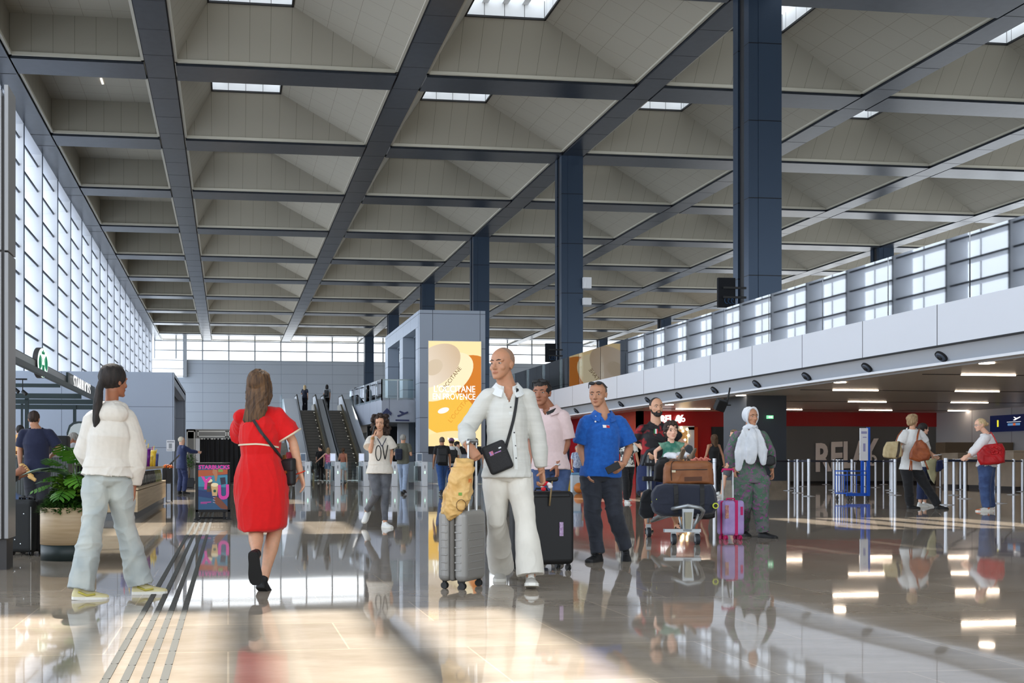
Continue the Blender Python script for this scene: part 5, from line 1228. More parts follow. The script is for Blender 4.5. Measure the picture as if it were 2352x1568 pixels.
            HF.ell(m,(0,-.12,.60),(.46,.44,.48),24,16); HF.ell(m,(0,-.2,.05),(.52,.32,.52),20,14); rr_=random.Random(4)
            for i in range(170):
                a=rr_.uniform(0,6.28); z=rr_.uniform(-.55,1.0); rad=.48*math.sqrt(max(.12,1-((z-.35)/.92)**2))*rr_.uniform(.9,1.12); x=rad*math.cos(a)*1.15; y=-.12+rad*math.sin(a)
                if y>.06 and z<.86 and abs(x)<.40: continue
                HF.ell(m,(x,y,z),(.11,.11,.12),8,6)
            am=.006; md='s'; fq=6
        me=remesh(m,max(.005,vox*.9),1,folds(am,md,fq,11)); pr.hair=link('hair',shift(me,base),[hm_],root,base)
    # ---- shoes
    if shoes:
        for s in 'ab':
            F=getattr(pr,'F'+s); m,so=shoemesh(F)
            sh_=link('shoe',shift(remesh(m,max(.006,vox),2),base),[shoes[0]],root,base)
            so.build('sole',shoes[1],parent=sh_)
            if lod==0 and len(shoes)>2:
                la=MB()
                for j in range(4): la.tube([F(-.022,.035+.022*j,.094-.010*j),F(0,.04+.022*j,.1-.010*j),F(.022,.035+.022*j,.094-.010*j)],.0032,5)
                la.build('lace',shoes[2],parent=sh_)
    return pr
def camdirv(t):
    """(right, up, away) in view terms"""
    return (RT*t[0]+UP*t[1]+FW*t[2]).normalized()
# --- fixing details onto a garment as seen from outside
def bvh(ob):
    if ob.name in BV: return BV[ob.name]
    o=ORG[ob.name]; me=ob.data; t=BVHTree.FromPolygons([v.co+o for v in me.vertices],[p.vertices[:] for p in me.polygons]); BV[ob.name]=t; return t
def onsurf(ob,px,py,off=.003):
    d=(W(px,py,10)-CAM).normalized(); h=bvh(ob).ray_cast(CAM,d)
    if h[0] is None: return None,None
    return h[0]+h[1]*off,h[1]
def patch(nm,ob,pts,mt,par,off=.003,th=.002,grid=1):
    P=[onsurf(ob,x,y,off) for x,y in pts]
    P=[p for p in P if p[0] is not None]
    if len(P)<3: return None
    nrm=sum((p[1] for p in P),Vector()).normalized()
    return MB().prism([p[0] for p in P],nrm*th).build(nm,mt,parent=par)
def strapon(nm,ob,pts,w_,mt,par,n=14,off=.006,th=.004,extra0=None,extra1=None):
    P=[]
    for i in range(n+1):
        t=i/n*(len(pts)-1); j=min(int(t),len(pts)-2); u=t-j; x=pts[j][0]*(1-u)+pts[j+1][0]*u; y=pts[j][1]*(1-u)+pts[j+1][1]*u
        p,nr=onsurf(ob,x,y,off)
        if p is not None: P.append((p,nr))
    if len(P)<2: return None
    Q=[p for p,_ in P]
    for _ in range(2): Q=[Q[0]]+[(Q[i-1]+Q[i]*2+Q[i+1])/4 for i in range(1,len(Q)-1)]+[Q[-1]]
    rg=[]
    for i,p in enumerate(Q):
        d=(Q[min(i+1,len(Q)-1)]-Q[max(i-1,0)]).normalized(); nr=P[i][1]; sd=d.cross(nr).normalized(); nr=sd.cross(d)
        rg.append([p+sd*w_/2,p-sd*w_/2,p-sd*w_/2+nr*th,p+sd*w_/2+nr*th])
    return MB().rings(rg,sm=False).build(nm,mt,parent=par)

def mk(px,Z,st,yaw,step=.16,ph=1,arms=('down','down'),z0=0.):
    """joint positions for a standing or walking figure; a = its left, b = its right"""
    k=st/1.75; f=camdir(yaw); r=f.cross(UP); B=G(px,Z,z0); J={}
    top=B+UP*st
    for s,sg in (('a',-1),('b',1)):
        w=sg*ph
        J['s'+s]=B+r*(sg*.165*k)+UP*(1.42*k)+f*(.01-.02*w); J['h'+s]=B+r*(sg*.085*k)+UP*(.92*k)
        n=B+r*(sg*.07*k)+f*(w*step*k)+UP*(.085*k+(0.04 if w<0 and step>.1 else 0)); J['n'+s]=n
        J['k'+s]=(J['h'+s]+n)/2+f*(.06*k+.02*w)
        A=arms[0 if s=='a' else 1]; S_=J['s'+s]
        if A=='down': e=S_+UP*(-.28*k)+r*(sg*.05*k)-f*(.03+.08*w*(step>.1)); w_=e+UP*(-.245*k)+f*(.05-.10*w*(step>.1))
        elif A=='bent': e=S_+UP*(-.27*k)+r*(sg*.07*k)-f*.03; w_=e+f*(.2*k)+UP*(.05*k)-r*(sg*.1*k)
        elif A=='fwd': e=S_+UP*(-.12*k)+f*(.24*k); w_=e+f*(.24*k)-UP*(.02*k)
        elif A=='out': e=S_+UP*(-.18*k)+r*(sg*.21*k); w_=e+r*(sg*.18*k)-UP*(.16*k)
        elif A=='strap': e=S_+UP*(-.26*k)+r*(sg*.08*k); w_=e+f*(.14*k)+UP*(.18*k)-r*(sg*.08*k)
        elif A=='hip': e=S_+UP*(-.23*k)+r*(sg*.16*k)-f*.05; w_=e-UP*(.14*k)-r*(sg*.1*k)+f*.17*k
        J['e'+s]=e; J['w'+s]=w_
    return J,top
def far(label,px,Z,st,yaw,topc,botc,hair,shoes,sk='olive',step=.16,ph=1,arms=('down','down'),z0=0.,female=False,lod=2,tk=None,bk=None,group=None,hyaw=None,bulk=1.,hpitch=0):
    J,tp=mk(px,Z,st,yaw,step,ph,arms,z0)
    t=dict(mat=topc,sleeve=.7,loose=.018,hem=.03,name='shirt'); t.update(tk or {})
    b=dict(mat=botc,loose=.014); b.update(bk or {})
    return person('person',label,Z,J,'b',st,sk,tp,hyaw=yaw if hyaw is None else hyaw,hpitch=hpitch,top=t,bottom=b,hair=hair,shoes=shoes,lod=lod,female=female,feet=dict(a=(yaw,0),b=(yaw,0)),loc=G(px,Z,z0),group=group,bulk=bulk)
m_blk=mat('black_nylon', srgb(22,22,24), .55); m_strap=mat('black_strap', (.012,.012,.013), .6)
# ---------------- white hoodie girl, from behind
c_hood=cloth('hoodie',srgb(214,208,198)); c_jean=cloth('washed_jeans',srgb(158,166,166),srgb(184,188,182),5,bump=.08)
def hood(m,pr): 
    m.ell(pr.Sm+pr.up*.085-pr.fs*.03,(.095,.085,.045),16,10); m.ell(pr.Sm+pr.up*.035-pr.fs*.075,(.12,.06,.075),16,10); m.ell(pr.Sm+pr.up*.075-pr.rs*.07-pr.fs*.01,(.055,.08,.05),14,8); m.ell(pr.Sm+pr.up*.075+pr.rs*.07-pr.fs*.01,(.055,.08,.05),14,8)
girl=person('person','girl from behind in off-white hoodie and washed wide jeans, black ponytail, walking right',7.55,
 dict(sa=(215,957,0),sb=(294,952,.06),ea=(203,1036,.6),wa=(226,1078,1),eb=(308,1038,.2),wb=(307,1116,.3),ha=(222,1100,0),hb=(270,1100,.03),ka=(213,1200,-.3),na=(186,1350,"-.15"),kb=(288,1208,.4),nb=(322,1340,"+.15")),'b',
 1.64,'brown',(262,838),hyaw=40,top=dict(mat=c_hood,sleeve=1.97,hem=-.04,loose=.04,sr=.02,amp=.014,fq=.75,nocut=1,name='hoodie',extra=[hood]),bottom=dict(mat=c_jean,loose=.022,flare=.028,amp=.014,name='jeans'),
 hair=('pony',HB,[(0,-.42,.55),(-.02,-.54,.2),(-.06,-.56,-.25),(-.12,-.56,-.75),(-.16,-.54,-1.15)],[.09,.13,.15,.13,.05]),shoes=(mat('sneaker_cream',srgb(206,196,150),.6),m_solew,m_solew),female=True,
 feet=dict(a=(72,-.05),b=(82,0)),hand=dict(a=dict(curl=1.)),bulk=.95)
for s in 'ab':
    F=getattr(girl,'F'+s); m=MB()
    for sd in (-1,1): m.tube([F(sd*.047,.10,.045),F(sd*.041,.04,.035),F(sd*.038,-.02,.06)],.008,6)
    m.build('yellow_trim',mat('sneaker_yellow',srgb(190,178,80),.6),parent=girl.root)
# ---------------- woman in the red dress
c_red=cloth('red_dress',srgb(206,4,8),srgb(200,3,7),30,bump=.02)
RS=[(-.80,.98,1,.15),(-.76,1.0,1,.16),(-.6,1.04,1,.165),(-.4,1.09,1,.168),(-.2,1.11,1,.165),(0,1.08,1,.155),(.14,1.0,1,.145),(.30,.90,.86,.125),(.36,.86,.84,.118),(.44,.90,.88,.13),(.62,1.02,.98,.14),(.84,1.05,.98,.125),(.94,.8,.84,.10),(1.03,.6,.6,.075),(1.08,.46,.44,.06)]
redw=person('person','woman from behind in a belted red dress with long brown hair and black shoulder bag',8.0,
 dict(sa=(551,950,.05),sb=(641,948,0),ea=(556,1010,1),wa=(585,1035,1),eb=(672,1012,.1),wb=(690,1085,.2),ha=(572,1095,0),hb=(626,1095,0),ka=(588,1215,.1),na=(589,1275,-1),kb=(634,1208,.3),nb=(606,1318,"-.1")),'b',
 1.66,'olive',(596,850),hyaw=15,top=dict(mat=c_red,sleeve=.78,sr=.035,hem=0,loose=.008,amp=.012,mode='v',name='dress',shape=RS,fq=.8),
 hair=('long',HBR,.92,.37,-.16),shoes=(m_blk,m_soleb),female=True,bulk=1.04,feet=dict(a=(10,-1.25),b=(15,-.45)),hand=dict(b=dict(curl=.45,pn=(-.8,0,-.3),th=(-.2,0,1)),a=dict(curl=1.)),hipw=.165)
me=redw.top.data; o=ORG[redw.root.name]; zc=redw.Hm.z-.10
for v in me.vertices:
    p=v.co+o
    if p.z<zc:
        f=(zc-p.z)/.30; xr=(p-redw.Hm).dot(redw.rs)/.175; v.co.z+=.035*f*abs(xr)**3
me.update()
m_rope=mat('cream_cord',srgb(214,196,170),.8)
strapon('belt_cord',redw.top,[(547,1022),(562,1020),(600,1019),(648,1029)],.012,m_rope,redw.root)
strapon('bag_strap',redw.top,[(583,966),(605,1000),(630,1032),(652,1062)],.022,m_strap,redw.root,off=.008)
m=MB(); m.tube([redw.P['wb']+Vector((.033*math.cos(t),.033*math.sin(t),.012*math.cos(t))) for t in np.linspace(0,6.28,14)],.0045,6); m.build('bracelet',mat('orange_thread',srgb(214,60,30),.7),parent=redw.root)
m=MB(); S_,E_=redw.P['sb'],redw.P['eb']; e=S_.lerp(E_,.79); d=(E_-S_).normalized(); u,w_=frame(d); m.tube([e+u*(.097*math.cos(t))+w_*(.097*math.sin(t)) for t in np.linspace(0,6.28,22)],.008,6); m.build('sleeve_trim',m_rope,parent=redw.root)
def boxbag(nm,lab,c,ax,hs,mats,parts=(),bev=.02,cat='bag',ext=None):
    """soft box bag: centre c, axes (x,y,z), half sizes"""
    x,y,z=[Vector(a).normalized() for a in ax]; M=Matrix(((x.x,y.x,z.x,c[0]),(x.y,y.y,z.y,c[1]),(x.z,y.z,z.z,c[2]),(0,0,0,1)))
    t=thing(nm,lab,cat,(c[0],c[1],c[2]-hs[2]))
    MB().box(-hs[0],-hs[1],-hs[2],hs[0],hs[1],hs[2],0,M).build('body',mats[0],parent=t,bevel=bev,seg=4)
    return t,M
q=W(663,1084,7.98)
t,M=boxbag('shoulder_bag','small black shoulder bag hanging at the red dress woman right hip',q,((.75,-.65,.1),(.65,.75,0),(0,0,1)),(.055,.03,.10),[m_blk],bev=.02)
MB().box(-.056,-.034,-.0,.056,.02,.09,0,M).build('flap',m_blk,parent=t,bevel=.012); MB().cyl(M@Vector((0,-.04,.0)),M@Vector((0,-.03,.0)),.012).box(-.05,-.01,.09,-.03,.01,.13,0,M).build('buckle',mat('gold',srgb(190,150,90),.3,metal=.9),parent=t)
# ---------------- man in white
c_wsh=cloth('white_shirt',srgb(206,205,198),srgb(198,197,190),4,stretch=(1,1,9),bump=.1); c_wtr=cloth('white_trousers',srgb(226,222,212),srgb(214,210,200),6)
man=person('person','shaved head man in white shirt and flared white trousers pulling a silver suitcase',8.3,
 dict(sa=(1117,905,0),sb=(1213,907,.0),ea=(1072,985,.1),wa=(1074,1022,-1),eb=(1235,1001,.15),wb=(1243,1078,-.2),ha=(1140,1090,0),hb=(1190,1090,-.02),ka=(1141,1195,.1),na=(1150,1306,"+.4"),kb=(1206,1198,-.4),nb=(1219,1330,"-.2")),'a',
 1.80,'tan',(1155,799,-.02),hyaw=222,hpitch=3,top=dict(mat=c_wsh,sleeve=1.95,sr=.008,hem=.01,loose=.014,flare=.08,amp=.010,v=.10,collar=mat('collar_white',srgb(222,224,222),.8),fq=.9),
 bottom=dict(mat=c_wtr,loose=.010,flare=.042,amp=.010,mode='v',fq=.55,len=.98),hair='none',brows=HDB,shoes=(mat('sneaker_grey',srgb(176,172,164),.7),m_solew,m_solew),
 feet=dict(a=(190,0),b=(186,.18)),hand=dict(a=dict(d=(.55,-.75,-.2),pn=(0,-.5,.8),th=(.6,.3,-.3),curl=1.25),b=dict(d=(.1,-1,-.3),pn=(-.9,0,-.2),th=(0,0,-1),curl=1.3)),bulk=1.03)
m=MB(); man.HF.ell(m,(0,-.05,.635),(.334,.385,.389),24,16); me=remesh(m,.006,1); link('stubble_hair',shift(me,ORG[man.root.name]),[noisy('shaved',srgb(146,114,94),srgb(158,124,102),60,.55)],man.root,ORG[man.root.name])
m_btn=mat('dark_button',srgb(50,50,54),.4)
for (x,y) in ((1168,905),(1173,935),(1181,993),(1184,1023),(1185,1052)):
    p,nr=onsurf(man.top,x,y,.002)
    if p: MB().cyl(p,p+nr*.003,.006,None,10).build('button',m_btn,parent=man.root)
strapon('placket',man.top,[(1166,902),(1172,940),(1179,990),(1184,1050),(1185,1078)],.028,mat('placket',srgb(214,216,212),.8),man.root,off=.0015,th=.0015)
# crossbody bag
strapon('bag_strap',man.top,[(1187,893),(1186,925),(1179,965),(1169,1000),(1162,1028)],.022,m_strap,man.root,off=.006)
pc_,nn_=onsurf(man.top,1146,1054,.04)
if pc_ is None: pc_=W(1146,1054,8.1)
zz=(UP*.93-RT*.38).normalized(); xx=(RT*.93+UP*.38).normalized(); yy=(FW).normalized()
t,M=boxbag('crossbody_bag','black square crossbody bag worn on the front of the man in white',pc_,(xx,yy,zz),(.092,.028,.112),[noisy('black_fabric',srgb(26,26,28),srgb(34,34,36),90,.7)],bev=.025)
MB().box(-.075,-.032,.02,.075,-.026,.026,0,M).build('zip',mat('zip_dark',(.004,.004,.004),.4),parent=t)
MB().box(-.048,-.0325,.028,-.018,-.029,.060,0,M).box(-.012,-.0325,.032,.04,-.029,.040,0,M).build('small_patch',noisy('patch_colours',srgb(200,90,80),srgb(120,130,200),60,.5),parent=t)
MB().box(.03,-.034,.055,.05,-.028,.066,0,M).build('zip_pull',m_steel,parent=t)
# ---------------- suitcases
m_silver=mat('silver_shell',srgb(142,140,136),.32,metal=.25); m_zipg=mat('zip_grey',srgb(110,106,100),.7); m_whl=mat('wheel_black',(.015,.015,.015),.5)
def suitcase(lab,base,yaw,w_,d,h,mat_,hh_=None,hmat=None,ribs=True,group=None,soft=False,zipm=None,wheelm=None,h0=.055,hxo=0.):
    """w_ width along x, d depth along y, h height; yaw about z"""
    M=Matrix.Translation(base)@Matrix.Rotation(yaw,4,'Z'); t=thing('suitcase',lab,'suitcase',base,group)
    zm=zipm or m_zipg
    for sg in (-1,1):
        MB().box(-w_/2,sg*.018,h0,w_/2,sg*d/2,h0+h,0,M).build('shell',mat_,parent=t,bevel=min(.045,d*.3),seg=5)
    MB().box(-w_/2+.006,-.019,h0+.006,w_/2-.006,.019,h0+h-.006,0,M).build('zip_band',zm,parent=t,bevel=.035,seg=4)
    if ribs:
        for sg in (-1,1):
            m=MB()
            for j in range(7):
                z=h0+h*(.16+.105*j); a=w_*.36 if j%2==0 else w_*.3
                m.box(-a,sg*(d/2-.004),z,a,sg*(d/2+.004),z+.012,0,M)
                for sx in (-1,1): m.box(sx*(w_/2-.004),sg*(.03),z,sx*(w_/2+.003),sg*(d/2-.035),z+.010,0,M)
            m.build('rib',mat_,parent=t,bevel=.003)
    for sx in (-1,1):
        for sy in (-1,1):
            c=M@Vector((sx*(w_/2-.045),sy*(d/2-.045),0)); m=MB(); ax=M.to_3x3()@Vector((1,0,0))
            m.cyl(c+UP*.025-ax*.018,c+UP*.025-ax*.006,.025,None,16).cyl(c+UP*.025+ax*.006,c+UP*.025+ax*.018,.025,None,16).cyl(c+UP*.03,c+UP*(h0+.012),.014,.02)
            m.build('wheel',wheelm or m_whl,parent=t)
    if hh_:
        m=MB()
        for sx in (-1,1): m.cyl(M@Vector((sx*.07,hxo,h0+h-.02)),M@Vector((sx*.07,hxo,h0+h+hh_)),.008,None,10).cyl(M@Vector((sx*.07,hxo,h0+h-.02)),M@Vector((sx*.07,hxo,h0+h+hh_*.5)),.011,None,10)
        m.build('telescopic_handle',m_steel,parent=t)
        MB().tube([M@Vector((-.078,hxo,h0+h+hh_-.02)),M@Vector((-.07,hxo,h0+h+hh_+.012)),M@Vector((.07,hxo,h0+h+hh_+.012)),M@Vector((.078,hxo,h0+h+hh_-.02))],.014,10).build('grip',hmat or m_zipg,parent=t)
    MB().tube([M@Vector((-.06,0,h0+h-.01)),M@Vector((-.05,0,h0+h+.02)),M@Vector((.05,0,h0+h+.02)),M@Vector((.06,0,h0+h-.01))],.009,8).build('carry_handle',zm,parent=t)
    t['M']=[v for r_ in M for v in r_]; return t,M
b0=G(1061,8.12); silver,MS=suitcase('silver ribbed cabin suitcase under the yellow bag, held by the man in white',b0,math.radians(52)+math.pi,.37,.235,.525,m_silver,.50,m_steel,hxo=.085)
MB().box(-.186,-.075,.38,-.190,-.045,.46,0,MS).build('lock',mat('lock_grey',srgb(96,94,92),.4),parent=silver,bevel=.004)
# yellow paper bag hanging from his hand
m_yb=noisy('waxed_paper',srgb(226,188,122),srgb(206,160,92),9,.45,bump=.5,bscale=30)
yb=thing('paper_bag','crumpled yellow paper bag hanging over the silver suitcase','bag',W(1050,1190,8.0))
outl=[(1046,1049),(1066,1056),(1089,1055),(1087,1095),(1082,1128),(1071,1165),(1060,1182),(1035,1195),(1017,1176),(1021,1140),(1030,1100),(1038,1075)]
def yr(scale,dz,dx=0):
    cx_=sum(p[0] for p in outl)/len(outl); cy_=sum(p[1] for p in outl)/len(outl)
    return [W(cx_+(x-cx_)*scale+dx,cy_+(y-cy_)*scale,8.0+dz) for x,y in outl]
m=MB().rings([yr(.5,-.10),yr(.85,-.08),yr(1.,-.03),yr(1.,.03),yr(.9,.06),yr(.5,.07)])
me=remesh(m,.008,2,folds(.022,'d',1.9,21)); ybb=link('paper',shift(me,ORG[yb.name]),[m_yb],yb,ORG[yb.name])
for (x0,y0,x1,y1,mt,nm) in ((1053,1131,1061,1138,mat('leaf_print',srgb(110,150,60),.6),'green_print'),(1076,1099,1082,1108,mat('orange_print',srgb(214,120,60),.6),'orange_print')): patch(nm,ybb,[(x0,y0),(x1,y0),(x1,y1),(x0,y1)],mt,yb)
bv=bvh(ybb)
pts=[onsurf(ybb,1059+11*math.cos(t),1160+13*math.sin(t),.002)[0] for t in np.linspace(0,6.28,18)]; pts=[p for p in pts if p]
if len(pts)>4: MB().tube(pts,.0025,5).build('ring_print',mat('print_brown',srgb(110,80,50),.6),parent=yb)
# big black suitcase
b1_=G(1243,9.45); bigc,MB1=suitcase('large black suitcase with a red and white ribbon behind the man in white',b1_,math.radians(8),.50,.30,.63,mat('black_shell',srgb(16,16,18),.5),None,zipm=m_blk,ribs=False)
MB().box(.10,-.158,.30,.135,-.152,.42,0,MB1).build('purple_tag',noisy('tag_purple',srgb(200,180,210),srgb(150,110,160),80,.5),parent=bigc)
MB().tube([MB1@Vector((-.2,-.13,.68)),MB1@Vector((-.2,-.155,.64)),MB1@Vector((.2,-.155,.64)),MB1@Vector((.2,-.13,.68))],.006,6).build('edge_piping',m_strap,parent=bigc)
q=W(1254,1117,9.25); m=MB(); rr=random.Random(8)
for i in range(12): a=rr.uniform(0,6.28); m.ell(q+Vector((.035*math.cos(a),rr.uniform(-.02,.02),.028*math.sin(a))),(.022,.015,.018),8,6,i%2)
m.build('ribbon',[mat('ribbon_red',srgb(206,20,40),.6),mat('ribbon_white',srgb(230,224,224),.6)],parent=bigc)
MB().tube([W(1262,1161,9.3),W(1267,1115,9.28),W(1268,1103,9.3)],.014,8,flat=.5).build('pole',mat('tan_pole',srgb(150,128,92),.5),parent=bigc)
MB().tube([W(1258,1102,9.3),W(1277,1100,9.3)],.02,8,round_=True).build('pole_grip',m_strap,parent=bigc)
# ---------------- man in pink polo
c_pink=cloth('pink_polo',srgb(214,190,188)); c_jb=cloth('blue_jeans',srgb(44,62,100),srgb(70,90,130),10)
pink=person('person','man in pale pink polo with sunglasses on his head, partly behind the man in white',10.2,
 dict(sa=(1226,950,.1),sb=(1294,953,-.02),ea=(1222,1015,.3),wa=(1226,1065,-.3),eb=(1301,1017,.1),wb=(1279,1066,-1),ha=(1246,1078,0),hb=(1283,1078,0),ka=(1246,1172,-.1),na=(1244,1275,"+.1"),kb=(1280,1172,-.4),nb=(1276,1275,"-.1")),'a',
 1.76,'brown',(1244,872),hyaw=205,top=dict(mat=c_pink,sleeve=.85,hem=.0,loose=.022,sr=.012,v=.05,collar=c_pink,name='polo_shirt'),bottom=dict(mat=c_jb,loose=.012,name='jeans'),
 hair=('short',HGR if 0 else HB),shoes=(m_shoeb,m_soleb),feet=dict(a=(190,0),b=(180,0)),bulk=1.08,lod=0,hand=dict(b=dict(d=(.0,-1,-.2),curl=.7)))
def glasses(pr,y=.36,z=.86,up_=True,mt=m_strap,par=None):
    HF=pr.HF; m=MB()
    for sg in (-1,1):
        HF.ell(m,(sg*.15,y,z),(.13,.035,.07),12,8); m.tube([HF(sg*.28,y-.06,z),HF(sg*.37,-.02,z-.18 if up_ else z-.05)],.004,6)
    m.tube([HF(-.05,y+.02,z),HF(.05,y+.02,z)],.004,6)
    m.build('sunglasses',mt,parent=par or pr.root)
glasses(pink,.33,.92)
strapon('bag_strap',pink.top,[(1288,935),(1270,944),(1256,950)],.03,m_strap,pink.root)
m=MB(); w_=pink.P['wb']; m.tube([w_+Vector((.031*math.cos(t),.031*math.sin(t),.006*math.sin(t))) for t in np.linspace(0,6.28,14)],.006,6,flat=1.8); m.build('watch',m_steel,parent=pink.root)
patch('belt',pink.bottom,[(1240,1051),(1290,1051),(1290,1059),(1240,1059)],mat('brown_belt',srgb(110,72,40),.5),pink.root,.01)
# ---------------- man in blue polo
c_blue=cloth('blue_polo',srgb(24,92,176),srgb(16,78,156)); c_dj=cloth('dark_jeans',srgb(46,50,60),srgb(34,37,46),9)
blue=person('person','man in bright blue polo and dark jeans, sunglasses pushed up, holding a phone',10.35,
 dict(sa=(1345,963,0),sb=(1424,963,0),ea=(1334,1026,.3),wa=(1345,1074,-.6),eb=(1446,1028,.2),wb=(1433,1066,-1),ha=(1358,1092,0),hb=(1401,1092,0),ka=(1362,1184,-.2),na=(1373,1262,"-.1"),kb=(1412,1180,-.5),nb=(1437,1256,.35)),'a',
 1.73,'tan',(1373,876),hyaw=208,hpitch=-3,top=dict(mat=c_blue,sleeve=.86,hem=.0,loose=.024,sr=.014,v=.05,collar=c_blue,name='polo_shirt',amp=.011),bottom=dict(mat=c_dj,loose=.016,amp=.012,name='jeans'),
 hair=('buzz',HST),brows=HDB,shoes=(m_shoeb,m_soleb,m_strap),feet=dict(a=(218,0),b=(190,-.55)),hand=dict(b=dict(d=(-.7,-.5,-.4),pn=(-.3,.4,.6),th=(-.2,1,-.1),curl=.9)),bulk=1.0)
glasses(blue,.33,.93)
patch('chest_badge',blue.top,[(1384,976),(1399,977),(1400,983),(1385,982)],m_wh,blue.root); patch('chest_badge',blue.top,[(1392,977),(1399,978),(1400,983),(1393,982)],mat('badge_red',srgb(180,20,40),.5),blue.root,.006)
for (x,y) in ((1368,957),(1368,968)):
    p,nr=onsurf(blue.top,x,y,.002)
    if p: MB().cyl(p,p+nr*.003,.009,None,10).build('button',m_wh,parent=blue.root)
q=W(1408,1074,10.05); o=MB().box(-.035,-.006,-.07,.035,.006,.07,0,Matrix.Translation(q)@Matrix.Rotation(1.1,4,'Y')).build('phone',m_strap,bevel=.006); tag(o,'dark phone in the hand of the blue polo man','phone')
# ---------------- bearded man pushing the trolley
c_rb=noisy('cloth_football',srgb(20,18,22),srgb(150,16,26),5,.7,lo=.55,hi=.61); c_nv=cloth('navy_shorts',srgb(28,40,78))
beard=person('person','bearded man in a black and red football shirt and navy shorts pushing the trolley',14.8,
 dict(sa=(1472,983,0),sb=(1540,983,0),ea=(1463,1014,.5),wa=(1484,1037,-1),eb=(1556,1008,.3),wb=(1578,1024,-1),ha=(1486,1074,0),hb=(1522,1074,0),ka=(1482,1138,-.6),na=(1488,1212,"+.0"),kb=(1526,1138,-.3),nb=(1556,1208,"+.3")),'a',
 1.82,'olive',(1507,913),hyaw=172,top=dict(mat=c_rb,sleeve=.9,hem=.03,loose=.02,sr=.015,collar=mat('collar_black',srgb(24,22,26),.8),name='football_shirt'),bottom=dict(mat=c_nv,kind='shorts',len=.46,loose=.03,name='shorts'),
 hair=('buzz',HB),brows=HB,beard=True,feet=dict(a=(185,0),b=(175,0)),lod=1,bulk=1.08)
for i,cc in enumerate(((30,120,60),(230,230,230),(190,30,40))): patch('crest',beard.top,[(1502+3*i,985),(1505+3*i,985),(1505+3*i,996),(1502+3*i,996)],mat('crest_%d'%i,srgb(*cc),.5),beard.root)
for s in 'ab':
    F=getattr(beard,'F'+s); so=MB(); out=[(w_*1.0,y) for y,w_,h in SHOE]; so.prism([F(w_,y,-.004) for w_,y in out]+[F(-w_,y,-.004) for w_,y in out[::-1]],F.u*.016)
    so.tube([F(-.045,.12,.01),F(0,.11,.06),F(.045,.12,.01)],.009,6).tube([F(-.04,.02,.02),F(0,.05,.09),F(.04,.02,.02)],.008,6); so.build('sandal',m_soleb,parent=beard.root)
# ---------------- luggage trolley, heavy bags, toddler
m_alu=mat('trolley_alu',srgb(170,174,176),.35,metal=.6)
ZC=12.6; tr=thing('luggage_trolley','aluminium airport luggage trolley loaded with bags and a toddler','trolley',G(1570,ZC))
def w2(px,py,Z=ZC): return W(px,py,Z)
def wheel(px,Z,r,par,nm='wheel'):
    c=G(px,Z,r); t=par
    MB().cyl(c-RT*.02,c+RT*.02,r,None,20).build(nm,mat('tyre',srgb(40,44,50),.6),parent=t); MB().cyl(c-RT*.023,c+RT*.023,r*.5,None,14).prism([c-RT*.03+UP*.0,c+RT*.03,c+RT*.03+UP*(r*1.7),c-RT*.03+UP*(r*1.7)],FW*.01).build('fork',m_alu,parent=t)
wheel(1547,12.35,.062,tr); wheel(1601,12.35,.062,tr); wheel(1490,13.6,.06,tr)
m=MB(); f=lambda *a: w2(*a)
m.tube([w2(1497,1196,13.3),w2(1520,1180,12.9),w2(1545,1168,12.5),w2(1580,1161,12.3),w2(1608,1166,12.3),w2(1616,1173,12.4),w2(1610,1186,12.6),w2(1597,1200,12.9)],.022,8)
m.tube([w2(1500,1197,13.3),w2(1540,1185,12.8),w2(1575,1172,12.5)],.012,8)
m.prism([w2(1568,1168,12.3),w2(1594,1168,12.3),w2(1589,1220,12.3),w2(1569,1220,12.3)],FW*.03)
m.tube([w2(1560,1186,12.35),w2(1566,1216,12.35)],.012,8).tube([w2(1604,1180,12.35),w2(1592,1216,12.35)],.014,8)
m.box(-.31,-.03,-.018,.10,.03,.018,0,Matrix.Translation(w2(1588,1218,12.33))@Matrix.Rotation(-TH,4,'Z'))
m.tube([w2(1489,1200,13.6),w2(1489,1130,13.75),w2(1488,1045,13.9)],.016,8).tube([w2(1495,1125,13.75),w2(1495,1058,13.85)],.012,8)
m.build('frame',m_alu,parent=tr)
MB().tube([w2(1476,1066,13.9),w2(1480,1048,13.9),w2(1487,1036,13.9),w2(1500,1032,13.95),w2(1570,1032,13.95)],.022,8,round_=True).build('push_bar',mat('push_bar_black',srgb(46,50,56),.5),parent=tr)
MB().box(-.09,-.03,-.03,.09,.03,.03,0,Matrix.Translation(w2(1492,1099,13.75))).build('clamp',m_strap,parent=tr,bevel=.01); MB().box(-.07,-.02,-.02,.07,.02,.02,0,Matrix.Translation(w2(1492,1066,13.8))).build('clamp',m_strap,parent=tr,bevel=.01)
MB().prism([w2(1500,1190,13.2),w2(1612,1172,12.5),w2(1640,1172,13.1),w2(1520,1190,13.8)],(0,0,.015)).build('shelf',m_alu,parent=tr)
MB().prism([w2(1573,1176,12.28),w2(1590,1176,12.28),w2(1586,1214,12.28),w2(1574,1214,12.28)],-FW*.006).build('front_plate',mat('front_plate',srgb(150,146,126),.4),parent=tr)
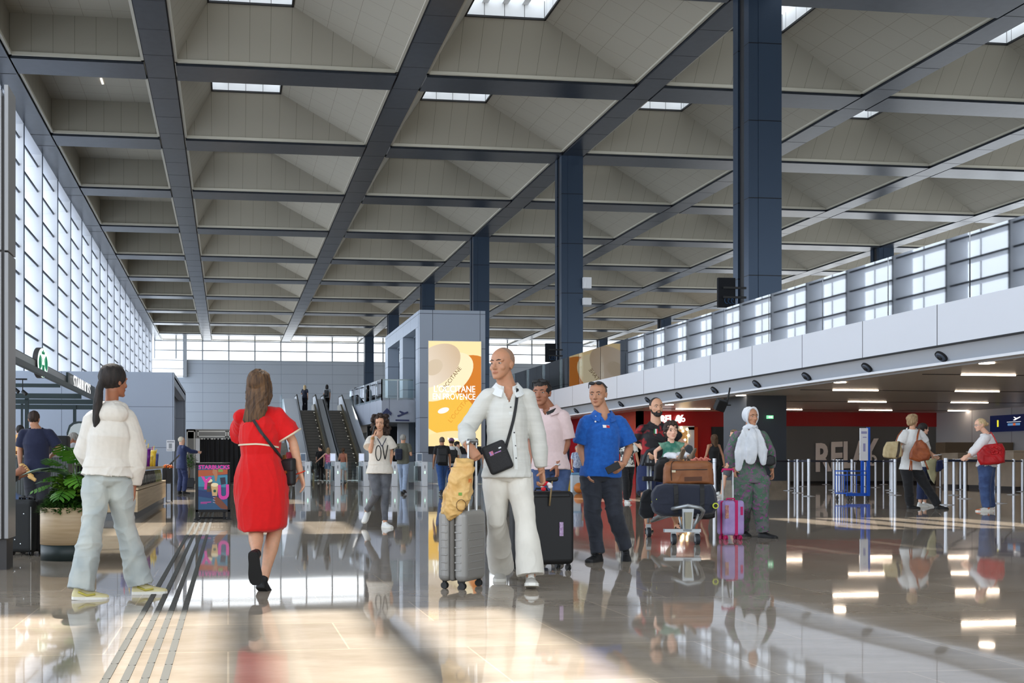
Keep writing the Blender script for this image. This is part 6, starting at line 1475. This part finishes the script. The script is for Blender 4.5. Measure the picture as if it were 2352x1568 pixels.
def softbag(nm,lab,pts,Z,th,mt,cat='bag',vox=.01,amp=.01,mode='d'):
    """bag from silhouette corner points with real thickness and rounded edges"""
    cx_=sum(p[0] for p in pts)/len(pts); cy_=sum(p[1] for p in pts)/len(pts); t=thing(nm,lab,cat,W(cx_,max(p[1] for p in pts),Z+th/2))
    R=lambda s,dz:[W(cx_+(x-cx_)*s,cy_+(y-cy_)*s,Z+dz) for x,y in pts]
    m=MB().rings([R(.80,0),R(.95,th*.06),R(1,th*.2),R(1,th*.8),R(.95,th*.94),R(.8,th)])
    me=remesh(m,vox,3,folds(amp,mode,1,9)); o=link('body',shift(me,ORG[t.name]),[mt],t,ORG[t.name]); return t,o
c_duf=cloth('duffel_navy',srgb(40,44,58)); m_brn=noisy('brown_leather',srgb(146,92,54),srgb(128,76,42),6,.5,bump=.1)
duf,dufo=softbag('duffel_bag','large dark navy duffel bag lying across the trolley',[(1496,1160),(1497,1130),(1508,1115),(1530,1110),(1635,1112),(1643,1130),(1648,1160),(1640,1178),(1600,1186),(1520,1184),(1502,1176)],12.5,.42,c_duf)
for x in (1552,1612): strapon('strap',dufo,[(x,1114),(x+1,1140),(x,1178)],.05,m_strap,duf,off=.004)
patch('yellow_stripe',dufo,[(1495,1144),(1509,1138),(1509,1140),(1495,1146)],mat('neon_yellow',srgb(210,220,60),.5),duf); patch('yellow_stripe',dufo,[(1497,1151),(1509,1145),(1509,1147),(1497,1153)],mat('neon_yellow',srgb(210,220,60),.5),duf)
q=W(1643,1161,12.48); MB().cyl(q,q-FW*.012,.034,None,20).build('round_tag',mat('neon_yellow',srgb(210,220,60),.5),parent=duf); MB().cyl(q,q-FW*.016,.022,None,20).build('tag_centre',m_strap,parent=duf)
brn,brno=softbag('travel_bag','tan brown leather travel bag under the toddler feet',[(1523,1112),(1524,1075),(1528,1064),(1540,1058),(1625,1058),(1636,1064),(1638,1085),(1640,1113),(1600,1112),(1560,1113)],12.55,.36,m_brn,amp=.005)
strapon('zip',brno,[(1544,1079),(1590,1078),(1637,1078)],.008,m_strap,brn,off=.003); strapon('piping',brno,[(1548,1059),(1542,1064),(1541,1085),(1543,1111)],.010,mat('dark_piping',srgb(60,34,20),.6),brn,off=.002)
strapon('handle',brno,[(1540,1060),(1550,1057.6),(1565,1060)],.02,m_brn,brn,off=.02); patch('stamp',brno,[(1572,1095),(1612,1094),(1612,1104),(1572,1105)],mat('stamp_brown',srgb(84,48,28),.6),brn,.002)
q=W(1547,1082,12.5); MB().box(-.02,-.012,-.012,.02,.0,.012,0,Matrix.Translation(q)).build('zip_pull',mat('zip_light',srgb(214,200,170),.4),parent=brn)
softbag('backpack','black backpack squeezed between the trolley bar and the tan travel bag',[(1502,1104),(1503,1070),(1515,1052),(1530,1050),(1536,1060),(1530,1108)],13.0,.25,m_blk)
softbag('hanging_bag','black bag hanging low at the left side of the trolley',[(1468,1180),(1470,1150),(1478,1128),(1492,1122),(1504,1130),(1506,1165),(1500,1188),(1478,1190)],13.25,.2,cloth('bag_dark',srgb(36,38,42)))
softbag('dark_bag','flat black bag under the duffel at the right rear of the trolley',[(1560,1180),(1630,1172),(1642,1176),(1642,1188),(1630,1192),(1575,1190)],12.95,.25,m_blk)
softbag('grey_jacket','dark grey jacket hung on the trolley bar behind the toddler',[(1573,1068),(1572,1028),(1580,1020),(1590,1024),(1597,1050),(1600,1062)],13.6,.12,cloth('jacket_grey',srgb(60,64,68)))
q=W(1602,1056,12.7); m=MB(); 
for i in range(6): m.tube([q+RT*(.03*i-.08)+UP*.0,q+RT*(.03*i-.05)+UP*(.025*(i%2)),q+RT*(.03*i)],.012,6)
o=m.build('ribbon_bow',mat('ribbon_pink',srgb(206,120,104),.6)); tag(o,'pink ribbon tied to the top of the tan travel bag','ribbon')
# toddler
c_tur=noisy('cloth_tiedye',srgb(50,110,92),srgb(150,186,160),7,.8,bump=.1,lo=.4,hi=.75)
kid=person('person','toddler in a green tie-dye top sitting on the trolley bags',13.35,
 dict(sa=(1523,1020,0),sb=(1561,1019,0),ea=(1505,1036,.3),wa=(1506,1053,-.5),eb=(1570,1034,.1),wb=(1574,1046,-.4),ha=(1532,1050,0),hb=(1554,1050,0),ka=(1545,1046,-1),na=(1558,1050,-1),kb=(1572,1044,-1),nb=(1582,1048,-1)),'a',
 1.05,'fair',(1541,968,-.02),hyaw=176,child=True,top=dict(mat=c_tur,sleeve=.3,hem=.02,loose=.02,sr=.03,name='top',amp=.006),bottom=dict(mat=cloth('white_leggings',srgb(222,222,224)),loose=.01,name='leggings',len=.95,amp=.005),
 hair=('bob',HDB),feet=dict(a=(150,1.2),b=(130,1.2)),shoes=(mat('kid_shoe',srgb(130,112,92),.6),mat('kid_sole',srgb(112,96,78),.7)),loc=G(1541,13.35,1.0),lod=0,bulk=.95)
# ---------------- woman with white headscarf
c_flo=noisy('cloth_floral',srgb(104,100,104),srgb(74,104,84),16,.8,lo=.45,hi=.55)
nt=c_flo.node_tree; bs=nt.nodes['Principled BSDF']; v=N(c_flo,'ShaderNodeTexNoise'); v.inputs['Scale'].default_value=30; lt_=N(c_flo,'ShaderNodeMath',operation='GREATER_THAN'); lt_.inputs[1].default_value=.61; tc=N(c_flo,'ShaderNodeTexCoord'); L(c_flo,tc.outputs['Object'],v.inputs['Vector']); L(c_flo,v.outputs['Fac'],lt_.inputs[0])
mx=N(c_flo,'ShaderNodeMix',data_type='RGBA'); src=bs.inputs['Base Color'].links[0].from_socket; L(c_flo,lt_.outputs[0],mx.inputs['Factor']); L(c_flo,src,mx.inputs['A']); mx.inputs['B'].default_value=srgb(140,70,130)+(1,); L(c_flo,mx.outputs['Result'],bs.inputs['Base Color'])
hij=person('person','woman in white headscarf and purple green floral suit pulling a small lilac suitcase',13.5,
 dict(sa=(1690,997,0),sb=(1753,997,0),ea=(1678,1038,.3),wa=(1686,1078,-.8),eb=(1768,1038,.2),wb=(1773,1078,.2),ha=(1706,1095,0),hb=(1742,1095,0),ka=(1706,1160,0),na=(1708,1222,"+.35"),kb=(1745,1158,-.3),nb=(1752,1226,"-.05")),'a',
 1.64,'tan',(1724,936),hyaw=162,top=dict(mat=c_flo,sleeve=1.9,sr=.015,hem=.06,loose=.016,flare=.14,name='tunic',amp=.009),bottom=dict(mat=c_flo,loose=.045,amp=.014,low=.8),hair=None,
 shoes=(m_shoeb,m_soleb),feet=dict(a=(180,0),b=(140,0)),female=True,lod=0,bulk=1.08,hand=dict(b=dict(curl=.8)))
c_scf=cloth('scarf_white',srgb(216,218,222),srgb(196,200,206),8,bump=.1); HF=hij.HF; H=HF.k; m=MB()
HF.ell(m,(0,-.14,.62),(.40,.38,.44),24,16)
m.tube([HF(.345*math.sin(t),.14+.07*math.cos(t),.50+.49*math.cos(t)) for t in np.linspace(0,2*math.pi,26)],.062*H,10)
HF.ell(m,(0,-.07,.60),(.385,.24,.46),24,16)
HF.ell(m,(0,.03,-.05),(.34,.36,.15),20,12); HF.ell(m,(0,-.05,-.12),(.42,.40,.18),20,12)
m.tube([W(1712,990,13.35),W(1706,1010,13.32),W(1700,1040,13.30),W(1696,1075,13.30)],[.045,.062,.068,.04],16,flat=.25,side=RT,round_=True)
m.tube([W(1728,990,13.35),W(1728,1010,13.30),W(1726,1035,13.27),W(1724,1054,13.28)],[.045,.07,.075,.07],16,flat=.25,side=RT,round_=True)
m.tube([W(1738,990,13.38),W(1745,1010,13.32),W(1751,1035,13.30),W(1754,1062,13.30)],[.045,.062,.068,.04],16,flat=.25,side=RT,round_=True)
me=remesh(m,.008,2,folds(.007,'v',1.2,5)); link('headscarf',shift(me,ORG[hij.root.name]),[c_scf],hij.root,ORG[hij.root.name])
softbag('purse','black purse under the left arm of the white headscarf woman',[(1757,1068),(1756,1052),(1768,1044),(1780,1048),(1782,1064),(1772,1070)],13.3,.1,m_blk,amp=.004)
b2_=G(1678,13.15); m_lil=noisy('lilac_shell',srgb(176,150,204),srgb(160,136,192),9,.35); m_mag=mat('magenta',srgb(196,20,100),.45)
lil,ML=suitcase('small lilac child suitcase with a magenta strap and handle',b2_,math.radians(6),.28,.19,.42,m_lil,.36,m_mag,ribs=False,zipm=m_mag,wheelm=m_mag,hxo=.06)
MB().box(-.0,-.100,.055,.04,.1,.478,0,ML).build('strap',m_mag,parent=lil,bevel=.004); MB().box(.075,-.1,.30,.105,-.094,.40,0,ML).build('side_label',m_mag,parent=lil)
MB().box(-.13,-.099,.26,-.085,-.093,.42,0,ML).build('sticker',noisy('sticker',srgb(200,150,120),srgb(160,90,110),60,.5),parent=lil)
# ---------------- curly haired woman on the phone
c_crm=cloth('cream_tee',srgb(214,206,194)); c_gj=cloth('grey_jeans',srgb(78,80,86),srgb(96,98,104),10)
cur=person('person','curly dark haired woman in cream tee and grey jeans talking on a phone',15.7,
 dict(sa=(850,1008,0),sb=(893,1008,0),ea=(851,1036,-.5),wa=(856,1003,-.4),eb=(899,1040,.2),wb=(895,1068,-.2),ha=(859,1082,0),hb=(885,1082,0),ka=(865,1134,-.4),na=(842,1172,1),kb=(884,1135,-.2),nb=(884,1198,"-.1")),'a',
 1.66,'olive',(873,953),hyaw=192,hpitch=-8,top=dict(mat=c_crm,sleeve=.62,hem=.02,loose=.03,sr=.03,flare=.1,v=.03,name='tee',amp=.01),bottom=dict(mat=c_gj,loose=.008,len=.96,low=.85,name='jeans'),
 hair=('curly',HDB),shoes=(m_shoew,m_solew),feet=dict(a=(205,-.7),b=(150,0)),female=True,lod=0,hand=dict(a=dict(d=(.35,.9,0),pn=(.7,0,.4),th=(.1,.4,-.9),curl=.7)))
P_=[onsurf(cur.top,869+6*math.cos(t),1040+17*math.sin(t),.004)[0] for t in np.linspace(0,6.283,20)]; P_=[p for p in P_ if p]; MB().tube(P_,.007,6).build('print_letter',m_strap,parent=cur.root)
strapon('print_letter',cur.top,[(878,1022),(884,1056),(890,1022)],.014,m_strap,cur.root,24); strapon('lanyard',cur.top,[(867,1006),(877,1026),(887,1006)],.010,mat('lanyard_navy',srgb(36,40,66),.6),cur.root,24)
q=W(858,987,15.55); o=MB().box(-.006,-.036,-.07,.006,.036,.07,0,Matrix.Translation(q)@Matrix.Rotation(.25,4,'Y')).build('phone',m_strap,bevel=.005); tag(o,'phone at the ear of the curly haired woman','phone')
m=MB(); w_=cur.P['wa'];
for i in range(3): m.tube([w_-UP*(.012*i+.01)+Vector((.029*math.cos(t),.029*math.sin(t),0)) for t in np.linspace(0,6.28,12)],.004,6)
m.build('bracelet',mat('gold',srgb(190,150,90),.3,metal=.9),parent=cur.root)
c_olv=cloth('olive_tee',srgb(96,96,84)); c_lj=cloth('light_jeans',srgb(150,166,190)); c_bt=cloth('black_tee',srgb(26,26,28)); c_blj=cloth('mid_jeans',srgb(44,78,132)); c_wt=cloth('white_tee',srgb(222,222,220)); c_bk=cloth('black_trousers',srgb(22,22,25)); c_suit=cloth('navy_suit',srgb(30,44,88),rough=.6)
BS=(m_shoeb,m_soleb); WS=(m_shoew,m_solew)
def backpack(lab,pr,mt,w_=.14,d=.08,h=.21,side=0,low=0,k=1.):
    c=pr.Sm-pr.up*(.24+low)-pr.fs*(.14+d*.5)+pr.rs*side
    t=thing('backpack',lab,'backpack',(c.x,c.y,c.z-h)); M=basis(c,pr.rs,-pr.fs,pr.up); M=Matrix(((pr.rs.x,-pr.fs.x,pr.up.x,c.x),(pr.rs.y,-pr.fs.y,pr.up.y,c.y),(pr.rs.z,-pr.fs.z,pr.up.z,c.z),(0,0,0,1)))
    MB().box(-w_,-d,-h,w_,d,h,0,M).build('main_bag',mt,parent=t,bevel=.05,seg=4); MB().box(-w_*.75,d*.8,-h*.85,w_*.75,d*1.45,h*.15,0,M).build('front_pocket',mt,parent=t,bevel=.03,seg=3)
    for sg in (-1,1):
        if side and sg*side<0: continue
        S_=pr.Sm+pr.rs*(sg*.10); MB().tube([c+pr.rs*(sg*.09-side*.5)+pr.up*h*.9-pr.fs*-.02,S_+pr.up*.045,S_+pr.fs*.11-pr.up*.05,S_+pr.fs*.12-pr.up*.25],.016,6,flat=.5).build('strap',m_strap,parent=t)
    return t
g1=far('grey haired man in olive tee walking away, dark bag on left shoulder',926,32.2,1.76,12,c_olv,c_lj,('short',HGR),BS,step=.22,ph=-1,arms=('strap','bent'),lod=1)
backpack('dark blue backpack on the left shoulder of the olive tee man',g1,cloth('bag_navy',srgb(28,34,52)),.11,.06,.17,-.12,.02)
g2=far('cropped hair man in black tee and jeans walking away with black backpack',1015,31.9,1.68,-8,c_bt,c_blj,('buzz',HST),BS,step=.26,ph=1,lod=1,sk='tan',bulk=1.06)
backpack('big black backpack on the black tee man',g2,m_blk,.16,.09,.24)
g3=far('person in purple cap and white tee walking beside the black tee man',1037,32.6,1.66,5,c_wt,c_blj,('short',HDB),WS,step=.2,ph=-1)
m=MB(); g3.HF.ell(m,(0,-.04,.70),(.38,.45,.36),18,12); m.build('cap',mat('purple_cap',srgb(120,80,120),.8),parent=g3.root); backpack('dark backpack of the purple cap person',g3,m_blk,.13,.07,.2,.03)
far('dark haired teenager in white looking right beyond the purple cap person',1050,34.5,1.60,80,c_wt,c_blj,('short',HB),WS,sk='fair')
g5=far('dark curly haired person in black seen between the advert and the man in white',1091,33.,1.66,-20,c_bt,c_bk,('bob',HB),BS)
far('man in black tee and trousers by the left escalator foot looking left',736,52.8,1.74,10,c_bt,c_bk,('short',HB),WS,hyaw=-80,sk='fair')
c_strp=noisy('cloth_pink_stripe',srgb(196,60,110),srgb(226,150,180),4,.8,stretch=(1,1,12),lo=.48,hi=.52)
far('blonde girl in pink striped top and denim shorts by the escalators',754,51.6,1.64,4,c_strp,cloth('denim_short',srgb(110,126,156)),('long',HLB,.5,.30),WS,sk='fair',step=.1,ph=1,arms=('out','down'),female=True,tk=dict(sleeve=0,loose=.006,hem=-.02),bk=dict(kind='shorts',len=.30,name='shorts',loose=.02))
far('girl with brown ponytail in tan top and pale denim shorts by the right escalator foot',788,51.4,1.62,8,cloth('tan_top',srgb(176,112,90)),cloth('pale_denim',srgb(150,176,186)),('pony',HBR,[(0,-.42,.65),(0,-.5,.3),(0,-.46,-.2)],[.1,.13,.07]),BS,sk='tan',step=.3,ph=1,arms=('bent','down'),female=True,tk=dict(sleeve=0,loose=.006,hem=-.02),bk=dict(kind='shorts',len=.33,name='shorts',loose=.025))
far('person in dark red top and black trousers half hidden right of the red dress',668,46.,1.62,10,cloth('dark_red_top',srgb(130,16,36)),c_bk,('short',HB),WS,step=.22,ph=1,sk='tan')
e_b=far('blonde woman in dark dress at the top of the left escalator',700,69.3,1.66,15,cloth('dark_blue_dress',srgb(34,38,56)),cloth('dark_skirt',srgb(28,30,44)),('long',HBL,.45,.32),BS,z0=LZ,step=.05,female=True,arms=('bent','down'),bk=dict(flare=.04))
e_c=far('dark haired traveller with backpack at the top of the right escalator',751,69.5,1.70,5,cloth('grey_top',srgb(150,154,158)),c_bk,('long',HB,.3,.38),BS,z0=LZ,step=.12,sk='tan')
backpack('black backpack of the traveller on the right escalator',e_c,m_blk,.13,.07,.2)
far('left of two dark figures behind the landing glass',817,71.5,1.64,100,c_bt,c_bk,('bob',HB),BS,z0=LZ,step=.08)
far('right of two dark figures behind the landing glass, leaning on the rail',840,71.,1.7,190,noisy('cloth_check',srgb(60,60,66),srgb(150,150,156),6,.8),c_bk,('short',HB),BS,z0=LZ,step=.08,arms=('bent','bent'))
su=far('white haired man in navy suit reaching toward the booth',417,32.4,1.70,50,c_suit,c_suit,('buzz',HWH),BS,sk='fair',step=.04,arms=('down','fwd'),lod=1,tk=dict(sleeve=1.95,hem=.14,loose=.022,amp=.006,flare=.08,name='jacket'),hyaw=55,bk=dict(loose=.02))
# cafe people
nav=person('person','broad man in navy tee at the cafe counter, holding a paper bag',16.6,
 dict(sa=(51,992,0),sb=(116,992,0),ea=(46,1034,.2),wa=(46,1066,-.3),eb=(136,1030,.4),wb=(118,1046,1),ha=(70,1080,0),hb=(99,1080,0),ka=(72,1140,.1),na=(71,1198,"+.0"),kb=(97,1140,.1),nb=(98,1198,"+.1")),'b',
 1.76,'tan',(78,944),hyaw=-5,top=dict(mat=cloth('navy_tee',srgb(26,32,60)),sleeve=.8,loose=.02,hem=.03,sr=.012,name='tee'),bottom=dict(mat=cloth('charcoal_trousers',srgb(40,42,50)),loose=.02),hair=('short',HDB),shoes=BS,feet=dict(a=(-10,0),b=(10,0)),lod=1,bulk=1.12)
q=W(54,1082,16.4); m=MB(); 
for i,(x,y) in enumerate(((58,1072),(64,1080),(70,1090),(76,1098))): m.tube([W(x-8,y-4,16.4),W(x+3,y+3,16.4)],[.035,.03],8,round_=True)
o=link('paper_snack_bag',remesh(m,.01,1,folds(.01,'d',2)),[m_yb],None,(0,0,0)); o.data.transform(Matrix.Translation(-q)); o.location=q; ORG[o.name]=q; tag(o,'crumpled paper snack bag in the left hand of the navy tee man','paper bag')
cas=person('person','grey haired man in white shirt bending over the cafe counter',20.6,
 dict(sa=(168,1022,-.15),sb=(174,1024,.15),ea=(156,1042,-.3),wa=(138,1048,.2),eb=(160,1044,.3),wb=(142,1050,.2),ha=(184,1060,-.09),hb=(186,1060,.09),ka=(184,1110,0),na=(186,1165,"+.0"),kb=(188,1110,0),nb=(190,1165,"+.1")),'b',
 1.74,'brown',(162,996),hyaw=272,hpitch=-28,top=dict(mat=cloth('cafe_shirt',srgb(206,208,214)),sleeve=.9,loose=.03,hem=.03,sr=.015),bottom=dict(mat=c_bk),hair=('short',HGR),shoes=BS,feet=dict(a=(270,0),b=(270,0)),lod=1)
far('dark haired person beyond the navy tee man at the cafe',46,22.5,1.70,-30,c_bt,c_bk,('short',HB),BS)
# seated traveller at the far left
sit=person('person','seated traveller in jeans mostly hidden behind the grey totem',11.9,
 dict(sa=(6,1072,-.1),sb=(2,1072,.2),ea=(24,1096,-.2),wa=(36,1088,-.2),eb=(14,1100,.2),wb=(30,1095,.1),ha=(-6,1140,-.1),hb=(-6,1138,.1),ka=(58,1158,-.3),na=(34,1238,"-.25"),kb=(52,1152,.2),nb=(24,1235,"+.15")),'a',
 1.75,'brown',(8,1015),hyaw=90,top=dict(mat=c_bt,sleeve=1.9,loose=.03,hem=.0),bottom=dict(mat=cloth('seated_jeans',srgb(72,92,128))),hair=('short',HDB),shoes=(mat('trainer_beige',srgb(150,130,110),.6),m_solew),feet=dict(a=(70,0),b=(80,0)),lod=1,loc=G(8,11.9))
st_=thing('waiting_seat','low dark seat under the seated traveller behind the totem','seat',G(-10,11.9)); q=G(-10,11.9)
MB().box(q.x-.28,q.y-.25,.36,q.x+.22,q.y+.3,.44).build('seat_pad',m_totd,parent=st_,bevel=.02); MB().box(q.x-.2,q.y-.15,0,q.x+.1,q.y+.2,.36).build('pedestal',m_totd,parent=st_)
# black fabric suitcases by the planter
c_fab=mat('black_luggage',srgb(25,27,27),.75)
for (px,Z_,w_,d_,h_,yaw,lab) in ((62,11.0,.32,.25,.53,-.5,'black fabric suitcase with grey piping between the totem and the oak planter'),(38,11.7,.26,.26,.44,.4,'smaller dark suitcase behind the grey piped black one')):
    b_=G(px,Z_); t,M=suitcase(lab,b_,yaw,w_,d_,h_,c_fab,None,ribs=False,zipm=m_blk,h0=.03)
    m=MB()
    for sy in (-1,1):
        for sx in (-1,1): m.tube([M@Vector((sx*(w_/2-.012),sy*(d_/2+.0),z)) for z in (.06,.2,h_-.04)],.007,6)
    m.build('piping',mat('grey_piping',srgb(140,140,138),.6),parent=t)
    m=MB()
    for sx in (-1,1): m.tube([M@Vector((sx*.09,0,h_+.02)),M@Vector((sx*.09,0,h_+.05)),M@Vector((sx*.03,0,h_+.055)),M@Vector((sx*.03,0,h_+.02))],.014,8)
    m.build('top_handle',m_blk,parent=t)
    if px==62:
        for (x,z) in ((-.05,.16),(.06,.42),(.02,.12)): MB().cyl(M@Vector((x,-d_/2-.002,z)),M@Vector((x,-d_/2+.004,z)),.006,None,8).build('rivet',m_steel,parent=t)
# figures between the trolley group
lw=far('woman with long brown hair in black walking toward the red shop',1640,30.5,1.72,-25,c_bt,c_bk,('long',HBR,.62,.30,.05),WS,sk='tan',step=.24,ph=1,female=True,lod=1,tk=dict(sleeve=0,loose=.006),arms=('down','down'))
pm=far('man in profile with sunglasses on his head behind the headscarf woman',1686,29.0,1.80,265,cloth('grey_tee',srgb(120,124,130)),cloth('grey_shorts',srgb(90,92,98)),('short',HLB),WS,sk='fair',step=.3,ph=1,lod=1,bk=dict(kind='shorts',len=.42,name='shorts',loose=.03)); glasses(pm,.30,.85)
far('person in black trousers and patterned top behind the blue polo man',1440,25.2,1.66,175,noisy('cloth_leafy',srgb(60,60,60),srgb(220,218,210),9,.8,lo=.45,hi=.5),c_bk,('bob',HDB),WS,sk='tan',step=.16,lod=1,female=True,bk=dict(loose=.02))
far('person in blue striped shirt behind the blue polo man near the red shop',1326,37.,1.5,170,noisy('cloth_blue_stripe',srgb(110,126,160),srgb(190,200,216),6,.8,stretch=(12,12,1),lo=.45,hi=.55),c_blj,('short',HGR),WS,step=.1)
for (px,Z_,hw,h,c,lab,cat,nm) in ((1306,34.,.09,.72,(224,186,60),'tall yellow carton standing on the floor between the pink and blue polo men','carton','carton'),(1322,33.5,.14,.55,(196,206,214),'white plastic tub with pale blue lid beside the yellow carton','tub','tub'),(1345,36,.2,.5,(150,40,50),'dark red holdall on the floor behind the blue polo man','bag','holdall')):
    q=G(px,Z_); o=MB().box(q.x-hw,q.y-.1,0,q.x+hw,q.y+.12,h).build(nm,mat(nm+'_c',srgb(*c),.5),bevel=.02); tag(o,lab,cat)
q=G(1322,33.5); o=MB().box(q.x-.15,q.y-.11,.551,q.x+.15,q.y+.13,.62).build('tub_lid',mat('lid_c',srgb(110,160,196),.4),bevel=.015,parent=bpy.data.objects['tub'])
q=G(1330,33.0,.16); o=MB().ell(q,.16,20,14).build('ball',mat('orange_ball',srgb(200,116,44),.5)); tag(o,'orange ball on the floor in front of the white tub','ball')
# ---------------- check-in queue group
cb_=person('person','curly blonde woman in white tee and black trousers, one leg stretched, in the check-in queue',21.8,
 dict(sa=(2077,992,-.05),sb=(2113,992,.03),ea=(2066,1025,.3),wa=(2074,1052,1),eb=(2125,1022,.3),wb=(2138,1042,.8),ha=(2082,1074,0),hb=(2101,1074,0),ka=(2087,1120,.1),na=(2090,1158,"+.1"),kb=(2128,1118,.3),nb=(2154,1162,"-.1")),'b',
 1.80,'olive',(2096,952),hyaw=68,top=dict(mat=c_wt,sleeve=.75,loose=.035,sr=.02,hem=.03,flare=.14,name='tee'),bottom=dict(mat=c_bk,loose=.025),hair=('bob',HLB),shoes=BS,feet=dict(a=(85,0),b=(90,0)),female=True,lod=1)
dk_=person('person','dark haired woman in profile holding papers, standing behind the curly blonde woman',22.9,
 dict(sa=(2116,1008,-.15),sb=(2124,1008,.15),ea=(2122,1034,-.2),wa=(2141,1045,-.2),eb=(2130,1034,.2),wb=(2144,1044,.1),ha=(2118,1072,-.09),hb=(2122,1072,.09),ka=(2116,1115,-.1),na=(2113,1153,"-.1"),kb=(2124,1115,.1),nb=(2124,1153,"+.15")),'a',
 1.70,'fair',(2121,972),hyaw=88,top=dict(mat=c_wt,sleeve=.8,loose=.02,hem=.03),bottom=dict(mat=cloth('navy_crop',srgb(36,48,84)),len=.88,loose=.025),hair=('pony',HB,[(0,-.42,.5),(0,-.5,.3),(0,-.5,.1)],[.12,.12,.06]),shoes=WS,feet=dict(a=(80,0),b=(95,0)),female=True,lod=1)
softbag('cardigan','khaki cardigan tied round the waist of the dark haired queue woman',[(2128,1056),(2145,1050),(2152,1056),(2150,1090),(2146,1112),(2138,1100),(2130,1080)],22.6,.18,cloth('khaki',srgb(176,170,132)),'cardigan')
softbag('cap','navy cap hanging at the hip of the dark haired queue woman',[(2152,1058),(2164,1056),(2168,1075),(2160,1082),(2150,1084)],22.5,.14,cloth('cap_navy',srgb(26,32,70)),'cap')
def paper(px0,px1,py,Z,lab):
    a,b_=W(px0,py,Z),W(px1,py-3,Z); o=MB().prism([a,b_,b_+FW*.15+UP*.01,a+FW*.15],(0,0,.004)).build('paper',m_lip); tag(o,lab,'paper')
paper(2144,2164,1047,22.6,'white papers in the hands of the dark haired queue woman')
redb=person('person','older blonde woman in white blouse, jeans and glasses facing left with a red bag',20.85,
 dict(sa=(2263,1003,-.14),sb=(2270,1003,.14),ea=(2245,1030,-.2),wa=(2223,1046,-.1),eb=(2252,1032,.2),wb=(2228,1048,.1),ha=(2264,1068,-.09),hb=(2268,1068,.09),ka=(2262,1118,-.1),na=(2266,1161,"-.12"),kb=(2270,1118,.1),nb=(2276,1163,"+.12")),'b',
 1.76,'fair',(2250,961),hyaw=272,hpitch=-6,top=dict(mat=cloth('white_blouse',srgb(226,224,224)),sleeve=1.8,loose=.035,sr=.02,hem=.02,flare=.1,name='blouse'),bottom=dict(mat=cloth('queue_jeans',srgb(42,58,96),srgb(60,80,120),8),loose=.035,low=.9),
 hair=('bun',HBL),shoes=(noisy('shoe_multi',srgb(220,216,210),srgb(206,110,60),14,.6,lo=.5,hi=.55),m_solew),feet=dict(a=(270,0),b=(265,0)),female=True,lod=1,bulk=1.1)
paper(2203,2236,1055,20.7,'white sheet held forward by the red bag woman')
m_redl=noisy('red_leather',srgb(190,24,32),srgb(160,14,22),8,.35,bump=.2); m_tanl=noisy('tan_leather',srgb(158,84,44),srgb(124,60,30),8,.4,bump=.2); m_beil=noisy('beige_fabric',srgb(196,180,140),srgb(180,160,120),10,.6)
rb_,rbo=softbag('handbag','large red leather handbag with ruffles on the shoulder of the older blonde woman',[(2244,1040),(2262,1022),(2286,1018),(2302,1018),(2308,1030),(2308,1062),(2290,1066),(2252,1067),(2246,1055)],20.5,.16,m_redl)
m=MB(); rr=random.Random(6)
for i in range(16): 
    q,_=onsurf(rbo,rr.uniform(2278,2302),rr.uniform(1022,1046),.0)
    if q: m.ell(q,(.035,.02,.022),8,6)
m.build('ruffle',m_redl,parent=rb_); MB().tube([W(2292,1022,20.5),W(2284,1005,20.55),W(2276,992,20.7),W(2270,1000,20.8)],.014,8,flat=.5).build('strap',m_redl,parent=rb_)
tb_,tbo=softbag('backpack','tan leather backpack on the curly blonde woman',[(2104,1012),(2116,1010),(2128,1020),(2138,1044),(2134,1056),(2110,1060),(2088,1054),(2090,1040),(2098,1022)],21.35,.16,m_tanl,'backpack')
MB().tube([W(2106,1012,21.4),W(2108,998,21.5),W(2112,985,21.65)],.018,8,flat=.5).tube([W(2092,1056,21.4),W(2089,1080,21.4),W(2094,1080,21.4),W(2094,1058,21.4)],.012,6).tube([W(2124,1058,21.4),W(2132,1078,21.4)],.014,6).build('strap',m_tanl,parent=tb_)
bb_,bbo=softbag('shoulder_bag','beige shoulder bag at the left side of the curly blonde woman',[(2036,1015),(2066,1013),(2071,1025),(2071,1048),(2056,1053),(2030,1050),(2027,1045),(2030,1028)],21.5,.2,m_beil)
MB().tube([W(2058,1014,21.6),W(2063,1000,21.65),W(2072,988,21.7)],.012,6).build('strap',m_tanl,parent=bb_); strapon('dark_band',bbo,[(2065,1015),(2064,1035),(2060,1050)],.05,mat('band_dark',srgb(60,50,40),.5),bb_)
m=MB(); HF=redb.HF
for sg in (-1,1): m.tube([HF(sg*.14+.08*math.cos(t),.41,.49+.07*math.sin(t)) for t in np.linspace(0,6.28,12)],.003,5); m.tube([HF(sg*.22,.40,.5),HF(sg*.34,.0,.5)],.003,5)
m.build('glasses',m_steel,parent=redb.root)
SC.view_settings.view_transform='Standard'; SC.view_settings.look='None'; SC.view_settings.gamma=1; SC.view_settings.use_curve_mapping=False
SC.view_settings.exposure=.38
SC.cycles.use_denoising=True; SC.cycles.max_bounces=8; SC.cycles.transparent_max_bounces=16; SC.cycles.sample_clamp_indirect=6; SC.cycles.caustics_reflective=False; SC.cycles.caustics_refractive=False
